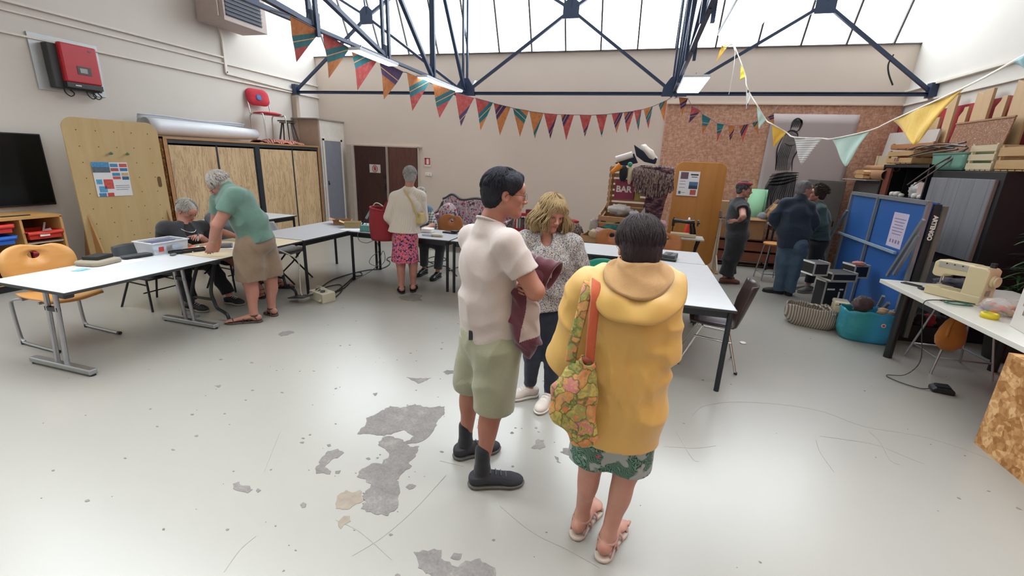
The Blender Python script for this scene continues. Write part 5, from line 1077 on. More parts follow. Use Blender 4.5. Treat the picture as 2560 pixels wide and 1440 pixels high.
# sofa
t = NT('floral_upholstery'); co = t.co(); w_ = t.warp(co, 6, .05); v1 = t.vor(w_, 11, out='Distance'); v2 = t.vor(t.co(loc=(3, 1, 2)), 15, out='Distance'); n = t.noise(w_, 18, 3)
c = t.mix(t.ramp(n, [(.42, 0.), (.5, 1.)]), '#b9a9a9', '#9c8c95'); c = t.mix(t.ramp(v1, [(.24, 1.), (.30, 0.)]), c, '#a8384c'); c = t.mix(t.ramp(v2, [(.2, 1.), (.26, 0.)]), c, '#343344'); c = t.mix(t.ramp(t.noise(w_, 9, 2, .4, 1.5), [(.60, 0.), (.63, 1.)]), c, '#3f3a48'); t.base(c); t.set(rough=.9); t.bump(t.noise(co, 30, 3), .2, .01); FLO = t.m
SW = pm('dark_sofa_wood', '#34302f', .4)
so = thing('sofa', 'antique floral sofa with carved dark wood frame against the back wall', 'sofa', (-3.28, 8.55, 0), -.04); so.scale = (.8, 1, 1)
part(MB().box((0, -.06, .36), (1.9, .66, .20)), 'seat', FLO, so, bevel=.05, seg=3)
def sback(u, v):
    x = -1.0+2.0*u; hump = .50+.11*math.exp(-((x+.72)/.17)**2)+.06*math.exp(-((x-.0)/.3)**2)+.11*math.exp(-((x-.72)/.17)**2)
    return V(x*(1+.0*v), .26+.06*v+.03*math.sin(v*PI)*0, .44+hump*v)
for o_ in (0,): part(MB().grid(sback, 50, 10), 'backrest', FLO, so, solid=.10)
part(MB().tube([sback(i/49, 1)+V(0, -.02, .02) for i in range(50)], .035, 10), 'top_rail', SW, so)
part(MB().tube(spline([V(-1.0, .28, .9), V(-1.06, .2, .75), V(-1.1, 0, .66), V(-1.12, -.28, .64), V(-1.1, -.36, .58), V(-1.04, -.33, .52), V(-1.04, -.3, .4)], 6), .03, 10), 'arm', SW, so)
part(MB().tube(spline([V(1.0, .28, .9), V(1.06, .2, .75), V(1.1, 0, .66), V(1.12, -.28, .64), V(1.1, -.36, .58), V(1.04, -.33, .52), V(1.04, -.3, .4)], 6), .03, 10), 'arm', SW, so)
part(MB().grid(lambda u, v: V(-1.02-.06*math.sin(v*PI), -.3+.56*u, .42+.24*v), 10, 6), 'arm_pad', FLO, so, solid=.05); part(MB().grid(lambda u, v: V(1.02+.06*math.sin(v*PI), -.3+.56*u, .42+.24*v), 10, 6), 'arm_pad', FLO, so, solid=.05)
part(MB().tube(spline([V(-1.0, -.4, .28), V(-.6, -.42, .33), V(-.2, -.42, .27), V(0, -.42, .30), V(.2, -.42, .27), V(.6, -.42, .33), V(1.0, -.4, .28)], 6), .03, 10), 'front_rail', SW, so)
for x in (-.97, .97):
    for y in (-.36, .28): part(MB().tube(spline([V(x, y, .3), V(x*1.03, y-.03, .18), V(x, y, .08), V(x*1.02, y-.03, .0)], 4), .028, 10, rr=[.04-.025*i/12 for i in range(13)]), 'leg', SW, so)
cu = thing('floral_cushion', 'pale patterned cushion leaning in the left corner of the sofa', 'cushion', (-3.80, 8.55, .68), .3); part(lump((0, 0, 0), (.2, .1, .24), 2, .1, 2, 24), 'cover', FLO, cu)
yl = tag(lump((-4.38, 8.5, .32), (.09, .08, .33), 2, .2, flatz=.002).build('yellow_bundle', cloth('yellow_bundle_cloth', '#c99a1c')), 'small yellow object left of the sofa arm', 'bundle')
# red cart with books
RC = pm('red_cart_metal', '#a81f30', .4)
ct_ = thing('red_cart', 'red two-tier cart of books and boxes between the man and the blonde woman', 'cart', (-1.9, 8.55, 0))
for z in (.20, .50, .80): part(MB().box((0, 0, z), (.78, .40, .02)).box((0, -.19, z+.02), (.78, .015, .05)), 'shelf', RC, ct_)
for sx in (-1, 0, 1):
    for sy in (-1, 1): part(MB().bar((sx*.38, sy*.19, 0), (sx*.38, sy*.19, .82), .025, .025), 'post', RC, ct_)
bk = [('#6f7a80', .03), ('#bfb6a8', .02), ('#3f5e50', .025), ('#8c3a3a', .02), ('#2c3a55', .03), ('#b8a88f', .025), ('#51606b', .02), ('#9c9482', .03), ('#6a2f3c', .02), ('#c7c0b6', .025)]
x = -.34
for i, (c_, w_) in enumerate(bk):
    o = MB().box((0, 0, .11), (w_, .18, .20+.015*(i % 3))).build('book', pm('book'+c_, c_, .6)); o.location = (-1.9+x+w_/2, 8.47, .515); x += w_+.003
    tag(o, ('blue-grey', 'cream', 'green', 'red-brown', 'navy', 'tan', 'slate', 'beige', 'plum', 'off-white')[i]+' upright book, '+('first', 'second', 'third', 'fourth', 'fifth', 'sixth', 'seventh', 'eighth', 'ninth', 'tenth')[i]+' in the row on the red cart', 'book', 'books on the red cart')
for i, (c_, d_, z) in enumerate((('#1f2226', (.3, .2, .06), .515), ('#2a2f38', (.28, .2, .05), .575), ('#a9a6a0', (.26, .18, .03), .626))):
    o = MB().box((0, 0, d_[2]/2), d_).build('flat_case', pm('case'+c_, c_, .4), bevel=.004); o.location = (-1.72, 8.45, z); tag(o, ('lowest black', 'middle dark grey', 'topmost pale')[i]+' flat case lying on the middle tier of the red cart', 'case')
o = MB().box((0, 0, .13), (.10, .14, .26)).build('blue_white_box', pm('box_blue', '#7fa0b8', .5, var=.4, sc=18)); o.location = (-1.78, 8.5, .812); tag(o, 'light blue and white printed box standing on the red cart', 'box')
o = MB().box((0, 0, .05), (.2, .14, .1)).build('small_red_box', pm('box_red_dark', '#6d2a34', .5, var=.4, sc=22)); o.location = (-2.0, 8.5, .812); tag(o, 'dark red and black small box on the red cart', 'box')
tag(lump((-1.75, 8.2, .22), (.25, .18, .2), 5, .3).build('teal_bag', cloth('dark_teal_cloth', '#28414c')), 'dark teal bag slumped before the red cart', 'bag')
# antique sewing machine on treadle table
an = thing('treadle_table', 'old treadle table with cast iron legs below the black sewing machine', 'table', (.80, 7.85, 0), -.05)
part(MB().box((0, 0, .70), (.62, .42, .025)), 'tabletop', pm('worn_pale_top', '#a9a49b', .5), an, bevel=.004)
for s in (-1, 1):
    part(MB().tube(spline([V(s*.24, -.16, .69), V(s*.2, -.05, .45), V(s*.24, .06, .25), V(s*.26, -.16, .0)], 5), .018).tube(spline([V(s*.24, .16, .69), V(s*.2, .05, .45), V(s*.24, -.06, .25), V(s*.26, .16, .0)], 5), .018), 'leg', pm('cast_iron', '#17191b', .45, .4), an)
part(MB().bar((-.24, 0, .4), (.24, 0, .25), .02, .02).bar((-.24, 0, .25), (.24, 0, .4), .02, .02), 'brace', pm('cast_iron', '#17191b', .45, .4), an)
bsm = thing('antique_sewing_machine', 'old black cast-iron sewing machine on the treadle table', 'sewing machine', (.78, 7.82, .7135), -.08)
IR = pm('black_enamel', '#101113', .25, .1)
part(MB().box((0, 0, .03), (.40, .17, .055)), 'base', pm('cream_base', '#b5a78a', .5), bsm, bevel=.01)
part(MB().tube(spline([V(.15, 0, .04), V(.14, 0, .12), V(.12, 0, .2), V(.13, 0, .25)], 5), .03, 12, rr=[.055-.022*i/15 for i in range(16)]), 'pillar', IR, bsm)
part(MB().tube(spline([V(.15, 0, .255), V(.02, 0, .25), V(-.1, 0, .255), V(-.17, 0, .25)], 5), .03, 12, rr=[.045-.014*math.sin(i/15*PI) for i in range(16)]), 'arm', IR, bsm)
part(MB().box((-.175, 0, .225), (.045, .05, .12)).cyl((-.175, 0, .17), (-.175, 0, .08), .008).cyl((-.175, 0, .28), (-.175, 0, .31), .01), 'head', IR, bsm, bevel=.006)
part(MB().cyl((.19, 0, .245), (.215, 0, .245), .058, n=22).cyl((.215, 0, .245), (.235, 0, .245), .02), 'hand_wheel', IR, bsm)
tcn = thing('thread_cone', 'bright orange-red cone of thread standing behind the black sewing machine', 'thread cone', (.86, 7.98, .72)); part(MB().lathe([(.055, .0), (.06, .02), (.028, .26), (.0, .27)], n=20), 'thread', pm('orange_thread', '#e23d20', .7), tcn); part(MB().lathe([(.02, .26), (.012, .30), (0, .3)], n=12), 'cone_tip', WHITE, tcn)
# things on the tables
def put(lab, cat, name, mb, m, loc, rz=0, **k):
    o = mb.build(name, m, **k); o.location = loc; o.rotation_euler = (0, 0, rz); return tag(o, lab, cat)
TT = .7405
put('white sheet of paper under the beige pouch', 'paper', 'paper_sheet', MB().box((0, 0, .001), (.3, .42, .0016)), PAPER, (-4.68, 2.83, TT), .1)
put('rounded beige zipped pouch on the white folding table', 'pouch', 'beige_pouch', MB().prism([V(x, y, 0) for x, y in rrect(.25, .28, .06)], (0, 0, .042)), cloth('beige_pouch', '#8f8472'), (-4.76, 2.78, TT+.003), .2, bevel=.018, seg=3)
put('black drive case lying on the beige pouch', 'case', 'black_case', MB().box((0, 0, .0), (.14, .17, .03)).box((0, 0, .016), (.12, .15, .004)), BLACK, (-4.79, 2.80, TT+.062), .3, bevel=.006)
put('blue and turquoise marks of paint on the white folding table', 'stain', 'paint_stain', MB().box((0, 0, .0), (.07, .17, .0008)).box((.04, .02, .0), (.03, .16, .0008)), pm('turquoise_paint', '#7fb9d0', .6, var=.4, sc=25), (-4.66, 2.60, TT+.001), .2)
gc = put('black zipped case lying flat near the clear plastic box', 'case', 'zipped_case', MB().prism([V(x, y, 0) for x, y in rrect(.12, .26, .03)], (0, 0, .028)), cloth('black_case_cloth', '#222428'), (-4.75, 3.10, TT+.001), -.1, bevel=.01)
put('small grey cylinder-like pod on the edge of the white folding table', 'pod', 'grey_pod', MB().box((0, 0, .012), (.035, .06, .022)), pm('pod_grey', '#5c6062', .5), (-4.53, 3.30, TT), .3, bevel=.008)
pbx = thing('clear_box', 'clear plastic box of cables with blue contents before the seated man', 'box', (-4.80, 3.40, TT), -.05)
mb = MB()
for a, b in (((-.14, -.18), (.14, -.18)), ((-.14, .18), (.14, .18)), ((-.14, -.18), (-.14, .18)), ((.14, -.18), (.14, .18))):
    mb._add([V(a[0]*.92, a[1]*.92, 0), V(b[0]*.92, b[1]*.92, 0), V(b[0], b[1], .12), V(a[0], a[1], .12)], [(0, 1, 2, 3)], False)
mb.box((0, 0, .002), (.25, .33, .003)); cpm = NT('clear_polypropylene'); cpm.base('#d8dde2'); cpm.set(rough=.25, alpha=.42); cpm = cpm.m
part(mb, 'tub', cpm, pbx, solid=.003)
rm = MB()
for a, b in (((-.145, -.185), (.145, -.185)), ((-.145, .185), (.145, .185)), ((-.145, -.185), (-.145, .185)), ((.145, -.185), (.145, .185))): rm.bar((*a, .122), (*b, .122), .02, .008)
part(rm, 'rim', pm('frosted_rim', '#c9ced4', .4), pbx)
part(lump((.03, .02, .035), (.10, .13, .03), 3, .3, 5, 20), 'blue_contents', pm('blue_contents', '#6fa0c8', .5, var=.3), pbx)
part(MB().box((.135, -.10, .055), (.003, .05, .05), R=Matrix.Rotation(.1, 3, 'Y')), 'red_label', pm('red_label', '#c2463c', .5), pbx); part(MB().box((.135, -.02, .06), (.003, .06, .05), R=Matrix.Rotation(.1, 3, 'Y')), 'grey_label', pm('label_grey', '#a8a0a0', .5, var=.4, sc=40), pbx)
for i in range(3): part(MB().tube([(-.08+.05*i, -.12, .11), (-.05+.04*i, .12, .115)], .006, 6), 'cable', pm('cable_mauve', '#6d6882', .5), pbx)
kb = put('black slotted tool tray straddling the white and cream tables', 'tray', 'tool_tray', MB().box((0, 0, .008), (.13, .34, .016)).box((-.055, 0, .02), (.012, .34, .012)).box((.055, 0, .02), (.012, .34, .012)).box((0, -.16, .02), (.13, .012, .012)).box((0, .16, .02), (.13, .012, .012)).box((0, -.05, .02), (.13, .01, .01)).box((0, .06, .02), (.13, .01, .01)), BLACK, (-4.57, 3.50, TT), -.32)
pl_ = thing('pliers', 'orange-handled pliers lying by the clear plastic box', 'pliers', (-4.72, 3.66, TT), .2); part(MB().tube([(0, -.12, .012), (.012, -.05, .012), (0, .02, .012)], .009).tube([(.04, -.12, .012), (.018, -.05, .012), (.02, .02, .012)], .009), 'handle', pm('orange_grip', '#d9521f', .45), pl_); part(MB().prism([V(0, .02, .006), V(.022, .02, .006), V(.012, .08, .006)], (0, 0, .012)), 'jaw', STEEL, pl_)
put('white sheet of paper under the standing man\'s hands', 'paper', 'paper_sheet', MB().box((0, 0, .001), (.3, .2, .0016)), PAPER, (-4.38, 3.88, TT), .5)
put('cream open notebook on the far half of the cream table', 'notebook', 'notebook', MB().box((0, 0, .006), (.21, .29, .012)), pm('cream_paper', '#c9c1ae', .7), (-4.62, 3.62, TT), .1, bevel=.002)
dv = thing('small_camera', 'small grey appliance part under the hand of the man in green', 'appliance', (-4.42, 3.82, TT), .4); part(MB().cyl((-.05, 0, .03), (.06, .02, .03), .028, n=16), 'barrel', pm('grey_barrel', '#77787a', .4), dv); part(MB().box((-.06, 0, .025), (.04, .06, .045)), 'cap', DARK, dv, bevel=.006)
ox = thing('orange_clamp', 'small orange gadget between the two working men', 'gadget', (-4.66, 3.86, TT), .3); part(MB().box((0, 0, .03), (.05, .07, .06)), 'body', pm('orange_body', '#d2622c', .5), ox, bevel=.012); part(MB().tube([(.0, -.08, .03), (0, -.03, .02), (0, .0, .02)], .004, 5), 'wire', BLACK, ox)
# grey table goods
def obox(name, lab, loc, d, rz, m):
    c = thing(name, lab, 'box', loc, rz); w, dp, h = d; mb = MB()
    for x, y, a, b in ((0, -dp/2, w, .004), (0, dp/2, w, .004), (-w/2, 0, .004, dp), (w/2, 0, .004, dp)): mb.box((x, y, h/2), (a, b, h))
    mb.box((0, 0, .003), (w, dp, .005)); part(mb, 'carton', m, c)
    part(MB().box((0, -dp/2-.04, h), (w, .08, .003), R=Matrix.Rotation(-.4, 3, 'X')), 'flap', m, c); part(MB().box((-w/2-.04, 0, h), (.08, dp, .003), R=Matrix.Rotation(.4, 3, 'Y')), 'flap', m, c); return c
obox('cardboard_box', 'open brown cardboard box at the far corner of the grey tables', (-4.50, 6.02, TT), (.26, .2, .07), .5, CARD)
obox('cardboard_box', 'open pale yellow cardboard box with white lining behind the solder station', (-4.18, 5.83, TT), (.24, .16, .08), .6, pm('yellow_card', '#bda97c', .8))
put('white printed sheet next to the solder station', 'paper', 'paper_sheet', MB().box((0, 0, .001), (.30, .21, .0016)), PAPER, (-4.05, 5.62, TT), .15)
put('white paper scrap partly behind the red basket', 'paper', 'paper_sheet', MB().box((0, 0, .001), (.2, .2, .0016)), PAPER, (-3.55, 5.86, TT), -.2)
ss = thing('solder_station', 'teal solder station box with a holder for the iron', 'solder station', (-3.74, 5.60, TT), .1)
part(MB().prism([V(-.12, -.07, 0), V(.12, -.07, 0), V(.10, -.05, .085), V(-.12, -.05, .085)], (0, .14, 0)), 'case', pm('teal_case', '#4f8c88', .45), ss, bevel=.004)
part(MB().prism([V(.04, -.075, .0), V(.12, -.075, 0), V(.105, -.056, .08), V(.05, -.056, .08)], (0, .001, 0)), 'side_plate', pm('teal_grey', '#8aa0a2', .5), ss)
part(MB().tube(spline([V(-.06, .02, .085), V(-.05, .02, .14), V(-.03, .02, .17)], 4), .004), 'holder', DARK, ss)
si = thing('soldering_iron', 'soldering iron in its holder with a cream cable arching up', 'soldering iron', (-3.80, 5.62, .83))
part(MB().tube([(-.06, -.02, .0), (.0, 0, .09)], .01, 8), 'tip_sleeve', DARK, si); part(MB().tube([(.0, 0, .09), (.09, .03, .26)], .014, 8, rr=[.018, .012]), 'grip', pm('teal_grip', '#7f9c9a', .5), si)
part(MB().tube(spline([(.09, .03, .26), (.14, .05, .32), (.22, .07, .29), (.30, .08, .2), (.36, .12, .12), (.42, .18, .0), (.45, .2, -.085)], 6), .008, 6), 'cord', pm('cream_cord', '#b9b1a0', .5), si)
rbk = thing('red_basket', 'tall red woven basket carried on the arm of the woman in the white jacket', 'basket', (-3.33, 5.31, .70)); t = NT('red_weave'); co = t.co(); wz_ = t.wave(co, 40, 1, 1, 1, 'Z'); t.base(t.mix(wz_, '#8a2230', '#a5333c')); t.set(rough=.85); t.bump(t.math('ADD', wz_, t.noise(co, 90, 2)), .6, .01)
part(MB().grid(lambda u, v: V((.165+.02*math.sin(v*PI))*math.cos(2*PI*u), (.14+.02*math.sin(v*PI))*math.sin(2*PI*u), .42*v-.02*math.cos(2*PI*u)*v), 41, 14), 'body', t.m, rbk, solid=.012)
part(MB().lathe([(0, .005), (.15, .005), (.15, .02), (0, .02)], sy=.85), 'base', t.m, rbk); part(MB().tube([((.168)*math.cos(a*PI/16), .143*math.sin(a*PI/16), .42-.02*math.cos(a*PI/16)) for a in range(33)], .012), 'rim', t.m, rbk)
for s in (-1, 1): part(MB().tube(spline([V(.08, s*.13, .41), V(.13, s*.1, .52), V(.19, s*.04, .56), V(.15, -s*.0, .53)], 5), .011), 'handle', t.m, rbk)
put('square white plastic pot by the seated person in the blue vest', 'box', 'white_pot', MB().prism([V(x, y, 0) for x, y in rrect(.17, .17, .04)], (0, 0, .06)), WHITE, (-2.98, 5.96, TT), .1, bevel=.008)
ad = thing('power_adapter', 'cream power adapter with looped cable at the front of the grey table', 'adapter', (-2.72, 5.66, TT), .1); part(MB().box((.03, 0, .02), (.17, .05, .036)), 'body', pm('cream_adapter', '#c4bea6', .5), ad, bevel=.008); part(MB().tube(spline([(-.05, 0, .015), (-.12, .03, .01), (-.19, .02, .01), (-.17, -.03, .01), (-.1, -.04, .008), (-.02, -.03, .006)], 5), .004), 'cable', pm('thin_cable', '#4c4a42', .5), ad)
put('black telephone-like gadget behind the man in the white T-shirt', 'gadget', 'dark_gadget', MB().box((0, 0, .012), (.2, .12, .02)).box((.08, .0, .03), (.09, .09, .03)), BLACK, (-2.66, 6.05, TT), -.1, bevel=.006)
put('small metal tin beside the black gadget', 'tin', 'metal_tin', MB().lathe([(0, 0), (.035, 0), (.035, .05), (.03, .055), (0, .055)], n=16), CHROME, (-2.48, 6.05, TT))
dg = thing('stapler_block', 'grey block-like device on the pale table right of the dark-haired woman', 'device', (.45, 5.62, TT), -.25)
part(MB().box((0, 0, .035), (.15, .22, .06)), 'block', pm('device_grey', '#4c4d50', .5), dg, bevel=.006); part(MB().box((0, .0, .067), (.04, .16, .006)), 'slot', BLACK, dg); part(MB().box((0, -.13, .015), (.20, .05, .028)), 'front_bar', BLACK, dg, bevel=.006)
put('thin black pen left of the grey block-like device', 'pen', 'pen', MB().cyl((-.09, 0, .005), (.09, 0, .005), .005), BLACK, (.22, 5.66, TT), -.05)
# power box and cords on the floor
px_ = thing('power_box', 'cream extension power box with cables on the floor under the tables', 'power box', (-3.76, 4.52, 0), -.35)
CRB = pm('cream_power_box', '#b7b19c', .45)
part(MB().box((0, 0, .06), (.30, .18, .12)), 'case', CRB, px_, bevel=.006); part(MB().tube(spline([V(-.1, .0, .12), V(-.1, .0, .16), V(.0, .0, .17), V(.1, .0, .16), V(.1, 0, .12)], 4), .008), 'handle', CRB, px_)
for x in (-.06, .05): part(MB().cyl((x, -.02, .12), (x, -.02, .14), .03, n=16), 'socket', pm('socket_dark', '#4a4a48', .5), px_)
part(MB().cyl((.1, -.09, .04), (.13, -.12, .04), .015), 'plug', CRB, px_)
put('dark solar-like panel lying propped on the cream power box', 'panel', 'solar_panel', MB().box((0, 0, 0), (.27, .16, .012), R=Matrix.Rotation(-.16, 3, 'Y')), pm('navy_panel', '#1c2431', .35), (-3.94, 4.34, .075), -.1, bevel=.003)
BC = pm('black_cord', '#1f211f', .5)
def cable(lab, pts, r=.0075, m=BC, name='power_cable'):
    return tag(MB().tube(spline([Vector(p) for p in pts], 7), r, 6).build(name, m), lab, 'cable')
def fl(*px): return [tuple(onz(x, y, .009)) for x, y in px]
cable('black extension cable looping from the cream power box under the tables', fl((815, 748), (835, 745), (855, 725), (850, 712), (825, 715), (800, 722), (830, 700), (878, 684), (900, 680), (905, 687), (890, 690), (888, 682), (920, 675), (950, 672), (970, 664), (975, 655), (967, 648), (980, 642), (1020, 650), (1060, 655), (1110, 652), (1112, 645), (1090, 641), (1068, 648), (1085, 660), (1120, 668), (1142, 690)))
cable('second black cable beside the first on the floor', fl((812, 735), (840, 728), (870, 705), (885, 690), (880, 700), (860, 720), (830, 735)))
cable('cream cable hanging from the cream table to the power box', [tuple(onz(698, 625, .70)), (-4.03, 4.45, .5), (-3.98, 4.4, .25), (-3.95, 4.38, .08), (-3.85, 4.45, .1), (-3.78, 4.5, .15)], .007, pm('cream_cord', '#b9b1a0', .5))
cable('thin grey cable dangling from the solder station off the table', [(-3.80, 5.52, .75), (-3.83, 5.44, .72), (-3.80, 5.43, .62), (-3.68, 5.43, .60), (-3.55, 5.45, .64), (-3.50, 5.44, .50), (-3.62, 5.44, .40), (-3.66, 5.44, .30), (-3.52, 5.45, .27), (-3.42, 5.46, .36), (-3.44, 5.45, .50), (-3.55, 5.4, .25), (-3.85, 5.3, .05), (-3.92, 5.3, .01)], .0045, pm('grey_wire', '#5b5c55', .5))
# bunting
t = NT('batik_orange'); co = t.co(); n = t.noise(co, 14, 5, .7); t.base(t.ramp(n, [(.3, '#b0603c'), (.5, '#be7a48'), (.7, '#c68c5a')])); t.set(rough=.9); BO = t.m
t = NT('batik_red'); co = t.co(); n = t.noise(co, 14, 5, .7); t.base(t.ramp(n, [(.3, '#a43c48'), (.5, '#b2504c'), (.7, '#bd6e66')])); t.set(rough=.9); BR_ = t.m
BT = cloth('teal_stripe', '#1f6b74'); BP = cloth('purple_stripe', '#46305c'); BY = cloth('cream_piping', '#d6a36c')
for m_ in (BO, BR_, BT, BP): pass
def clip(poly, n, c):
    out = []
    for i, a in enumerate(poly):
        b = poly[(i+1) % len(poly)]; da = a[0]*n[0]+a[1]*n[1]-c; db = b[0]*n[0]+b[1]*n[1]-c
        if da >= 0: out.append(a)
        if (da >= 0) != (db >= 0): q = da/(da-db); out.append((a[0]+(b[0]-a[0])*q, a[1]+(b[1]-a[1])*q))
    return out
def flag(par, A, B, T, kind, idx, rng):
    """A, B: top corners, T: tip; flat cloth triangle split into stripe bands"""
    A, B, T = Vector(A), Vector(B), Vector(T); tri = [(0, 0), (1, 0), (.5, 1)]
    P3 = lambda p: A+(B-A)*p[0]+(T-(A+B)/2)*p[1]
    nrm = (B-A).cross(T-A).normalized(); ux = (B-A).length; vy = (T-(A+B)/2).length
    base, top2, stripe, off, ang = kind
    n2 = (-math.sin(ang), math.cos(ang)); mb = MB(); mats = [base, top2, stripe, BY]
    off += .2; bands = [(-9, off, 0), (off, off+.13, 2), (off+.13, off+.155, 3), (off+.155, off+.30, 2), (off+.30, 9, 1)]
    for lo, hi, mi in bands:
        p = clip(clip(tri, n2, lo), (-n2[0], -n2[1]), -hi)
        if len(p) < 3: continue
        mb.cur = mi; curl = lambda q: nrm*(.02*math.sin(q[0]*3.1)*q[1]+.012*math.sin(q[1]*5+idx))
        pts = [P3(q)+curl(q) for q in p]; mb.prism([q-nrm*.001 for q in pts], nrm*.002)
    o = part(mb, 'flag', mats, par); o['label'] = 'patterned flag'; return o
K1 = [(BO, BR_, BT, .28, -.5), (BR_, BO, BT, .2, -.55), (BO, BR_, BT, .0, -.6), (BP, BO, BP, -.2, .2), (BO, BR_, BT, .2, -.6), (BO, BR_, BT, .25, -.6), (BR_, BR_, BP, .55, -.7), (BR_, BO, BT, .35, -.7), (BR_, BO, BP, .05, -.8), (BO, BO, BT, -.35, .4), (BO, BO, BT, .6, -.9), (BR_, BR_, BP, .55, -.8), (BO, BR_, BP, .0, -.8)]
b1 = thing('bunting', 'long string of orange, red and teal striped flags hung from the roof trusses', 'bunting', (X1, YT, 3.0)); bpy.context.view_layer.update()
def bpart(mb, name, m, par): o = mb.build(name, m, par); o.matrix_parent_inverse = par.matrix_world.inverted(); return o
# flags tied along the left girder: measured (top-left px, top-right px, tip px)
F1 = [((725, 38), (804, 80), (743, 156)), ((808, 82), (876, 122), (825, 197)), ((879, 122), (946, 150), (898, 227)), ((948, 150), (1008, 180), (964, 250)), ((1016, 181), (1072, 205), (1034, 278)), ((1081, 209), (1138, 228), (1100, 295)), ((1138, 232), (1185, 245), (1153, 316))]
def depth_along(px):  # the string runs under the girder, from near the camera to the cross truss
    t_ = (px-725)/(1185-725); return (4.35+(YT-.15-4.35)*(t_**1.15 if t_ > 0 else 0))*.96
cord = [V(-3.66, 4.0, 3.13)]
for i, (a, b, c_) in enumerate(F1):
    A, B = ony(*a, depth_along(a[0])), ony(*b, depth_along(b[0])); T = ony(*c_, (A.y+B.y)/2); cord += [A, B]
    f_ = flag(b1, A, B, T, K1[i], i, None); f_.matrix_parent_inverse = b1.matrix_world.inverted()
F2 = [((1189, 245), (1232, 257), (1201, 326)), ((1234, 258), (1276, 268), (1249, 339)), ((1282, 270), (1322, 277), (1299, 342)), ((1323, 278), (1359, 283), (1336, 346)), ((1360, 283), (1394, 286), (1375, 347)), ((1402, 286), (1435, 287), (1415, 351)), ((1449, 287), (1479, 288), (1462, 342)), ((1490, 287), (1518, 286), (1504, 343)), ((1529, 284), (1557, 281), (1541, 333)), ((1559, 281), (1585, 278), (1568, 333)), ((1585, 277), (1604, 274), (1596, 328)), ((1609, 273), (1632, 266), (1621, 322)), ((1646, 260), (1668, 250), (1660, 304))]
K2 = [K1[7], K1[8], K1[9], K1[10], K1[11], K1[12], (BR_, BR_, BP, .6, -.7), (BR_, BR_, BT, .7, -.5), (BR_, BO, BP, .3, -.8), (BO, BR_, BP, .1, -.7), (BR_, BR_, BT, .45, -.7), (BO, BR_, BT, .3, -.6), (BO, BO, BT, -.1, -.5)]
for i, (a, b, c_) in enumerate(F2):
    y = YT-.12; A, B, T = ony(*a, y), ony(*b, y), ony(*c_, y); cord += [A, B]
    f_ = flag(b1, A, B, T, K2[i], i, None); f_.matrix_parent_inverse = b1.matrix_world.inverted()
cord.append(V(X2, YT-.1, ZC-.05)); bpart(MB().tube(cord, .006, 6), 'cord', pm('grey_tape', '#77707a', .8), b1)
b2 = thing('bunting', 'short string of orange and purple flags sagging before the chipboard wall', 'bunting', (X2, YT, 3.0)); bpy.context.view_layer.update()
F3 = [((1697, 243), (1720, 246), (1705, 290)), ((1729, 265), (1752, 277), (1722, 308)), ((1755, 285), (1777, 297), (1756, 337)), ((1792, 308), (1810, 311), (1793, 355)), ((1820, 313), (1838, 314), (1826, 357)), ((1847, 314), (1872, 310), (1857, 353)), ((1880, 307), (1900, 301), (1896, 338)), ((1920, 292), (1935, 280), (1936, 315))]
K3 = [(BO, BO, BP, .2, -.4), (BR_, BP, BP, .35, -.5), (BT, BO, BT, .1, -.2), (BT, BR_, BT, .1, -.2), (BO, BO, BP, .45, -.6), (BO, BR_, BP, .2, -.9), (BO, BO, BT, -.1, -.5), (BO, BO, BP, -.2, .2)]
cord = [V(X2+.02, YT, ZC-.08)]
for i, (a, b, c_) in enumerate(F3):
    y = YT+.05+.07*i; A, B, T = ony(*a, y), ony(*b, y), ony(*c_, y); cord += [A, B]
    f_ = flag(b2, A, B, T, K3[i], i, None); f_.matrix_parent_inverse = b2.matrix_world.inverted()
cord.append(ony(1945, 265, 9.9)); bpart(MB().tube(cord, .005, 6), 'cord', pm('grey_tape', '#77707a', .8), b2)
b3 = thing('bunting', 'pastel yellow, mint and striped flags on white tape, sagging toward the right wall', 'bunting', (.75, 5.2, 3.0)); bpy.context.view_layer.update()
YEL = cloth('yellow_cotton', '#d0a63c', '#d8b24a', weave=120); LEM = cloth('lemon_cotton', '#d8cf4f'); MINT = cloth('mint_cotton', '#b9d3cb', '#aecbc3'); AQ = cloth('aqua_cotton', '#7fb3bd'); CRT = cloth('cream_tape', '#cfcac0')
t = NT('striped_grey_cotton'); co = t.co(); s_ = t.math('FRACT', t.math('MULTIPLY', t.sep(co)[2], 60)); t.base(t.mix(t.ramp(s_, [(.4, 0.), (.5, 1.)], 'CONSTANT'), '#d0cecb', '#a09fa3')); t.set(rough=.9); STG = t.m
t = NT('spotted_white_cotton'); co = t.co(); t.base(t.mix(t.ramp(t.vor(t.co(scale=(30, 30, 12)), 1), [(.25, 1.), (.3, 0.)]), '#cfd2d0', '#3a3f42')); t.set(rough=.9); SPW = t.m
F4 = [((1806, 110), (1822, 112), (1790, 155), (1816, 172), 5.25, YEL), ((1853, 158), (1864, 192), (1850, 200), (1848, 200), 5.15, LEM), ((1866, 214), (1878, 240), (1866, 272), (1866, 272), 5.0, SPW), ((1892, 262), (1915, 300), (1897, 322), (1897, 322), 4.8, MINT), ((1930, 310), (1967, 332), (1933, 368), (1933, 368), 4.5, YEL), ((1985, 343), (2056, 346), (2003, 410), (2003, 410), 4.1, STG), ((2080, 347), (2175, 326), (2114, 415), (2114, 415), 3.5, MINT), ((2232, 300), (2410, 219), (2287, 361), (2287, 361), 2.75, YEL), ((2526, 158), (2600, 118), (2590, 185), (2590, 185), 2.1, AQ)]
cord = [V(.72, 5.3, 3.05)]
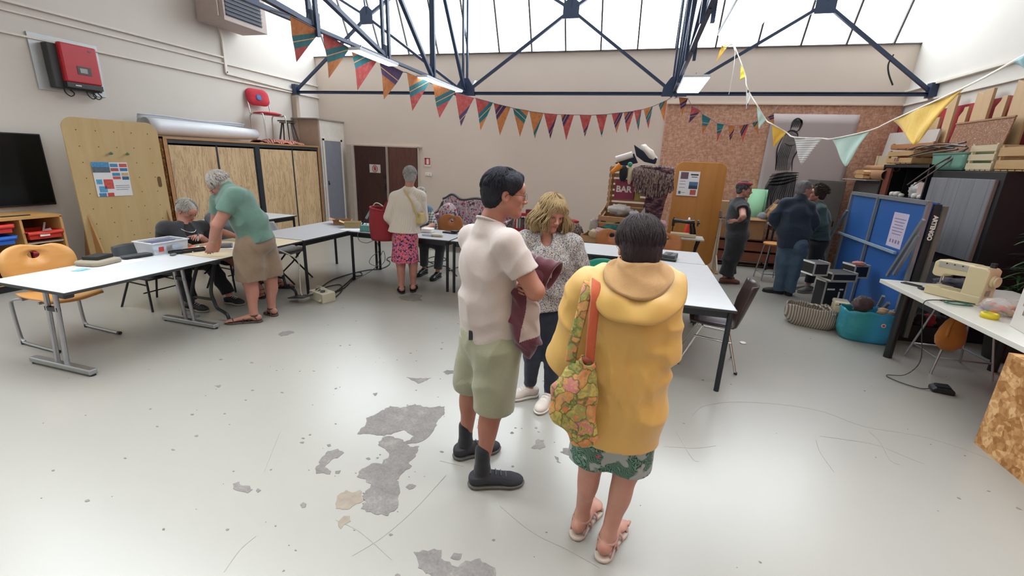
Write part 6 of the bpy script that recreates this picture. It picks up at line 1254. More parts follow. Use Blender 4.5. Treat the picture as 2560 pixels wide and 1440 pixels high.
for i, (a, b, c_, d_, y, m_) in enumerate(F4):
    dy = 0 if i < 5 else (.12, .2, .38, .2)[i-5]
    A, B = ony(*a, y+dy), ony(*b, y-dy); T = ony(*c_, y)
    nrm = (B-A).cross(T-A).normalized()
    mb = MB()
    def fn(u, v, A=A, B=B, T=T, nrm=nrm, i=i):
        p = A.lerp(B, u); return p.lerp(T+(B-A)*.04*(u-.5), v)+nrm*(.008*math.sin(u*4+i)*v*(1-v)*2+.004*math.sin(u*9+v*6))
    mb.grid(fn, 12, 14); f_ = part(mb, 'flag', m_, b3, solid=.003); f_.matrix_parent_inverse = b3.matrix_world.inverted(); f_['label'] = 'pastel cloth flag'
    cord += [A, B]
cord = cord[:1]+[ony(1835, 112, 5.2), ony(1850, 150, 5.17)]+cord[3:]
bpart(MB().tube(spline(cord, 3), .0055, 6, flat=.6), 'cord', CRT, b3)
bpart(MB().tube(spline([ony(1838, 128, 5.15), ony(1834, 170, 5.12), ony(1828, 205, 5.14), ony(1822, 236, 5.15)], 4), .007, 6, flat=.4), 'loose_tape', CRT, b3)
bpart(MB().tube(spline([ony(1805, 112, 5.25), ony(1815, 118, 5.2), ony(1830, 110, 5.2), ony(1838, 128, 5.15)], 4), .012, 6, flat=.5), 'knot', CRT, b3)
hk = tag(MB().tube(spline([ony(2234, 136, YT), ony(2221, 160, YT), ony(2222, 185, YT), ony(2232, 213, YT)], 5), .012, 6).build('hanging_wire', BC), 'short dark wire dangling in front of the upper back wall at the right', 'wire')
for X_, x_, y_ in ((X1+.13, 1190, 215), (X2-.16, 1682, 205)):
    o = bpart(MB().bar(ony(x_, y_-12, YT+.22), V(X_, YT+.02, ZC+.02), .05, .04), 'tube_fitting', pm('pale_tube', '#b5b0ae', .4), tr)
# implicit-surface modeller for people and clothing
F32 = np.float32
def _n(v): v = np.asarray(v, float); return v/max(1e-9, np.linalg.norm(v))
class Prim:
    """k: blend radius; sub: subtract; clips: list of (point, outward normal)"""
    def __init__(s, kind, k=.02, sub=False, clips=(), **q): s.kind, s.k, s.sub, s.clips, s.q = kind, k, sub, list(clips), q
    def bounds(s, pad):
        q = s.q
        if s.kind == 'cone':
            r = max(q['ra'], q['rb'])*max(1, q.get('fk', 1)); a, b = np.array(q['a']), np.array(q['b']); return np.minimum(a, b)-r-pad, np.maximum(a, b)+r+pad
        r = max(q['r']); c = np.array(q['c']); return c-r-pad, c+r+pad
    def ev(s, X, Y, Z):
        q = s.q
        if s.kind == 'cone':
            a, b = np.array(q['a'], float), np.array(q['b'], float); d = b-a; L2 = d@d+1e-12
            px, py, pz = X-F32(a[0]), Y-F32(a[1]), Z-F32(a[2])
            t = np.clip((px*F32(d[0])+py*F32(d[1])+pz*F32(d[2]))/F32(L2), 0, 1)
            px = px-t*F32(d[0]); py = py-t*F32(d[1]); pz = pz-t*F32(d[2]); r = F32(q['ra'])+t*F32(q['rb']-q['ra'])
            m = q.get('mid')
            if m: r = r+F32(m)*np.sin(t*F32(PI))
            fk = q.get('fk', 1)
            if fk != 1:
                n = _n(q['fn']); al = px*F32(n[0])+py*F32(n[1])+pz*F32(n[2]); L = np.sqrt(px*px+py*py+pz*pz-al*al*F32(1-1/fk**2)); D = (L-r)*F32(min(1, fk) if fk < 1 else 1)
            else: D = np.sqrt(px*px+py*py+pz*pz)-r
        else:
            c, r, R = q['c'], q['r'], q['R']
            px, py, pz = X-F32(c[0]), Y-F32(c[1]), Z-F32(c[2])
            u = [(px*F32(R[i][0])+py*F32(R[i][1])+pz*F32(R[i][2])) for i in range(3)]
            k0 = np.sqrt(sum((u[i]/F32(r[i]))**2 for i in range(3))); k1 = np.sqrt(sum((u[i]/F32(r[i]**2))**2 for i in range(3)))+F32(1e-6)
            D = k0*(k0-1)/k1
        for p, n in s.clips:
            n = _n(n); h = (X-F32(p[0]))*F32(n[0])+(Y-F32(p[1]))*F32(n[1])+(Z-F32(p[2]))*F32(n[2]); D = np.maximum(D, h)
        return D
def cone(a, b, ra, rb=None, k=.02, fn=None, fk=1, mid=0, clips=(), sub=False): return Prim('cone', k, sub, clips, a=tuple(a), b=tuple(b), ra=ra, rb=ra if rb is None else rb, fn=fn, fk=fk, mid=mid)
def ell(c, r, R=None, k=.02, clips=(), sub=False):
    if not hasattr(r, '__len__'): r = (r, r, r)
    return Prim('ell', k, sub, clips, c=tuple(c), r=tuple(r), R=[tuple(x) for x in (R if R is not None else ((1, 0, 0), (0, 1, 0), (0, 0, 1)))])
def _axis(lo, hi, h, zones):
    out = [lo]; x = lo
    while x < hi:
        s = h
        for a, b, hh in zones:
            if a-hh <= x <= b: s = min(s, hh)
        if len(out) > 1:
            s = min(s, (out[-1]-out[-2])*1.25)
        nx = x+s
        for a, b, hh in zones:
            if x < a < nx and s > hh: nx = max(a, x+hh)
        x = nx; out.append(x)
    return np.array(out, F32)
def surface(prims, h=.008, zones=(), folds=(), clips=(), shell=None):
    """prims -> verts, quads. zones: (lo3, hi3, step). folds: (centre|None, radius, dir, freq, amp, warp)"""
    pos = [p for p in prims if not p.sub]; pad = h*2.5+.01
    lo = np.min([p.bounds(pad)[0] for p in pos], 0); hi = np.max([p.bounds(pad)[1] for p in pos], 0)
    ax = [_axis(lo[i], hi[i], h, [(z[0][i], z[1][i], z[2]) for z in zones]) for i in range(3)]
    f = np.full([len(a) for a in ax], .2, F32)
    for p in prims:
        a, b = p.bounds(p.k+h*3+.012); w = []
        for i in range(3): i0 = int(np.searchsorted(ax[i], a[i])); i1 = int(np.searchsorted(ax[i], b[i])); w.append(slice(max(0, i0-1), min(len(ax[i]), i1+1)))
        if any(s_.stop <= s_.start for s_ in w): continue
        X, Y, Z = ax[0][w[0]][:, None, None], ax[1][w[1]][None, :, None], ax[2][w[2]][None, None, :]
        D = p.ev(X, Y, Z); cur = f[tuple(w)]; k = F32(max(p.k, 1e-4))
        if p.sub:
            hh = np.maximum(k-np.abs(cur+D), 0)/k; f[tuple(w)] = np.maximum(cur, -D)+hh*hh*k*F32(.25)
        else:
            hh = np.maximum(k-np.abs(cur-D), 0)/k; f[tuple(w)] = np.minimum(cur, D)-hh*hh*k*F32(.25)
    if folds or clips or shell:
        X, Y, Z = ax[0][:, None, None], ax[1][None, :, None], ax[2][None, None, :]
        idx = np.nonzero(np.abs(f) < .05); x, y, z = ax[0][idx[0]], ax[1][idx[1]], ax[2][idx[2]]; d = np.zeros(len(x), F32)
        for c, rad, dr, fr, amp, wp in folds:
            dr = _n(dr); o = _n(np.cross(dr, (.31, .77, .55))); q = x*F32(dr[0])+y*F32(dr[1])+z*F32(dr[2]); s_ = x*F32(o[0])+y*F32(o[1])+z*F32(o[2])
            v = np.sin(q*F32(fr)+F32(wp)*np.sin(s_*F32(fr*.43)+F32(fr*.1))+F32(wp*.7)*np.sin(s_*F32(fr*.91)+q*F32(fr*.3)))
            v = 2*np.abs(np.sin(np.arcsin(np.clip(v, -1, 1))*.5+.785))-1.4
            if c is not None: v = v*np.exp(-(((x-F32(c[0]))**2+(y-F32(c[1]))**2+(z-F32(c[2]))**2)/F32(rad**2)))
            d += F32(amp)*v
        f[idx] += d
        for p, n in clips:
            n = _n(n); f = np.maximum(f, (X-F32(p[0]))*F32(n[0])+(Y-F32(p[1]))*F32(n[1])+(Z-F32(p[2]))*F32(n[2]))
    return _nets(f, ax)
def _nets(f, ax):
    f[0] = .1; f[-1] = .1; f[:, 0] = .1; f[:, -1] = .1; f[:, :, 0] = .1; f[:, :, -1] = .1
    s = f < 0; nx, ny, nz = f.shape; cnt = np.zeros((nx-1, ny-1, nz-1), np.int8)
    C8 = [(i, j, k) for i in (0, 1) for j in (0, 1) for k in (0, 1)]
    for i, j, k in C8: cnt += s[i:nx-1+i, j:ny-1+j, k:nz-1+k]
    act = (cnt > 0) & (cnt < 8); I, J, K = np.nonzero(act); N = len(I)
    vid = np.full(act.shape, -1, np.int32); vid[I, J, K] = np.arange(N)
    val = {c: f[I+c[0], J+c[1], K+c[2]] for c in C8}; P = np.zeros((N, 3)); W = np.zeros(N)
    A = [a.astype(np.float64) for a in ax]
    for c in C8:
        for a in range(3):
            if c[a] == 1: continue
            e = list(c); e[a] = 1; e = tuple(e); v0, v1 = val[c], val[e]; m = (v0 < 0) != (v1 < 0); t = np.where(m, v0/(v0-v1+1e-20), 0)
            q = np.stack([A[0][I+c[0]], A[1][J+c[1]], A[2][K+c[2]]], 1); g = (I, J, K)[a]; q[:, a] += t*(A[a][g+1]-A[a][g]); P += q*m[:, None]; W += m
    P /= W[:, None]; Q = []
    for a in range(3):
        s0 = [slice(None)]*3; s1 = [slice(None)]*3; s0[a] = slice(0, -1); s1[a] = slice(1, None)
        ch = s[tuple(s0)] != s[tuple(s1)]; ia = np.nonzero(ch); b, c = (a+1) % 3, (a+2) % 3
        ok = (ia[b] > 0) & (ia[c] > 0) & (ia[b] < f.shape[b]-1) & (ia[c] < f.shape[c]-1); ia = [q[ok] for q in ia]; ins = s[tuple(ia)]
        def vv(db, dc): q = list(ia); q[b] = ia[b]+db; q[c] = ia[c]+dc; return vid[tuple(q)]
        quad = np.stack([vv(-1, -1), vv(0, -1), vv(0, 0), vv(-1, 0)], 1); quad[~ins] = quad[~ins][:, ::-1]; Q.append(quad)
    return P, np.concatenate(Q)
def smooth_mesh(P, Q, it=1, lam=.5):
    E = np.concatenate([Q[:, [0, 1]], Q[:, [1, 2]], Q[:, [2, 3]], Q[:, [3, 0]]])
    for _ in range(it):
        S = np.zeros_like(P); c = np.zeros(len(P)); np.add.at(S, E[:, 0], P[E[:, 1]]); np.add.at(c, E[:, 0], 1); np.add.at(S, E[:, 1], P[E[:, 0]]); np.add.at(c, E[:, 1], 1)
        P = P*(1-lam)+lam*S/np.maximum(c, 1)[:, None]
    return P
def mesh_obj(name, P, Q, mats, parent, origin=(0, 0, 0), matfn=None, sm=1):
    if sm: P = smooth_mesh(P, Q, sm)
    P = P-np.asarray(origin, float); me = bpy.data.meshes.new(name); n = len(P); m = len(Q)
    me.vertices.add(n); me.vertices.foreach_set('co', P.astype(F32).ravel()); me.loops.add(4*m); me.polygons.add(m)
    me.loops.foreach_set('vertex_index', Q.astype(np.int32).ravel()); me.polygons.foreach_set('loop_start', np.arange(0, 4*m, 4, dtype=np.int32)); me.polygons.foreach_set('loop_total', np.full(m, 4, np.int32))
    me.polygons.foreach_set('use_smooth', np.ones(m, bool))
    for q in (mats if isinstance(mats, (list, tuple)) else [mats]): me.materials.append(q)
    if matfn is not None: me.polygons.foreach_set('material_index', matfn(P[Q].mean(1)+np.asarray(origin, float)).astype(np.int32))
    me.update(); me.validate(); o = bpy.data.objects.new(name, me); COL.objects.link(o)
    if parent: o.parent = parent
    return o
# human figure
def skinmat(name, c, red='#b0604e', rough=.5):
    t = NT(name); co = t.co(); n = t.noise(co, 12, 4); n2 = t.noise(co, 180, 2); t.base(t.mix(t.math('MULTIPLY', t.ramp(n, [(.35, 0.), (.7, 1.)]), .35), c, red)); t.set(rough=rough, sss=.08, spec=.35); t.b.inputs['Subsurface Radius'].default_value = (.02, .008, .005); t.bump(n2, .06, .002); return t.m
def hairmat(name, c1, c2, axis='Z', rough=.55):
    t = NT(name); s = {'Z': (1, 1, .15), 'X': (.15, 1, 1)}[axis]; n = t.noise(t.co(scale=s), 170, 4, .6); n2 = t.noise(t.co(), 14, 2); t.base(t.mix(t.math('ADD', t.math('MULTIPLY', n, .8), t.math('MULTIPLY', t.math('SUBTRACT', n2, .5), .8)), c1, c2)); t.set(rough=.7, spec=.15); t.bump(n, .6, .01); return t.m
EYEW = pm('shaded_eye_white', '#9a908a', .3, var=.02); IRIS = pm('iris', '#2c2622', .2); LASH = pm('lash', '#2a201c', .6)  # eye white darkened: shading of the sockets put into its colour
SKIN_SET = {}
class Human:
    """all points are world coordinates; fr: body-facing direction, J: joints"""
    def __init__(s, label, J, face, up=(0, 0, 1), skin=None, build=1.0, hs=1.0, body_fwd=None, female=False, h=.009, far=False, cat='person'):
        s.J = {k: np.array(v, float) for k, v in J.items()}; s.O = s.J['origin']; s.root = thing('person', label, cat, tuple(s.O)); s.b = build; s.hs = hs; s.skin = skin; s.female = female; s.far = far; s.h = h
        f = _n(face); u = _n(up); r = _n(np.cross(f, u)); u = np.cross(r, f); s.HF = (r, f, u); s.C = s.J['head']
        sh = s.J['shR']-s.J['shL']; s.right = _n(sh); s.fwd = _n(body_fwd if body_fwd is not None else np.cross((0, 0, 1), s.right)); s.prims = []; s.hands = []; s.extra = []
    def hp(s, x, y, z): r, f, u = s.HF; return s.C+(r*x+f*y+u*z)*s.hs
    def headprims(s):
        q = s.hs; R = s.HF; P = s.hp; o = []
        def E(c, r, k=.015, sub=False): o.append(ell(P(*c), [a*q for a in r], R, k, sub=sub))
        def Cn(a, b, ra, rb, k=.012, sub=False): o.append(cone(P(*a), P(*b), ra*q, rb*q, k, sub=sub))
        E((0, -.015, .035), (.074, .094, .080)); E((0, .028, -.028), (.058, .063, .078), .03); Cn((-.046, -.0, -.045), (0, .066, -.090), .022, .018, .025); Cn((.046, 0, -.045), (0, .066, -.090), .022, .018, .025)
        E((0, .070, -.090), (.022, .018, .018), .02); E((0, .072, .035), (.055, .028, .035), .03)
        for sx in (-1, 1):
            E((sx*.040, .058, -.018), (.023, .024, .02), .02); Cn((sx*.012, .088, .019), (sx*.042, .078, .021), .009, .008, .012); E((sx*.030, .093, .002), (.0175, .012, .0115), .012, True)
            E((sx*.0305, .0760, .000), (.0165, .0150, .0140), .005); E((sx*.0305, .0905, -.0005), (.0120, .0085, .0040), .002, True); E((sx*.076, -.008, -.006), (.009, .019, .030), .006); E((sx*.083, -.002, -.004), (.005, .010, .017), .006, True); Cn((sx*.0, .088, -.048), (sx*.024, .078, -.06), .012, .008, .01)
        Cn((0, .090, .010), (0, .107, -.026), .0075, .0105, .012); E((0, .110, -.030), (.0115, .0115, .010), .008)
        for sx in (-1, 1): E((sx*.0125, .100, -.033), (.008, .010, .007), .006)
        Cn((-.022, .083, -.0575), (0, .0915, -.055), .004, .0055, .005); Cn((.022, .083, -.0575), (0, .0915, -.055), .004, .0055, .005); Cn((-.014, .0845, -.0655), (.014, .0845, -.0655), .0062, .0062, .006); Cn((-.022, .0925, -.0605), (.022, .0925, -.0605), .0018, .0018, .003, True)
        nb = s.J['neck']; o.append(cone(P(0, -.028, -.055), nb, .052*q*s.b**.5, .058*s.b**.5, .03)); return o
    def torsoprims(s, t=0.0, k=.05, chest=1.0, belly=1.0, hipw=1.0):
        J, b = s.J, s.b; R = (s.right, np.cross((0, 0, 1), s.right), (0, 0, 1)); o = []
        ch, wa, pe = J['chest'], J['waist'], J['pelvis']; w = .5*np.linalg.norm(J['shR']-J['shL'])
        ax = _n(ch-pe); fr = _n(np.cross(ax, s.right)); R1 = (s.right, fr, np.cross(s.right, fr))
        o.append(ell(ch, ((w*.93)*chest+t, .118*b*chest+t, .17+t), R1, k)); o.append(cone(ch, wa, .118*b*chest+t, .108*b*belly+t, k, s.right, 1.32))
        o.append(cone(wa, pe, .108*b*belly+t, .118*b+t, k, s.right, 1.3*hipw)); o.append(ell(pe, (.165*b*hipw+t, .125*b+t, .13+t), R1, k))
        if not s.female: o.append(ell(ch+fr*(.045*b)-R1[2]*0+np.array((0, 0, .02)), (.125*b+t, .07*b+t, .09+t), R1, .04))
        else:
            for sx in (-1, 1): o.append(ell(ch+fr*(.085*b)+s.right*(sx*.075*b)+np.array((0, 0, -.03)), (.062*b+t, .055*b+t, .062*b+t), R1, .04))
        for side in 'LR':
            S = J['sh'+side]; o.append(cone(J['neck']-np.array((0, 0, .035)), S, .045*b+t, .052*b+t, .045)); o.append(ell(S, .052*b+t, k=.05))
        return o
    def arm(s, side, t=0.0, to=1.0, fore=True, k=.025, flare=0.0, clip=True):
        J, b = s.J, s.b; S, E_, Wr = J['sh'+side], J['el'+side], J['wr'+side]; o = []; ff = .9 if s.female else 1.0
        end = S+(E_-S)*min(1, to); r0, r1 = .053*b*ff+t, (.053+(.043-.053)*min(1, to))*b*ff+t+flare
        cl = [(end, end-S)] if (to < 1 and clip) else []
        o.append(cone(S, end+(end-S)*(.1 if cl else 0), r0, r1, k, clips=cl, mid=.004 if to >= 1 else 0))
        if fore and to >= 1:
            f = to-1; end = E_+(Wr-E_)*min(1, f) if to > 1 else Wr; full = (to <= 1)
            q = 1.0 if full else min(1, f); cl = [] if full else [(end, end-E_)]
            o.append(cone(E_, end+(0 if full else 1)*(end-E_)*.06, .043*b*ff+t, (.043-.016*q)*b*ff+t+flare, k, clips=cl, mid=.006 if full else 0))
        return o
    def leg(s, side, t=0.0, to=2.0, k=.03, flare=0.0, clip=True):
        J, b = s.J, s.b; H, K, A = J['hip'+side], J['kn'+side], J['an'+side]; o = []
        q = min(1, to); end = H+(K-H)*q; cl = [(end, end-H)] if to < 1 and clip else []
        o.append(cone(H, end+(end-H)*(.04 if cl else 0), .092*b+t, (.092-.034*q)*b+t+flare, k+.02, clips=cl, mid=.006*b))
        if to > 1:
            q = min(1, to-1); end = K+(A-K)*q; cl = [(end, end-K)] if to < 2 and clip else []
            o.append(cone(K, end+(end-K)*(.05 if cl else 0), .057*b+t, (.057-.022*q)*b+t+flare, k, clips=cl))
            if t < .012:
                back = _n(np.cross(s.right, _n(A-K))); back = back*(1 if back@s.fwd < 0 else -1); o.append(ell(K+(A-K)*.3+back*.018*b, (.046*b+t, .046*b+t, .10), k=.03)); o.append(ell(K-back*.02*b, (.042*b, .042*b, .05), k=.03))
        return o
    def footdir(s, side): return _n(s.J['toe'+side]-s.J['an'+side]*np.array((1, 1, 0))-np.array((0, 0, s.J['toe'+side][2])))
    def foot(s, side, t=0.0, k=.02):
        A, T = s.J['an'+side], s.J['toe'+side]; d = T-A; d[2] = 0; d = _n(d); z0 = T[2]; r = _n(np.cross(d, (0, 0, 1))); o = []
        heel = np.array((A[0], A[1], z0+.035))-d*.035; o.append(ell(heel, (.036+t, .040+t, .036+t), (r, d, (0, 0, 1)), k)); o.append(cone(A, heel+d*.03, .036+t, .036+t, k)); ball = np.array((T[0], T[1], z0+.017))-d*.065
        o.append(cone(heel+d*.05+np.array((0, 0, .018)), ball, .033+t, .017+t, .014, r, 1.35)); o.append(ell(ball+d*.015, (.042+t, .050+t, .014+t), (r, d, (0, 0, 1)), .012))
        if t == 0:
            for i in range(5): a = ball+r*(-.034+.017*i)*(1 if side == 'R' else -1)*-1+d*(.05-.007*i)+np.array((0, 0, -.004)); o.append(cone(a, a+d*(.026-.004*i), .0105-.0012*i, .009-.0008*i, .004))
        return o
    def hand(s, side, d, palm, thumb, curl=.5, sc=1.0, spread=.012, tc=.4, fist=False):
        """d: wrist->knuckles, palm: palm normal, thumb: towards the thumb side"""
        W = s.J['wr'+side]; d = _n(d); palm = _n(palm-np.dot(palm, d)*d); th = _n(thumb-np.dot(thumb, d)*d-np.dot(thumb, palm)*palm); q = sc*(.92 if s.female else 1.0); o = []
        o.append(cone(W, W+d*.04*q, .026*q, .03*q, .015, palm, .75)); o.append(ell(W+d*.055*q, (.040*q, .050*q, .017*q), (th, d, palm), .012)); o.append(ell(W+d*.035*q+th*.022*q+palm*.008*q, (.02*q, .032*q, .016*q), (th, d, palm), .012))
        for i, (L, off) in enumerate(((.070, .029), (.078, .010), (.073, -.009), (.058, -.027))):
            p = W+(d*(.095 if i in (1, 2) else .088)+th*off)*q; a = curl*(.55+.1*i); dd = _n(d*math.cos(a)+palm*math.sin(a)+th*(1.5-i)*spread*4); rr = (.0095-.0006*i)*q; o.append(cone(W+(d*.06+th*off*.8)*q, p, .0115*q, rr, .006))
            for j, fL in enumerate((.46, .31, .25)):
                e = p+dd*L*fL*q; o.append(cone(p, e, rr*(1-.08*j), rr*(.94-.1*j), .003)); p = e; a += curl*(.9 if j == 0 else .6); dd = _n(d*math.cos(a)+palm*math.sin(a)+th*(1.5-i)*spread*3)
        p = W+(d*.025+th*.025+palm*.008)*q; dd = _n(d*.62+th*.75+palm*.25); 
        for j, (L, r_) in enumerate(((.042, .0125), (.034, .0105), (.026, .009))):
            e = p+dd*L*q; o.append(cone(p, e, r_*q, (r_-.001)*q, .006)); p = e; dd = _n(dd*(1-tc*.4)+d*.4*tc+palm*.5*tc)
        s.hands.append((W+d*.08*q, .105*q)); return o
    def build_body(s, hands=(), feet='LR', legs=True, extra=(), name='body', lip='#a0524c', torso=True, hstep=None):
        pr = s.headprims()+(s.torsoprims(-.012) if torso else [])
        for sd in 'LR':
            if 'el'+sd in s.J: pr += s.arm(sd)
            if legs and 'kn'+sd in s.J: pr += s.leg(sd)
            if sd in feet and 'toe'+sd in s.J: pr += s.foot(sd)
        for hd in hands: pr += s.hand(**hd)
        pr += list(extra); hz = (hstep or (.0048 if s.far else .0026)); c = s.hp(0, .01, -.02); zones = [(c-.125*s.hs, c+.125*s.hs, hz)]
        for c, r_ in s.hands: zones.append((c-r_, c+r_, .0055 if s.far else .0038))
        P, Q = surface(pr, s.h, zones); L = s.hp(0, .093, -.0605); r, f, u = s.HF
        def mf(c):
            d = c-L; x, y, z = d@r, d@f, d@u; m = ((x/.022)**2+((z-.0005)/(.0095-.10*np.abs(x)))**2 < s.hs**2) & (y > -.014); return m.astype(int)
        o = mesh_obj(name, P, Q, [s.skin, pm('lips'+lip, lip, .5)], s.root, s.O, mf, 1); s.body = o; return o
    def eyes(s, brow=None, gaze=(0, 0), browth=.0035):
        for sx in (-1, 1):
            c = V(*(s.hp(sx*.0305, .0772, 0)-s.O)); R = Matrix([s.HF[0], s.HF[1], s.HF[2]]).transposed(); mb = MB(); q = s.hs
            mb.ball(c, .0134*q, 14); mb.cur = 1; g = V(*s.HF[1])+V(*s.HF[0])*gaze[0]+V(*s.HF[2])*gaze[1]; g.normalize(); mb.ball(c+g*.0064*q, .0076*q, 12)
            o = mb.build('eye', [EYEW, IRIS], s.root)
            mb = MB(); mb.tube([c+R @ V(x*q, (.0115-.25*abs(x))*q+.0015, (.0060-24*x*x)*q) for x in (-.0135, -.008, 0, .008, .0135)], .0018*q, 5); mb.build('upper_lash', LASH, s.root)
            if brow: mb = MB(); mb.tube([V(*(s.hp(sx*x, y, z)-s.O)) for x, y, z in ((.012, .0965, .020), (.024, .0945, .0245), (.036, .089, .0245), (.046, .080, .018))], browth*q, 6, rr=[browth*.8*q, browth*1.2*q, browth*q, browth*.4*q], flat=.6); mb.build('eyebrow', brow, s.root)
    def garment(s, name, prims, m, h=None, folds=(), clips=(), zones=(), sm=1, label=None, matfn=None):
        P, Q = surface(prims, h or s.h, zones, folds, clips); o = mesh_obj(name, P, Q, m, s.root, s.O, matfn, sm)
        if label: o['label'] = label
        return o
    def add(s, name, mb, m, label=None, **k):
        """mb was collected in world coordinates"""
        mb.v = [tuple(Vector(v)-Vector(tuple(s.O))) for v in mb.v]; o = mb.build(name, m, s.root, **k)
        if label: o['label'] = label
        return o
    def glasses(s, m, w=.031, round_=False, r=.0011):
        mb = MB(); P = lambda x, y, z: Vector(tuple(s.hp(x, y, z)))
        for sx in (-1, 1):
            n = 20; hh = .016 if not round_ else .019; ww = .022 if not round_ else .02
            mb.tube([P(sx*w+ww*math.copysign(abs(math.cos(2*PI*i/n))**.7, math.cos(2*PI*i/n)), .104-.12*abs(sx*w+ww*math.cos(2*PI*i/n)-0)**1.0*.25, -.003+hh*math.copysign(abs(math.sin(2*PI*i/n))**.7, math.sin(2*PI*i/n))) for i in range(n+1)], r, 5)
            mb.tube([P(sx*(w+ww), .098, .004), P(sx*.072, .06, .006), P(sx*.080, .0, .006), P(sx*.082, -.012, -.004)], r*1.2, 5)
        mb.tube([P(-.010, .104, .002), P(0, .108, .004), P(.010, .104, .002)], r, 5); return s.add('glasses', mb, m)
    def hairlocks(s, n, seed, m, fn, r=.006, name='hair_lock', seg=7, sides=5):
        rg_ = random.Random(seed); mb = MB()
        for i in range(n):
            pts, r0 = fn(rg_, i); N = len(pts); mb.tube([Vector(tuple(p)) for p in pts], r, sides, rr=[r0*(1-.85*(k/(N-1))**2.2) for k in range(N)])
        return s.add(name, mb, m)
def scalp(s, th, ph, off=0.0, rr=(.079, .100, .088), c=(0, -.015, .035)):
    """point on the skull: th polar from the crown, ph azimuth (0 = face, pi = nape)"""
    return s.hp(c[0]+(rr[0]+off)*math.sin(th)*math.sin(ph), c[1]+(rr[1]+off)*math.sin(th)*math.cos(ph), c[2]+(rr[2]+off)*math.cos(th))
def plane_at(O, px, py, d=0.0):
    """point seen at (px, py) on the upright plane through O square to the sight line, d metres further away"""
    g = V(O[0], O[1], 0); u = g.normalized(); r_ = ray(px, py); return np.array(V(0, 0, CAM_H)+r_*((g.length+d)/(r_.x*u.x+r_.y*u.y)))
# people
UP = np.array((0, 0, 1.0))
def A3(*a): return np.array(a, float)
def frame(O): u = np.array((O[0], O[1], 0.)); u /= np.linalg.norm(u); return u, np.array((u[1], -u[0], 0.))   # away, image-right
def rot2(v, deg): a = math.radians(deg); return A3(v[0]*math.cos(a)-v[1]*math.sin(a), v[0]*math.sin(a)+v[1]*math.cos(a), 0)
SK1 = skinmat('tanned_skin', '#9a6a58', '#884c40'); SK2 = skinmat('fair_skin', '#ae8271', '#a05e50'); SK3 = skinmat('pinkish_skin', '#aa7c6c', '#a05c4e')
def shoe(H, side, m, sole, t=.012, z0=0.0, hi=.05, w=1.0, name='shoe', laces=None):
    A, T = H.J['an'+side], H.J['toe'+side]; d = T-A; d[2] = 0; d = _n(d); r = _n(np.cross(d, UP)); heel = A3(A[0], A[1], z0+.045)-d*.03; ball = A3(T[0], T[1], z0+.036)-d*.07
    pr = [ell(heel, (.040*w, .048, .046), (r, d, UP), .02), cone(heel+A3(0, 0, .02), ball+A3(0, 0, .01), .042, .034, .02, r, 1.15), ell(ball+d*.015, (.049*w, .072, .034), (r, d, UP), .02), cone(A+A3(0, 0, hi-.05)*.3, heel+A3(0, 0, .03)+d*.02, .044, .044, .02)]
    P, Q = surface(pr, .0055, clips=[((0, 0, z0+.016), (0, 0, -1)), (tuple(A3(A[0], A[1], z0+.06+hi*.6)), tuple(_n(UP-d*.25)))]); o = mesh_obj(name, P, Q, m, H.root, H.O)
    ps = [ell(heel-A3(0, 0, .02), (.044*w, .053, .05), (r, d, UP), .02), cone(heel-A3(0, 0, .02), ball-A3(0, 0, .012), .044, .044, .02, r, 1.1), ell(ball+d*.017-A3(0, 0, .012), (.053*w, .078, .04), (r, d, UP), .02)]
    P, Q = surface(ps, .0055, clips=[((0, 0, z0+.024), (0, 0, 1)), ((0, 0, z0+.001), (0, 0, -1))]); s_ = mesh_obj('sole', P, Q, sole, o, H.O*0)
    s_.data.transform(Matrix.Translation(-Vector(tuple(H.O))))
    if laces:
        mb = MB()
        for i in range(4):
            c = heel+(ball-heel)*(.42+.16*i)+UP*(.058-.006*i); mb.tube([Vector(tuple(c-r*.024)), Vector(tuple(c+UP*.008)), Vector(tuple(c+r*.024))], .0032, 5)
        mb.v = [tuple(Vector(v)-Vector(tuple(H.O))) for v in mb.v]; mb.build('laces', laces, o)
    return o
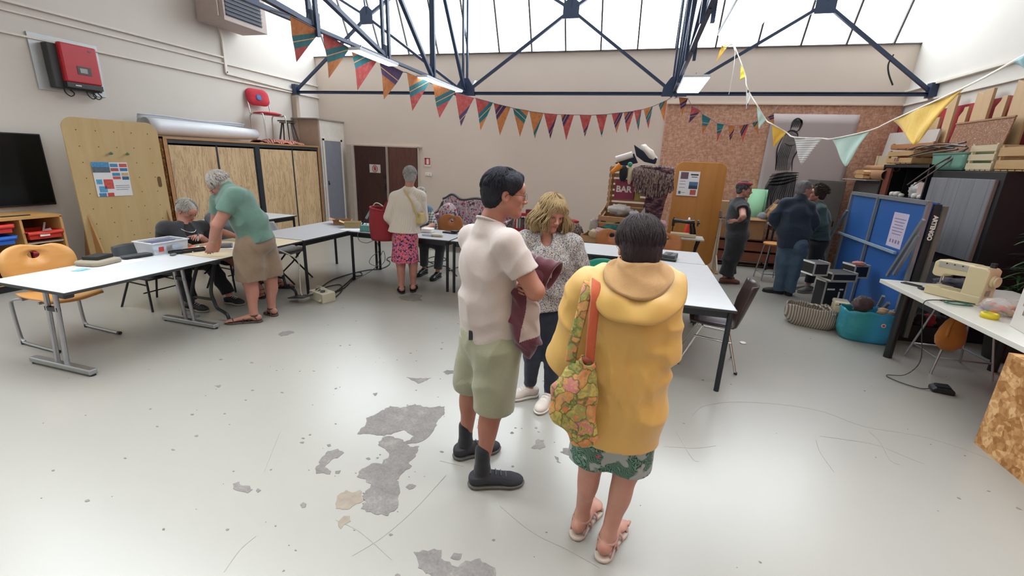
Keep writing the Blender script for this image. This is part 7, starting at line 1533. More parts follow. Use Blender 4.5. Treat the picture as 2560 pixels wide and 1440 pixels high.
def sandal(H, side, m, sole, z0=0.0, straps=3):
    A, T = H.J['an'+side], H.J['toe'+side]; d = T-A; d[2] = 0; d = _n(d); r = _n(np.cross(d, UP)); heel = A3(A[0], A[1], z0)-d*.035; ball = A3(T[0], T[1], z0)-d*.06
    ps = [ell(heel+A3(0, 0, .0), (.040, .048, .06), (r, d, UP), .02), cone(heel, ball, .036, .042, .02, r, 1.05), ell(ball+d*.01, (.050, .070, .06), (r, d, UP), .02)]
    P, Q = surface(ps, .006, clips=[((0, 0, z0+.021), (0, 0, 1)), ((0, 0, z0+.001), (0, 0, -1))]); o = mesh_obj('sandal', P, Q, sole, H.root, H.O)
    mb = MB(); zt = z0+.02
    def arc(c, w, h, wd, tilt=0):
        pts = [Vector(tuple(c+r*(w*math.cos(a))+UP*(h*math.sin(a))+d*(tilt*math.cos(a)))) for a in [PI*i/10 for i in range(11)]]; mb.tube(pts, .0028, 6, flat=wd/.003, upv=tuple(d))
    arc(A3(ball[0], ball[1], zt-.008), .046, .042, .012, .02)
    if straps > 1: arc(A3(*(heel*.5+ball*.5)[:2], zt-.008), .044, .062, .011, -.02)
    if straps > 2: arc(A3(*(heel*.5+ball*.5)[:2], zt-.008), .044, .064, .009, .045)
    c = A3(A[0], A[1], z0+.085); mb.tube([Vector(tuple(c+r*(.044*math.cos(a))+d*(.048*math.sin(a)))) for a in [2*PI*i/16 for i in range(17)]], .003, 6, flat=3.5)
    for s_ in (-1, 1): mb.tube([Vector(tuple(c+r*.044*s_-d*.01)), Vector(tuple(A3(heel[0], heel[1], zt)+r*.038*s_-d*.005))], .007, 6, flat=.5)
    mb.v = [tuple(Vector(v)-Vector(tuple(H.O))) for v in mb.v]; mb.build('straps', m, o); return o
# 1. man in a white T-shirt, arms crossed
O = A3(-.71, 2.16, 0); u_, r_ = frame(O); p = lambda x, y, d=0: plane_at(O, x, y, d)
fwd = _n(r_*math.cos(.55)+u_*math.sin(.55)); face = _n(r_*.97+u_*.16-UP*.05)
J = dict(origin=O, head=p(1261, 486), neck=p(1226, 556), shR=p(1270, 612, -.16), shL=p(1180, 596, .15), chest=p(1221, 660), waist=p(1218, 762), pelvis=p(1224, 850), elR=p(1338, 728, -.2), wrR=p(1322, 690, .02), elL=p(1290, 730, .26), wrL=p(1322, 712, -.03),
         hipR=p(1246, 872, -.08), hipL=p(1200, 862, .08), knR=p(1232, 1020, -.10), knL=p(1180, 958, .12), anR=p(1206, 1158, -.14), anL=p(1164, 1094, .12), toeR=A3(-.475, 2.10, .02), toeL=A3(-.70, 2.36, .02))
H = Human('man in white T-shirt and pale green shorts, arms folded over a maroon jacket', J, face, _n(UP+r_*.06), SK1, 1.04, 1.04, fwd, h=.0075)
H.build_body(hands=[dict(side='L', d=p(1283, 716, -.16)-J['wrL'], palm=-u_*1+r_*.2, thumb=UP, curl=.75)], feet='', lip='#8f5044')
HAIRB = hairmat('near_black_hair', '#17181c', '#2f3038'); H.eyes(HAIRB, gaze=(.0, -.1)); H.glasses(pm('dark_metal_rim', '#2a2422', .35, .5))
R = H.HF
hp = [ell(H.hp(0, -.018, .043), (.084, .106, .088), R), ell(H.hp(0, -.055, -.01), (.073, .060, .075), R, .03), cone(H.hp(-.06, .03, .06), H.hp(.06, .03, .06), .045, .045, .03), cone(H.hp(-.03, .06, .085), H.hp(.03, .06, .085), .024, .024, .02),
      ell(H.hp(0, .085, -.02), (.11, .062, .085), R, .012, sub=True), ell(H.hp(.085, .01, -.04), (.03, .045, .045), R, .008, sub=True), ell(H.hp(-.085, .01, -.04), (.03, .045, .045), R, .008, sub=True)]
H.garment('hair', hp, HAIRB, h=.004, folds=[(None, 1, R[2]*.3+R[0], 420, .0016, 1.2), (None, 1, R[0]-R[1], 300, .0014, 1.5)])
def shortlock(lo, hi, L, r0=.0045, off=.004, jit=.25, front=None):
    def f(rg, i):
        th = rg.uniform(lo, hi); ph = rg.uniform(0, 2*PI); dth = L*rg.uniform(.7, 1.2); j = rg.uniform(-jit, jit)
        return [scalp(H, th+dth*q/5, ph+j*q/5, off+.006*math.sin(q/5*PI)) for q in range(6)], r0
    return f
H.hairlocks(700, 2, HAIRB, lambda rg, i: (lambda th, ph: ([scalp(H, th+.42*q/4, ph+rg.uniform(-.02, .02)*q, .005+.004*math.sin(q/4*PI)) for q in range(5)], .0026))(rg.uniform(.05, 1.35 if rg.random() < .5 else .8), rg.choice((rg.uniform(.0, 6.28), rg.uniform(1.6, 4.7)))))
TS = cloth('white_tshirt_cotton', '#b3a6a0', '#ab9f99', weave=400, bump=.12); sh = H.torsoprims(.010, belly=1.06)+H.arm('R', .016, .62, False, flare=.014)+H.arm('L', .016, .62, False, flare=.014)
sh += [cone(J['waist'], J['pelvis']-UP*.03, .128, .132, .05, H.right, 1.28)]
zb = p(1215, 838)[2]
sh.append(cone(J['neck']-UP*.045, J['neck']+UP*.02, .085, .068, .03, clips=[(tuple(J['neck']+UP*.004), tuple(UP*.9-H.fwd*-.38))]))
H.garment('t_shirt', sh, TS, h=.0065, clips=[((J['pelvis'][0], J['pelvis'][1], zb), -UP+H.fwd*.06)], folds=[(J['elR']*.4+J['shR']*.6-fwd*.05, .14, UP*.8-r_*.6, 48, .007, 1.0), (J['waist']-fwd*.1+UP*.04, .2, UP+r_*.45, 32, .010, 1.3), (J['chest']-fwd*.1, .2, UP-r_*.9, 24, .006, 1.6), (J['pelvis']+UP*.06, .16, UP+r_*.3, 40, .009, 1.3)])
mb = MB(); c = J['neck']+A3(0, 0, .0); mb.tube([Vector(tuple(c+H.right*(.070*math.cos(a))+H.fwd*(.069*math.sin(a))+UP*(.004-.028*math.sin(a)))) for a in [2*PI*i/28 for i in range(29)]], .0075, 6); H.add('collar', mb, TS)
SHM = cloth('sage_shorts_cotton', '#918f78', '#898870', weave=260); lg = [ell(J['pelvis']-UP*.0, (.185, .145, .13), (H.right, H.fwd, UP), .04), cone(J['waist']-UP*.05, J['pelvis'], .125, .14, .04, H.right, 1.2)]+H.leg('R', .030, 1.0, flare=.022)+H.leg('L', .030, 1.0, flare=.020)
def cuff(H, side, q, rad, wd=.016):
    a, b = (H.J['hip'+side], H.J['kn'+side]); c = a+(b-a)*q; d = _n(b-a); e = _n(np.cross(d, H.right)); g = np.cross(d, e); return [Vector(tuple(c+e*rad*math.cos(t)+g*rad*math.sin(t))) for t in [2*PI*i/24 for i in range(25)]]
sho = H.garment('shorts', lg, SHM, h=.0075, clips=[(tuple(J['pelvis']+UP*.13), tuple(UP)), (tuple(J['knR']+UP*.00), (0, 0, -1))], folds=[(None, 1, UP+r_*.5, 22, .006, 1.5), (J['hipR']-fwd*.08, .16, UP-r_, 40, .009, 1.2)])
for sd, rad in (('R', .086), ('L', .083)): mb = MB(); mb.tube(cuff(H, sd, .985, rad), .011, 6, flat=1.8); H.add('cuff', mb, SHM)
H.add('phone', MB().box(tuple(p(1192, 838, -.125)), (.085, .012, .05), R=Matrix.Rotation(.3+.1, 3, 'Z')), BLACK, 'black phone sticking out of the back pocket')
SOCK = cloth('black_sock', '#1b1d22'); SHG = pm('charcoal_shoe', '#2a2a30', .8, bump=.4); SOLE = pm('grey_sole', '#54534f', .7)
for sd in 'RL':
    A = J['an'+sd]; H.garment('sock', [cone(A+UP*.085-(A-J['kn'+sd])*0, A-UP*.05, .044, .043, .01), ell(A-UP*.04, .045, k=.02)], SOCK, h=.006); shoe(H, sd, SHG, SOLE, laces=pm('grey_lace', '#5c5a60', .8))
# maroon jacket draped over his arms
MAR = cloth('maroon_fleece', '#4a1a28', '#5a2030', sheen=.4); LIN = cloth('beige_lining', '#9d8a84', '#a8958d')
jk = thing('jacket', 'maroon jacket with beige lining hanging over the folded arms of the man in white', 'jacket', tuple(p(1330, 720, -.1))); jo = np.array(jk.location)
fa = p(1330, 640, .02); fb = p(1388, 694, -.06)
P, Q = surface([cone(p(1318, 662, .0), p(1345, 690, -.05), .05, .055, .04), cone(p(1345, 690, -.05), p(1325, 748, -.03), .055, .05, .04), cone(p(1322, 650, .0), p(1350, 662, -.03), .03, .03, .03)], .006, folds=[(None, 1, r_+UP*.4, 45, .006, 1.5)])
mesh_obj('bundled_back', P, Q, MAR, jk, jo)
cA, cB = p(1335, 672, -.04), p(1386, 690, -.09); ax = _n(cB-cA); e1 = _n(np.cross(ax, u_)); e2 = np.cross(ax, e1)
mb = MB(); mb.grid(lambda u, v: Vector(tuple(cA+(cB-cA)*(v+.16*v*math.cos(2*PI*u+.6))+e1*(.066+.008*v+.004*math.sin(v*14))*math.cos(2*PI*u)*1.05+e2*(.05+.006*math.sin(u*18))*math.sin(2*PI*u)-jo)), 44, 12); mb.build('sleeve', MAR, jk, solid=.009)
mb = MB(); mb.grid(lambda u, v: Vector(tuple(cA+(cB-cA)*(.1+.75*v)+e1*(.03-.05*u)+e2*(.02-.03*u+.01*math.sin(v*5))-jo)), 8, 8); mb.build('lining_fold', LIN, jk, solid=.006)
hang = [cone(p(1302, 735, -.12), p(1312, 790, -.15), .038, .055, .04, u_, .45), cone(p(1312, 790, -.15), p(1318, 850, -.17), .055, .062, .04, u_, .4), cone(p(1318, 850, -.17), p(1322, 880, -.17), .05, .022, .03, u_, .5), cone(p(1290, 730, -.10), p(1296, 810, -.13), .02, .03, .03, u_, .6)]
c0 = p(1322, 800, -.15)
def jm(c):
    w = Vector((0, 0, 0)); q = c-c0; a = q@r_; z = q@UP; ln = (a > -.032+.015*np.sin(z*14)) & (z > -.085+.35*(a-.01)); return ln.astype(int)
P, Q = surface(hang, .004, folds=[(None, 1, r_*1+UP*.25, 75, .005, 1.3)]); mesh_obj('hanging_front', P, Q, [MAR, LIN], jk, jo, jm)
# 2. blonde woman facing the camera
O = A3(-.60, 3.06, 0); u_, r_ = frame(O); p = lambda x, y, d=0: plane_at(O, x, y, d)
face = _n(-u_*.86+r_*.42-UP*.24); fwd = _n(-u_+r_*.05)
J = dict(origin=O, head=p(1379, 535), neck=p(1366, 590, .02), shR=p(1314, 606), shL=p(1427, 613), chest=p(1371, 648), waist=p(1372, 712), pelvis=p(1368, 778), elL=p(1462, 706, .02), wrL=p(1414, 744, -.10), elR=p(1300, 700, .03), wrR=p(1325, 752, -.12),
         hipR=p(1346, 792), hipL=p(1392, 792), knR=p(1332, 888, -.02), knL=p(1382, 892, -.03), anR=p(1325, 962, .04), anL=p(1375, 992, .0), toeR=A3(-.80, 2.98, .02), toeL=A3(-.54, 2.86, .02))
H = Human('blonde woman in small-patterned blouse and dark jeans, one hand in her pocket', J, face, _n(UP+r_*.12), SK3, .98, 1.0, fwd, female=True, h=.008)
H.build_body(hands=[dict(side='L', d=p(1396, 750, -.06)-J['wrL'], palm=u_, thumb=UP, curl=.9), dict(side='R', d=p(1330, 772, -.08)-J['wrR'], palm=u_, thumb=r_, curl=.5)], feet='', lip='#a5544c')
BLO = hairmat('ash_blonde_hair', '#7d684a', '#baa27a'); H.eyes(pm('brown_brow', '#7a6248', .8), gaze=(.2, -.1), browth=.0026); R = H.HF
hp = [ell(H.hp(0, -.022, .045), (.097, .106, .090), R), ell(H.hp(-.085, -.03, -.06), (.045, .06, .11), R, .03), ell(H.hp(.085, -.03, -.06), (.045, .06, .11), R, .03), ell(H.hp(0, -.06, -.05), (.08, .055, .11), R, .03), ell(H.hp(0, .10, -.035), (.056, .08, .088), R, .01, sub=True)]
H.garment('hair', hp, BLO, h=.0055, folds=[(None, 1, R[0], 170, .004, 1.2)])
def wavy(rg, i):
    side = -1 if i % 2 else 1; ph = side*rg.uniform(.55, 3.14); th0 = rg.uniform(.08, .75); L = rg.uniform(.8, 1.0); w0 = rg.uniform(0, 6.28); pts = []; out = rg.uniform(.0, .045)
    if i % 6 == 0: ph = side*rg.uniform(.2, .7); L = .0
    for q in range(11):
        t_ = q/10; th = th0+(1.72-th0)*min(1, t_*1.9)
        b = scalp(H, th, ph+.07*math.sin(w0+t_*7), .016+.008*math.sin(t_*9+w0))
        dr = max(0, t_-.5)*2; dn = L*.155*dr
        b = b-UP*dn*H.hs+R[0]*(math.sin(ph)*out*2.2*math.sin(dr*2.3)+.011*math.sin(w0+t_*15)*dr)+R[1]*(.011*math.cos(w0+t_*12)*dr-.01*dr)
        pts.append(b)
    if L == 0:
        x0 = rg.uniform(-.058, .05); pts = [H.hp(x0*(.45+.75*q/8)+.012*math.sin(w0+q*.6), .040+.064*math.sin(q/8*1.75), .124-(.074+.016*math.sin(w0))*(q/8)**1.4) for q in range(9)]
    if L == -1:
        pts = [H.hp(side*(.004+.062*(q/8)**(1.1+.5*w0/6))*rg.uniform(.85, 1.1), .045+.060*math.sin(q/8*1.8), .120-(.078+.016*math.sin(w0))*(q/8)**1.5) for q in range(9)]
    return pts, rg.uniform(.0028, .0055)
H.hairlocks(560, 5, BLO, wavy)
t = NT('speckled_blouse'); co = t.co(); v = t.noise(co, 190, 2, .5, 1.0); v2 = t.vor(co, 120, out='Color'); s_ = t.sep(v2)
t.base(t.mix(t.ramp(v, [(.46, 1.), (.50, 0.)]), '#aba5a1', t.ramp(s_[0], [(.0, '#20242f'), (.5, '#3c4150'), (.74, '#9a8650'), (.84, '#262a35')], 'CONSTANT'))); t.set(rough=.85); t.bump(t.noise(co, 30, 3), .3, .01); BL = t.m
top = H.torsoprims(.022, belly=1.1)+H.arm('L', .036, 1.32, True, flare=.004)+H.arm('R', .036, 1.32, True, flare=.004)+[cone(J['waist'], J['pelvis']+UP*.0, .15, .165, .05, H.right, 1.22), ell(J['shL']*.55+J['elL']*.45, (.06, .06, .1), k=.04), ell(H.hp(0, .0, 0)*0+J['neck']+fwd*.07-UP*.02, (.05, .06, .075), k=.012, sub=True)]
H.garment('blouse', top, BL, h=.0065, clips=[(tuple(J['pelvis']+UP*.045), -UP+r_*.15)], folds=[(J['chest'], .3, r_+UP*.1, 62, .007, .7), (J['elL'], .14, UP+r_*.4, 60, .009, 1.2), (J['waist'], .25, UP*.8+r_*.7, 30, .010, 1.3)])
mb = MB()
for sd in 'L': a, b = J['elL'], J['wrL']; c = a+(b-a)*.30; d = _n(b-a); e = _n(np.cross(d, UP)); g = np.cross(d, e); mb.tube([Vector(tuple(c+(e*math.cos(t_)+g*math.sin(t_))*(.056+.004*math.sin(t_*9)))) for t_ in [2*PI*i/30 for i in range(31)]], .009, 6)
H.add('sleeve_frill', mb, BL)
JE = cloth('dark_denim', '#18202f', '#1f293c', weave=300); lg = [ell(J['pelvis'], (.19, .14, .12), (H.right, -u_, UP), .04), cone(J['pelvis']+UP*.09, J['pelvis'], .13, .14, .04, r_, 1.25)]+H.leg('R', .012, 1.97)+H.leg('L', .012, 1.97)
H.garment('jeans', lg, JE, h=.0075, folds=[(J['knR'], .12, UP, 60, .003, 1.4), (J['knL'], .12, UP+r_*.3, 60, .003, 1.4), (J['anR'], .1, UP, 80, .003, 1), (J['anL'], .1, UP, 80, .003, 1)])
WS = pm('white_canvas', '#c8bdb4', .7); WSO = pm('white_rubber', '#cfc8c0', .5)
for sd in 'RL': shoe(H, sd, WS, WSO, laces=WHITE)
# 3. woman in a yellow jacket, back to the camera
O = A3(-.02, 1.82, 0); u_, r_ = frame(O); p = lambda x, y, d=0: plane_at(O, x, y, d)
face = _n(u_*.97-r_*.22-UP*.12); fwd = _n(u_-r_*.12)
J = dict(origin=O, head=p(1596, 619, .02), neck=p(1588, 690, .0), shR=p(1646, 738, .02), shL=p(1478, 728, -.02), chest=p(1562, 800), waist=p(1556, 920), pelvis=p(1546, 1020), elR=p(1650, 862, .0), wrR=p(1600, 850, .24), elL=p(1436, 880, -.02), wrL=p(1500, 860, .22),
         hipR=p(1580, 1040), hipL=p(1505, 1034), knR=p(1566, 1176, .03), knL=p(1478, 1155, .03), anR=A3(.045, 1.785, .105), anL=A3(-.092, 1.875, .105), toeR=A3(.112, 1.975, .025), toeL=A3(-.022, 2.075, .025))
H = Human('woman with short dark hair in a yellow hooded jacket, seen from behind', J, face, _n(UP+r_*.02-u_*.1), SK2, .97, 1.0, fwd, female=True, h=.008)
H.build_body(hands=[dict(side='R', d=-r_+u_*.2, palm=-u_, thumb=UP, curl=.8), dict(side='L', d=r_+u_*.2, palm=-u_, thumb=UP, curl=.8)], feet='RL')
H.eyes(pm('dark_brow', '#3a2f2a', .8)); BRN = hairmat('dark_brown_hair', '#1d1817', '#43383a'); R = H.HF
hp = [ell(H.hp(0, -.02, .045), (.086, .106, .090), R), ell(H.hp(0, -.06, -.015), (.078, .060, .080), R, .03), ell(H.hp(0, -.045, -.05), (.058, .045, .05), R, .02), ell(H.hp(0, .10, -.03), (.09, .075, .09), R, .012, sub=True), ell(H.hp(.092, .02, -.04), (.03, .045, .05), R, .01, sub=True), ell(H.hp(-.092, .02, -.04), (.03, .045, .05), R, .01, sub=True)]
H.garment('hair', hp, BRN, h=.0045, folds=[(None, 1, R[0]+R[2]*.15, 260, .002, 1.1)])
def nape(rg, i):
    ph = PI+rg.uniform(-1.9, 1.9); th0 = rg.uniform(.05, 1.0); sp = rg.uniform(-.25, .25); L = rg.uniform(.7, 1.15); o_ = rg.uniform(.006, .013)
    pts = [scalp(H, th0+L*q/8, ph+sp*math.sin(q/8*2)+(.35*(1-q/8) if ph > PI else -.1*(1-q/8)), o_+.006*math.sin(q/8*PI)) for q in range(9)]
    return [b if (b-H.C)@R[2] > -.085 else b+R[1]*.004 for b in pts], rg.uniform(.0022, .0040)
H.hairlocks(900, 9, BRN, nape)
YM = NT('yellow_coated_cloth'); co = YM.co(); YM.base(YM.mix(YM.noise(co, 3, 3), '#b78c42', '#c09a50')); YM.set(rough=.5, sheen=.1); YM.bump(YM.math('ADD', YM.noise(co, 300, 2), YM.math('MULTIPLY', YM.noise(co, 8, 1), 2.5)), .06, .004); YM = YM.m
up_ = H.torsoprims(.034, belly=1.1, chest=1.0, hipw=.9)+H.arm('R', .030, 1.0, True, flare=.012)+H.arm('L', .042, 1.0, True, flare=.012)
up_ += [cone(J['waist'], J['pelvis'], .145, .155, .06, H.right, 1.16), cone(J['pelvis'], J['pelvis']-UP*.14, .160, .172, .04, H.right, 1.14), cone(J['shL'], J['elL'], .085, .105, .05), cone(J['shR'], J['elR'], .068, .072, .05), cone(J['elL'], J['elL']*.6+J['wrL']*.4, .10, .07, .04)]
zb = p(1575, 1082)[2]
H.garment('jacket', up_, YM, h=.0065, clips=[((O[0], O[1], zb), -UP-r_*.10)], folds=[(J['waist']-u_*.16-UP*.02, .15, r_+UP*.05, 110, .006, .8), (J['shL']-UP*.05, .16, UP*.6+r_, 52, .009, 1.2), (J['elR'], .16, UP+r_*.4, 50, .010, 1.3), (J['pelvis']-u_*.15, .3, r_*1+UP*.45, 20, .012, 1.2), (J['chest']-u_*.15-UP*.1, .25, r_-UP*.3, 22, .012, 1.3), (J['elL'], .22, r_+UP*.5, 30, .013, 1.4)])
mb = MB(); mb.tube([Vector(tuple(A3(*(J['pelvis'][:2]), zb+.006+.0*i)+H.right*(.245*math.cos(a))+H.fwd*(.206*math.sin(a))+UP*(-.025*math.cos(a)))) for a in [2*PI*i/40 for i in range(41)]], .005, 6)
# hood: thick fold of cloth around the neck and down the back, tan lining inside
def hoodpt(a, v):
    """a: angle round the neck (0 right, pi left, through the back), v: 0 inner edge .. 1 outer edge"""
    ca, sa = math.cos(a), math.sin(a); back = max(0, sa)
    rad = .085+.075*v+back*(.035+.02*v); c = J['neck']+UP*(.015); x = H.right*ca*rad*(1.0+.15*v); y = -H.fwd*(sa*rad*(.75+.25*v)+.02)
    return c+x+y+UP*(.030-.155*back**1.3*(.25+.75*v)-.03*v+.010*math.sin(v*PI))
LIN2 = cloth('tan_lining', '#b08a5c', '#a67f52', weave=300)
mb = MB(); mb.grid(lambda u, v: Vector(tuple(hoodpt(-.35+(PI+.7)*u, .35+.65*v)+UP*(.006*math.sin(v*PI)+.007*math.sin(u*17)*v+.004*math.sin(u*31+v*4))-H.fwd*((.016*math.sin(v*PI)**.5-.02*v+.006*math.sin(u*23-v*3))*max(0, math.sin(PI*u))))), 50, 12); H.add('hood', mb, YM, solid=.005)
mb = MB(); mb.grid(lambda u, v: Vector(tuple(hoodpt(-.1+(PI+.2)*u, -.25+.72*v)+UP*(.01+.035*(1-v))-H.fwd*.012+H.right*.008*math.sin(v*9+u*5)-H.fwd*(.010*abs(math.sin(u*11)))-UP*.008*abs(math.sin(u*7+v*5)))), 40, 12); H.add('hood_lining', mb, LIN2, 'tan lining inside the hood', solid=.006)
t = NT('tropical_print'); co = t.co(); w = t.warp(co, 9, .06); f1 = t.wave(t.warp(t.co(rot=(0, .8, .6)), 12, .16), 34, 5, 3, 1.6); m1 = t.ramp(t.noise(w, 11, 2), [(.50, 0.), (.53, 1.)]); fl_ = t.ramp(t.vor(t.co(loc=(.3, .1, .2)), 8.5), [(.17, 1.), (.20, 0.)])
c = t.mix(m1, '#8f938e', t.mix(t.ramp(f1, [(.45, 0.), (.55, 1.)]), '#1f3a34', '#5d7d6a')); c = t.mix(fl_, c, '#b3485c'); t.base(c); t.set(rough=.85); TRO = t.m
lg = [ell(J['pelvis']-UP*.02, (.155, .14, .15), (H.right, H.fwd, UP), .04)]+H.leg('R', .014, .93, flare=.04)+H.leg('L', .014, .93, flare=.04)
H.garment('shorts', lg, TRO, h=.008, clips=[((O[0], O[1], J['knL'][2]+.035), (0, 0, -1))], folds=[(None, 1, r_, 40, .003, 1)])
for sd in 'RL': sandal(H, sd, pm('pink_beige_strap', '#b08a80', .6), pm('cream_sole', '#b9a99c', .6))
# floral tote bag with a floral and an orange strap
t = NT('floral_patchwork'); co = t.co(); w = t.warp(t.warp(co, 9, .09), 45, .022); v = t.vor(w, 15, out='Color'); d_ = t.vor(w, 15, 'DISTANCE_TO_EDGE'); n = t.noise(w, 40, 3); s_ = t.sep(v)
c = t.ramp(t.math('FRACT', t.math('ADD', t.math('MULTIPLY', s_[0], 1.3), t.math('MULTIPLY', n, .9))), [(.0, '#b09a48'), (.2, '#5c6b3c'), (.38, '#b8a050'), (.55, '#7c8648'), (.66, '#c07048'), (.78, '#b89450'), (.9, '#b06a68')]); c = t.mix(t.ramp(t.vor(t.co(loc=(.2, .5, .1)), 7), [(.25, 1.), (.29, 0.)]), c, '#c8683c'); c = t.mix(t.ramp(d_, [(.02, .7), (.05, 0.)]), c, '#3f4a22'); t.base(c); t.set(rough=.85); t.bump(t.noise(co, 12, 3), .3, .01); FLB = t.m
bg = thing('tote_bag', 'floral patchwork tote bag hanging from the shoulder of the woman in yellow', 'bag', tuple(p(1440, 1000, -.2))); bo = np.array(bg.location); ORS = cloth('orange_strap', '#b5552e', '#a84a28')
bz0, bz1 = p(1440, 1108, -.2)[2], p(1440, 905, -.2)[2]; bc = p(1442, 1000, -.2); bd = _n(r_*.9-u_*.25)
pr = [cone(p(1466, 912, -.2), p(1462, 1092, -.22), .042, .045, .02, u_, .7), cone(p(1446, 912, -.2), p(1428, 975, -.22), .034, .062, .03, u_, .6), cone(p(1428, 975, -.22), p(1422, 1030, -.22), .062, .064, .03, u_, .6), cone(p(1422, 1030, -.22), p(1452, 1088, -.21), .06, .042, .03, u_, .6), ell(p(1460, 893, -.2), (.05, .03, .035), (r_, u_, UP), .01, sub=True)]
P, Q = surface(pr, .006, folds=[(None, 1, r_, 60, .004, .8), (p(1445, 930, -.2), .12, r_, 110, .004, .5)]); mesh_obj('bag_body', P, Q, FLB, bg, bo)
mb = MB(); mb.ball(Vector(tuple(p(1460, 900, -.2)-bo)), (.032, .016, .012), 12); mb.build('bag_opening', cloth('rust_inside', '#7d3a24'), bg)
def strap(pts, m, w=.018):
    mb = MB(); P_ = spline([Vector(tuple(q-bo)) for q in pts], 6); mb.tube(P_, w, 8, flat=.22, upv=tuple(u_)); mb.build('strap', m, bg)
strap([p(1425, 905, -.2), p(1434, 860, -.19), p(1452, 790, -.17), p(1466, 730, -.14), p(1475, 697, -.08), p(1482, 688, .02)], FLB, .022)
strap([p(1474, 905, -.19), p(1478, 850, -.19), p(1485, 780, -.18), p(1490, 725, -.15), p(1492, 690, -.08), p(1492, 684, .02)], ORS, .019)
# 4. man in a green polo bending over the cream table
O = A3(-3.91, 3.68, 0); u_, r_ = frame(O); p = lambda x, y, d=0: plane_at(O, x, y, d); GY = hairmat('white_grey_hair', '#8f8c88', '#cfcac2')
face = _n(-r_*.75+u_*.25-UP*.62); fwd = _n(-r_*.8+u_*.5)
J = dict(origin=O, head=p(549, 462, .12), neck=p(572, 472, .08), shR=p(548, 500, .22), shL=p(588, 490, -.12), chest=p(592, 508, .02), waist=p(622, 552), pelvis=p(640, 602), elL=p(543, 563, -.12), wrL=p(531, 606, -.02), elR=p(540, 560, .30), wrR=p(545, 604, .26),
         hipR=p(658, 622, .09), hipL=p(622, 624, -.06), knL=p(626, 705, -.06), knR=p(676, 695, .08), anL=p(634, 782, -.07), anR=p(679, 768, .1), toeL=A3(-4.12, 3.44, .02), toeR=A3(-4.01, 3.86, .02))
H = Human('white-haired man in green polo shirt and beige shorts bending over the cream table', J, face, _n(UP*.7-r_*.5), SK3, 1.16, 1.0, fwd, h=.009); H.far = True
H.right = _n(J['shR']-J['shL'])
H.build_body(hands=[dict(side='L', d=-r_*.3+u_*.2-UP*.8, palm=u_, thumb=-r_, curl=.5), dict(side='R', d=-r_*.3-UP*.8, palm=-u_, thumb=-r_, curl=.5)], feet='RL')
H.eyes(GY); H.glasses(BLACK, r=.0015); R = H.HF
def bushy(H, m, n=150, seed=1, L=.45, lo=.05, hi=1.5, off=.012, r0=.004, front=.9, base=True, low=-.01):
    R = H.HF
    if base: H.garment('hair', [ell(H.hp(0, -.02, .044), (.083, .104, .087), R), ell(H.hp(0, -.055, low), (.076, .058, .072), R, .03), ell(H.hp(0, .10, -.02), (.10, .076, .092), R, .012, sub=True), ell(H.hp(.088, .015, -.04), (.03, .04, .045), R, .01, sub=True), ell(H.hp(-.088, .015, -.04), (.03, .04, .045), R, .01, sub=True)], m, h=.006, folds=[(None, 1, R[0]+R[2]*.3, 190, .004, 1.4)])
    def f(rg, i):
        ph = rg.uniform(front, 2*PI-front); th = rg.uniform(lo, hi); j = rg.uniform(-.2, .2); w = rg.uniform(0, 6)
        return [scalp(H, th+L*q/5, ph+j*q/5+.06*math.sin(w+q), off+.007*math.sin(q/5*PI)+.004*math.sin(w+q*2)) for q in range(6)], r0
    H.hairlocks(n*2, seed, m, f)
bushy(H, GY, 200, 3, .5, off=.015, r0=.005)
POL = cloth('green_polo', '#56756a', '#628075', weave=260); top = H.torsoprims(.014, belly=1.12)+H.arm('L', .02, .55, False, flare=.012)+H.arm('R', .02, .55, False, flare=.012)+[cone(J['neck']-UP*.02, J['neck']+UP*.01-r_*.02, .078, .07, .02)]
H.garment('polo_shirt', top, POL, h=.008, clips=[(tuple(J['pelvis']+UP*.0-r_*.03), tuple(_n(J['pelvis']-J['waist'])))], folds=[(None, 1, _n(J['pelvis']-J['neck'])+UP*.9, 26, .008, 1.4), (J['waist'], .25, r_+UP*.2, 34, .009, 1.2)])
BE = cloth('beige_shorts', '#84705c', '#7c6955'); lg = [ell(J['pelvis']+UP*.02, (.20, .18, .17), (H.right, np.cross(UP, H.right), UP), .04)]+H.leg('R', .03, .93, flare=.03)+H.leg('L', .03, .93, flare=.03)
H.garment('shorts', lg, BE, h=.008, clips=[(tuple(J['pelvis']+UP*.14), tuple(UP+r_*.3))], folds=[(None, 1, r_+UP*.2, 26, .007, 1.2)])
SDB = pm('brown_sandal_strap', '#3f302b', .6)
for sd in 'RL': sandal(H, sd, SDB, pm('brown_sandal_sole', '#4b3d36', .7))
mb = MB(); W = J['wrL']+(J['elL']-J['wrL'])*.12; d = _n(J['elL']-J['wrL']); e = _n(np.cross(d, UP)); g = np.cross(d, e); mb.tube([Vector(tuple(W+(e*math.cos(a)+g*math.sin(a))*.033)) for a in [2*PI*i/16 for i in range(17)]], .006, 6); mb.ball(Vector(tuple(W-u_*.034)), .013, 10); H.add('wrist_watch', mb, pm('watch_gold', '#a89878', .3, .6))
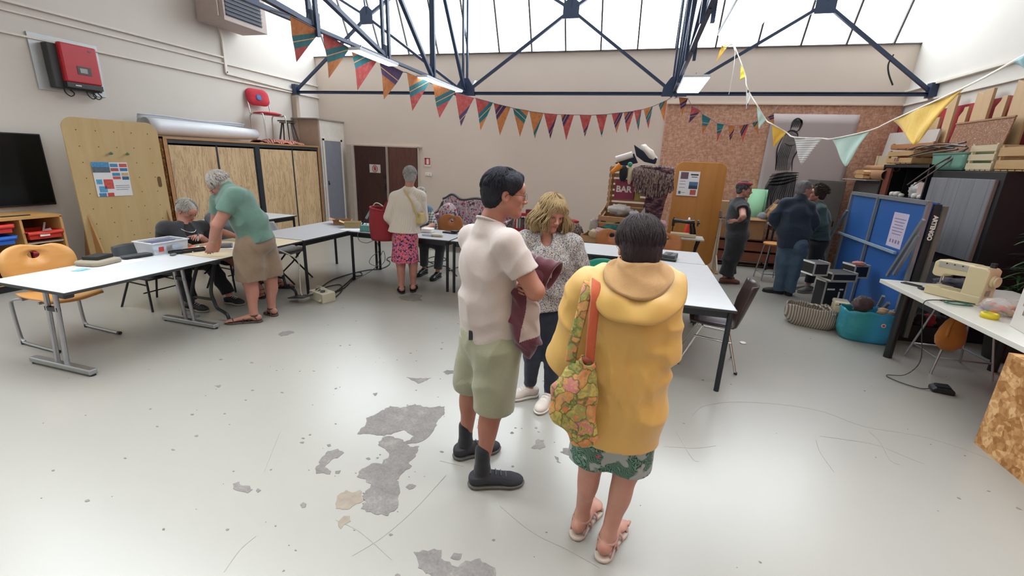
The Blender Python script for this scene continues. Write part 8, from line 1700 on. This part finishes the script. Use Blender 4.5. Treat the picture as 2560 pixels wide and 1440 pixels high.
# 5. man in black seated at the cream table
O = A3(-5.22, 3.72, 0); u_, r_ = frame(O); p = lambda x, y, d=0: plane_at(O, x, y, d)
face = _n(A3(.75, .05, -.45)); fwd = A3(1, -.12, 0)
J = dict(origin=O, head=p(467, 527, .0), neck=p(458, 560, -.02), shR=p(414, 570, -.12), shL=p(505, 568, .12), chest=p(458, 600), waist=p(455, 640, -.02), pelvis=A3(-5.32, 3.68, .52), elR=p(405, 628, -.05), wrR=A3(-4.86, 3.60, .785), elL=p(522, 612, .1), wrL=A3(-4.82, 3.86, .83),
         hipR=A3(-5.28, 3.56, .52), hipL=A3(-5.28, 3.82, .52), knR=A3(-4.88, 3.62, .50), knL=A3(-4.82, 3.92, .52), anR=A3(-4.84, 3.64, .1), anL=A3(-4.66, 3.98, .1), toeR=A3(-4.63, 3.64, .02), toeL=A3(-4.47, 3.98, .02))
H = Human('white-haired man in black T-shirt and dark waistcoat seated with a tool in hand', J, face, UP, SK3, 1.0, 1.04, fwd, h=.009); H.far = True
H.build_body(hands=[dict(side='L', d=A3(.5, -.8, .2), palm=-UP+A3(-.4, 0, 0), thumb=A3(-.3, 0, 1), curl=.7), dict(side='R', d=A3(.4, .8, -.1), palm=-UP, thumb=A3(-1, 0, 0), curl=.5)], feet='')
H.eyes(GY, gaze=(0, -.3)); H.glasses(pm('thin_rim', '#7d7672', .3, .7)); bushy(H, GY, 130, 7, .4, off=.010, front=.7)
BT_ = cloth('black_tee', '#17181c'); top = H.torsoprims(.014, belly=1.25)+H.arm('L', .024, .75, False, flare=.012)+H.arm('R', .024, .75, False, flare=.012)
H.garment('t_shirt', top, BT_, h=.009, folds=[(None, 1, UP+r_*.4, 30, .006, 1.4)])
VS = cloth('charcoal_waistcoat', '#2a2d31', '#33363b'); H.garment('waistcoat', [q for q in H.torsoprims(.026, belly=1.25)]+[ell(J['neck']+fwd*.16-UP*.12, (.13, .06, .28), (fwd, H.right, UP), .02, sub=True)], VS, h=.009, folds=[(None, 1, UP+r_*.4, 30, .006, 1.4)])
BTR = cloth('black_trousers', '#15161a'); H.garment('trousers', [ell(J['pelvis'], (.19, .17, .13), (H.right, fwd, UP), .04, clips=[((0, 0, .405), (0, 0, -1))])]+H.leg('R', .02, 1.93, flare=.012)+H.leg('L', .02, 1.93, flare=.012), BTR, h=.009, folds=[(None, 1, UP+r_*.3, 34, .007, 1.4)])
for sd in 'RL': shoe(H, sd, pm('dark_trainer', '#25262a', .7), pm('pale_trainer_sole', '#8d8980', .7), laces=WHITE)
mb = MB(); c = J['neck']-UP*.03+fwd*.02; mb.tube([Vector(tuple(c+H.right*.088*math.cos(a)+fwd*(.03+.085*math.sin(a))-UP*(.055*max(0, math.sin(a))))) for a in [PI*i/20 for i in range(21)]], .004, 5); H.add('necklace', mb, CHROME)
sdv = thing('screwdriver', 'thin metal tool held by the seated man in black', 'tool', tuple(A3(-4.76, 3.80, .84))); MB().cyl((-.02, .0, .03), (.06, -.08, -.03), .004).build('shaft', STEEL, sdv); MB().cyl((-.03, .01, .035), (0, -.02, .012), .009).build('handle', DARK, sdv)
# 6. seated person mostly hidden by the man in green
O = A3(-5.1, 4.5, 0); u_, r_ = frame(O); fwd = A3(1, .0, 0)
J = dict(origin=O, head=A3(-4.92, 4.42, 1.18), neck=A3(-5.03, 4.42, 1.04), shR=A3(-5.05, 4.24, .98), shL=A3(-5.05, 4.60, .98), chest=A3(-5.09, 4.42, .86), waist=A3(-5.13, 4.42, .68), pelvis=A3(-5.15, 4.42, .53), elR=A3(-4.95, 4.20, .84), wrR=A3(-4.72, 4.22, .79), elL=A3(-4.9, 4.66, .82), wrL=A3(-4.72, 4.52, .79),
         hipR=A3(-5.12, 4.32, .52), hipL=A3(-5.12, 4.54, .52), knR=A3(-4.80, 4.18, .52), knL=A3(-4.74, 4.62, .52), anR=A3(-4.58, 4.36, .1), anL=A3(-4.62, 4.72, .1), toeR=A3(-4.46, 4.26, .02), toeL=A3(-4.46, 4.80, .02))
H = Human('seated person in grey shirt and sandals behind the bending man in green', J, A3(.9, .1, -.45), UP, SK1, 1.0, .98, fwd, h=.010); H.far = True
H.build_body(hands=[dict(side='R', d=A3(1, .2, 0), palm=-UP, thumb=A3(0, 1, 0), curl=.4), dict(side='L', d=A3(1, -.2, 0), palm=-UP, thumb=A3(0, -1, 0), curl=.4)], feet='RL')
H.eyes(); bushy(H, hairmat('brown_short_hair', '#2c2420', '#4a3c34'), 90, 9, .35, off=.006); GS_ = cloth('blue_grey_shirt', '#5a6570', '#66717b')
H.garment('shirt', H.torsoprims(.016)+H.arm('L', .022, .7, False, flare=.01)+H.arm('R', .022, .7, False, flare=.01), GS_, h=.01, folds=[(None, 1, UP+r_*.4, 30, .006, 1.4)])
H.garment('shorts', [ell(J['pelvis'], (.18, .16, .12), (H.right, fwd, UP), .04, clips=[((0, 0, .41), (0, 0, -1))])]+H.leg('R', .03, .8, flare=.02)+H.leg('L', .03, .8, flare=.02), cloth('dark_shorts', '#2c3036'), h=.01)
for sd in 'RL': sandal(H, sd, pm('black_sandal', '#1d1c1c', .6), pm('black_sandal_sole', '#242221', .7))
# 7. woman in white cardigan and pink floral skirt
O = A3(-2.99, 5.24, 0); u_, r_ = frame(O); p = lambda x, y, d=0: plane_at(O, x, y, d); fwd = u_
J = dict(origin=O, head=p(1025, 441, .01), neck=p(1023, 468), shL=p(989, 494), shR=p(1051, 492), chest=p(1020, 512), waist=p(1016, 548), pelvis=p(1013, 590), elL=p(972, 543, .0), wrL=p(984, 560, .2), elR=p(1058, 548, .05), wrR=p(1035, 560, .25),
         hipL=p(998, 600), hipR=p(1028, 600), knL=p(1002, 662), knR=p(1033, 660), anL=p(1004, 722, -.03), anR=p(1033, 716, .03), toeL=A3(-3.11, 5.33, .03), toeR=A3(-2.97, 5.50, .03))
H = Human('grey-haired woman in white cardigan and pink floral skirt, back to the room', J, _n(u_-UP*.25), UP, SK3, 1.0, .97, fwd, female=True, h=.009); H.far = True
H.build_body(hands=[dict(side='L', d=u_, palm=r_, thumb=UP, curl=.7), dict(side='R', d=u_, palm=-r_, thumb=UP, curl=.7)], feet='RL'); H.eyes()
GSH = hairmat('silver_grey_hair', '#6b6b6c', '#b3b0ad'); bushy(H, GSH, 170, 4, .45, off=.006, r0=.0055, low=-.02)
t = NT('white_ribbed_knit'); co = t.co(); x = t.wave(t.co(rot=(0, 0, .5)), 22, 1.5, 2, 2, 'X'); t.base(t.mix(x, '#bfb7ab', '#c9c0b4')); t.set(rough=.9, sheen=.2); t.bump(t.math('ADD', x, t.noise(co, 90, 2)), .3, .006)
top = H.torsoprims(.018)+H.arm('L', .022, 1.0, True, flare=.008)+H.arm('R', .022, 1.0, True, flare=.008)+[cone(J['waist']-r_*.02, J['pelvis']-UP*.02-r_*.02, .125, .18, .05, r_, 1.25)]
H.garment('cardigan', top, t.m, h=.0075, clips=[(tuple(p(1012, 580)), -UP-r_*.05)], folds=[(J['pelvis'], .25, r_, 44, .007, .5)])
t = NT('pink_floral_skirt'); co = t.co(); w = t.warp(co, 25, .02); c = t.mix(t.ramp(t.vor(w, 17), [(.28, 1.), (.33, 0.)]), '#c2607c', '#cf5a50'); c = t.mix(t.ramp(t.noise(w, 42, 1, .3, .6), [(.54, 0.), (.57, 1.)]), c, '#1f2748'); c = t.mix(t.ramp(t.vor(t.co(loc=(.1, .3, 0)), 22), [(.16, 1.), (.2, 0.)]), c, '#a892ac'); t.base(c); t.set(rough=.85); t.bump(t.noise(co, 14, 2), .3, .01)
H.garment('skirt', [ell(J['pelvis'], (.165, .14, .12), k=.04), cone(J['pelvis'], p(1013, 650), .135, .165, .04, r_, 1.16, clips=[(tuple(p(1013, 653)), -UP)])], t.m, h=.008, folds=[(None, 1, r_+UP*.05, 36, .006, .6)])
for sd in 'RL': sandal(H, sd, pm('black_sandal', '#1d1c1c', .6), pm('black_wedge', '#19191a', .6))
YB_ = cloth('pale_yellow_strap', '#b8a570'); mb = MB(); mb.tube(spline([Vector(tuple(q)) for q in (p(1005, 473, .03), p(1012, 478, -.09), p(1028, 505, -.15), p(1041, 535, -.14), p(1050, 552, -.08))], 5), .018, 6, flat=.25, upv=tuple(u_)); H.add('bag_strap', mb, YB_); pz = thing('shoulder_bag', 'small cream shoulder bag on the hip of the woman in the white cardigan', 'bag', tuple(p(1053, 545, -.03))); MB().box((0, 0, 0), (.09, .2, .15)).build('pouch', YB_, pz, bevel=.02)
# 8. seated person in denim vest and plaid shirt
O = A3(-3.0, 6.75, 0); u_, r_ = frame(O); p = lambda x, y, d=0: plane_at(O, x, y, d); fwd = _n(A3(0, -1, 0))
J = dict(origin=O, head=p(1052, 489, -.15), neck=p(1054, 510, -.05), shR=p(1035, 524, -.02), shL=p(1071, 527, .0), chest=p(1053, 540), waist=p(1051, 565), pelvis=p(1050, 590), elR=p(1028, 556, -.2), wrR=A3(-3.26, 6.1, .79), elL=p(1083, 563, -.12), wrL=A3(-3.05, 6.12, .79),
         hipR=p(1042, 592), hipL=p(1060, 592), knR=A3(-3.18, 6.22, .50), knL=A3(-2.88, 6.18, .50), anR=A3(-3.2, 6.25, .1), anL=A3(-2.90, 6.12, .1), toeR=A3(-3.21, 6.03, .02), toeL=A3(-2.90, 5.90, .02))
H = Human('person in blue denim vest over plaid shirt seated behind the grey table', J, _n(A3(0, -1, -.5)), UP, SK2, .96, .96, fwd, h=.010); H.far = True
H.build_body(hands=[dict(side='R', d=A3(0, -1, 0), palm=-UP, thumb=A3(1, 0, 0), curl=.4), dict(side='L', d=A3(-.3, -1, 0), palm=-UP, thumb=A3(-1, 0, 0), curl=.4)], feet=''); H.eyes(GY); bushy(H, GY, 90, 5, .35, off=.006)
t = NT('plaid_shirt'); co = t.co(); a = t.ramp(t.math('FRACT', t.math('MULTIPLY', t.sep(co)[0], 26)), [(.3, 0.), (.5, 1.)]); b = t.ramp(t.math('FRACT', t.math('MULTIPLY', t.sep(co)[2], 26)), [(.3, 0.), (.5, 1.)]); t.base(t.mix(t.math('MULTIPLY', t.math('ADD', a, b), .5), '#3a4656', '#aeb0a8')); t.set(rough=.9)
H.garment('plaid_shirt', H.torsoprims(.010)+H.arm('L', .022, 1.1, True, flare=.008)+H.arm('R', .022, 1.1, True, flare=.008), t.m, h=.01); H.garment('denim_vest', H.torsoprims(.022), cloth('light_denim', '#4f6c86', '#5f7d97'), h=.01)
H.garment('trousers', [ell(J['pelvis'], (.18, .16, .12), (H.right, fwd, UP), .04, clips=[((0, 0, .41), (0, 0, -1))])]+H.leg('R', .02, 1.9, flare=.01)+H.leg('L', .02, 1.9, flare=.01), cloth('grey_denim', '#3a4046', '#454b50'), h=.01)
for sd in 'RL': shoe(H, sd, pm('dark_shoe', '#1f2125', .35), BLACK)
# 9. woman in black overalls, hand on hip
O = A3(1.56, 7.86, 0); u_, r_ = frame(O); p = lambda x, y, d=0: plane_at(O, x, y, d); fwd = _n(r_*.95+u_*.2)
J = dict(origin=O, head=p(1861, 475), neck=p(1850, 496), shR=p(1855, 517, -.16), shL=p(1838, 510, .17), chest=p(1845, 530), waist=p(1842, 558), pelvis=p(1843, 588), elR=p(1858, 542, -.42), wrR=p(1846, 553, -.20), elL=p(1836, 545, .42), wrL=p(1848, 556, .2),
         hipR=p(1842, 597, -.08), hipL=p(1840, 596, .08), knR=p(1828, 645, -.08), knL=p(1830, 640, .08), anR=p(1812, 692, -.08), anL=p(1820, 684, .1), toeR=A3(1.76, 7.84, .02), toeL=A3(1.72, 8.1, .02))
H = Human('woman in loose black outfit and red headscarf standing with hand on hip', J, _n(r_*.98-u_*.05-UP*.05), UP, SK3, 1.06, 1.0, fwd, female=True, h=.010); H.far = True
H.build_body(hands=[dict(side='R', d=_n(-r_*.9-u_*.0-UP*.1), palm=u_, thumb=-UP, curl=.3, sc=1.05), dict(side='L', d=-r_, palm=-u_, thumb=UP, curl=.3)], feet='')
H.eyes(); DG = hairmat('dark_grey_curls', '#2f3136', '#6f6f72'); bushy(H, DG, 150, 6, .35, off=.010, r0=.006, front=.8)
mb = MB(); mb.tube([Vector(tuple(scalp(H, .95, a, .018, c=(0, -.01, .04)))) for a in [2*PI*i/24 for i in range(25)]], .014, 6, flat=1.6); H.add('headscarf', mb, cloth('red_scarf', '#8a2c36', '#a8404a'))
BLC = cloth('washed_black_cotton', '#24262b', '#2c2f34'); H.garment('top', H.torsoprims(.025, belly=1.2)+H.arm('R', .03, .35, False, flare=.01)+H.arm('L', .03, .35, False, flare=.01), BLC, h=.009, folds=[(None, 1, UP+r_*.4, 24, .008, 1.4)])
H.garment('trousers', [ell(J['pelvis'], (.17, .17, .14), (u_, r_, UP), .04), cone(J['waist'], J['pelvis'], .15, .17, .04)]+H.leg('R', .045, 1.9, flare=.028)+H.leg('L', .045, 1.9, flare=.028), cloth('black_cotton', '#191b20', '#202226'), h=.009, folds=[(None, 1, UP+r_*.6, 20, .010, 1.4)])
for sd in 'RL': shoe(H, sd, pm('brown_suede', '#6b4337', .85), pm('brown_sole2', '#4a332b', .7), laces=pm('brown_lace', '#4d3129', .8), hi=.06)
# 10. man in navy jacket and jeans, hands on hips
O = A3(2.27, 7.46, 0); u_, r_ = frame(O); p = lambda x, y, d=0: plane_at(O, x, y, d); fwd = _n(u_+r_*.35)
J = dict(origin=O, head=p(2011, 474, .05), neck=p(2002, 498, .02), shL=p(1962, 512, -.02), shR=p(2022, 518, .04), chest=p(1992, 535), waist=p(1986, 575), pelvis=p(1982, 608), elL=p(1933, 545, -.02), wrL=p(1958, 582, .12), elR=p(2036, 560, .05), wrR=p(2012, 585, .18),
         hipL=p(1968, 618), hipR=p(1997, 620), knL=p(1957, 668), knR=p(1986, 670), anL=p(1945, 728), anR=p(1972, 730), toeL=A3(2.06, 7.50, .02), toeR=A3(2.40, 7.62, .02))
H = Human('grey-haired man in navy jacket and blue jeans with hands on hips, seen from behind', J, _n(u_*.5+r_*.85), UP, SK3, 1.03, 1.0, fwd, h=.010); H.far = True
H.build_body(hands=[dict(side='L', d=r_*.4+u_*.8, palm=r_, thumb=UP, curl=.5), dict(side='R', d=-r_*.4+u_*.8, palm=-r_, thumb=UP, curl=.5)], feet=''); H.eyes(); bushy(H, hairmat('short_grey_hair', '#55555a', '#8e8c8c'), 110, 8, .3, lo=.5, off=.003, r0=.004)
NV = cloth('navy_jacket', '#14202f', '#1a2a3d'); H.garment('jacket', H.torsoprims(.028, belly=1.2)+H.arm('L', .024, 1.0)+H.arm('R', .024, 1.0)+[cone(J['waist'], J['pelvis'], .155, .16, .04, H.right, 1.2), cone(J['neck']-UP*.02, J['neck']+UP*.02, .08, .075, .02)], NV, h=.009, clips=[(tuple(p(1982, 618)), -UP+r_*.1)], folds=[(None, 1, UP+r_*.5, 24, .009, 1.4)])
BJ = cloth('blue_jeans', '#34485c', '#42586e'); H.garment('jeans', [ell(J['pelvis'], (.18, .15, .14), (H.right, fwd, UP), .04)]+H.leg('L', .026, 1.97, flare=.02)+H.leg('R', .026, 1.97, flare=.02), BJ, h=.009, folds=[(None, 1, UP+r_*.5, 26, .008, 1.4)])
for sd in 'RL': shoe(H, sd, pm('dark_trainer', '#25262a', .7), BLACK)
# 11. curly-haired person in green-grey jacket
O = A3(2.78, 7.78, 0); u_, r_ = frame(O); p = lambda x, y, d=0: plane_at(O, x, y, d); fwd = _n(-r_*.9-u_*.3)
J = dict(origin=O, head=p(2042, 486), neck=p(2048, 507), shL=p(2050, 527, -.14), shR=p(2046, 522, .15), chest=p(2048, 545), waist=p(2046, 580), pelvis=p(2044, 608), elL=p(2058, 565, -.18), wrL=p(2024, 566, -.16), elR=p(2048, 560, .2), wrR=p(2022, 562, .1),
         hipL=p(2044, 616, -.08), hipR=p(2042, 616, .08), knL=p(2034, 662, -.06), knR=p(2034, 660, .08), anL=p(2022, 708, -.06), anR=p(2024, 702, .1), toeL=A3(2.60, 7.66, .02), toeR=A3(2.60, 7.88, .02))
H = Human('curly dark-haired person in green-grey jacket with folded arms, facing the navy-jacket man', J, _n(-r_*.95-u_*.25+UP*.05), UP, SK3, .96, .98, fwd, female=True, h=.010); H.far = True
H.build_body(hands=[dict(side='L', d=-r_*.6+u_*.6, palm=u_, thumb=UP, curl=.6), dict(side='R', d=-u_, palm=-r_, thumb=UP, curl=.6)], feet=''); H.eyes()
CH = hairmat('dark_curls', '#26221f', '#57493f')
def curl(rg, i):
    ph = rg.uniform(.75, 5.5); th = rg.uniform(.1, 1.6); o = rg.uniform(.01, .035); w = rg.uniform(0, 6)
    return [scalp(H, th+.05*math.sin(w+q*1.2), ph+.13*math.cos(w+q*1.2), o+.006*q) for q in range(6)], .007
H.garment('hair', [ell(H.hp(0, -.03, .05), (.10, .11, .095), R, .02), ell(H.hp(0, -.06, -.02), (.085, .06, .07), H.HF, .03), ell(H.hp(0, .115, -.03), (.11, .085, .095), H.HF, .012, sub=True)], CH, h=.008); H.hairlocks(230, 8, CH, curl)
GGJ = cloth('green_grey_jacket', '#30484a', '#3d5557'); H.garment('jacket', H.torsoprims(.026)+H.arm('L', .026, 1.0)+H.arm('R', .026, 1.0)+[cone(J['waist'], J['pelvis'], .13, .14, .04)], GGJ, h=.009, clips=[(tuple(p(2046, 598)), -UP)], folds=[(None, 1, UP+r_*.4, 28, .007, 1.4)])
H.garment('trousers', [ell(J['pelvis'], (.15, .14, .13), k=.04)]+H.leg('L', .02, 1.95, flare=.01)+H.leg('R', .02, 1.95, flare=.01), BTR, h=.009)
for sd in 'RL': shoe(H, sd, pm('grey_trainer', '#6f6a68', .7), pm('pale_trainer_sole', '#8d8980', .7))
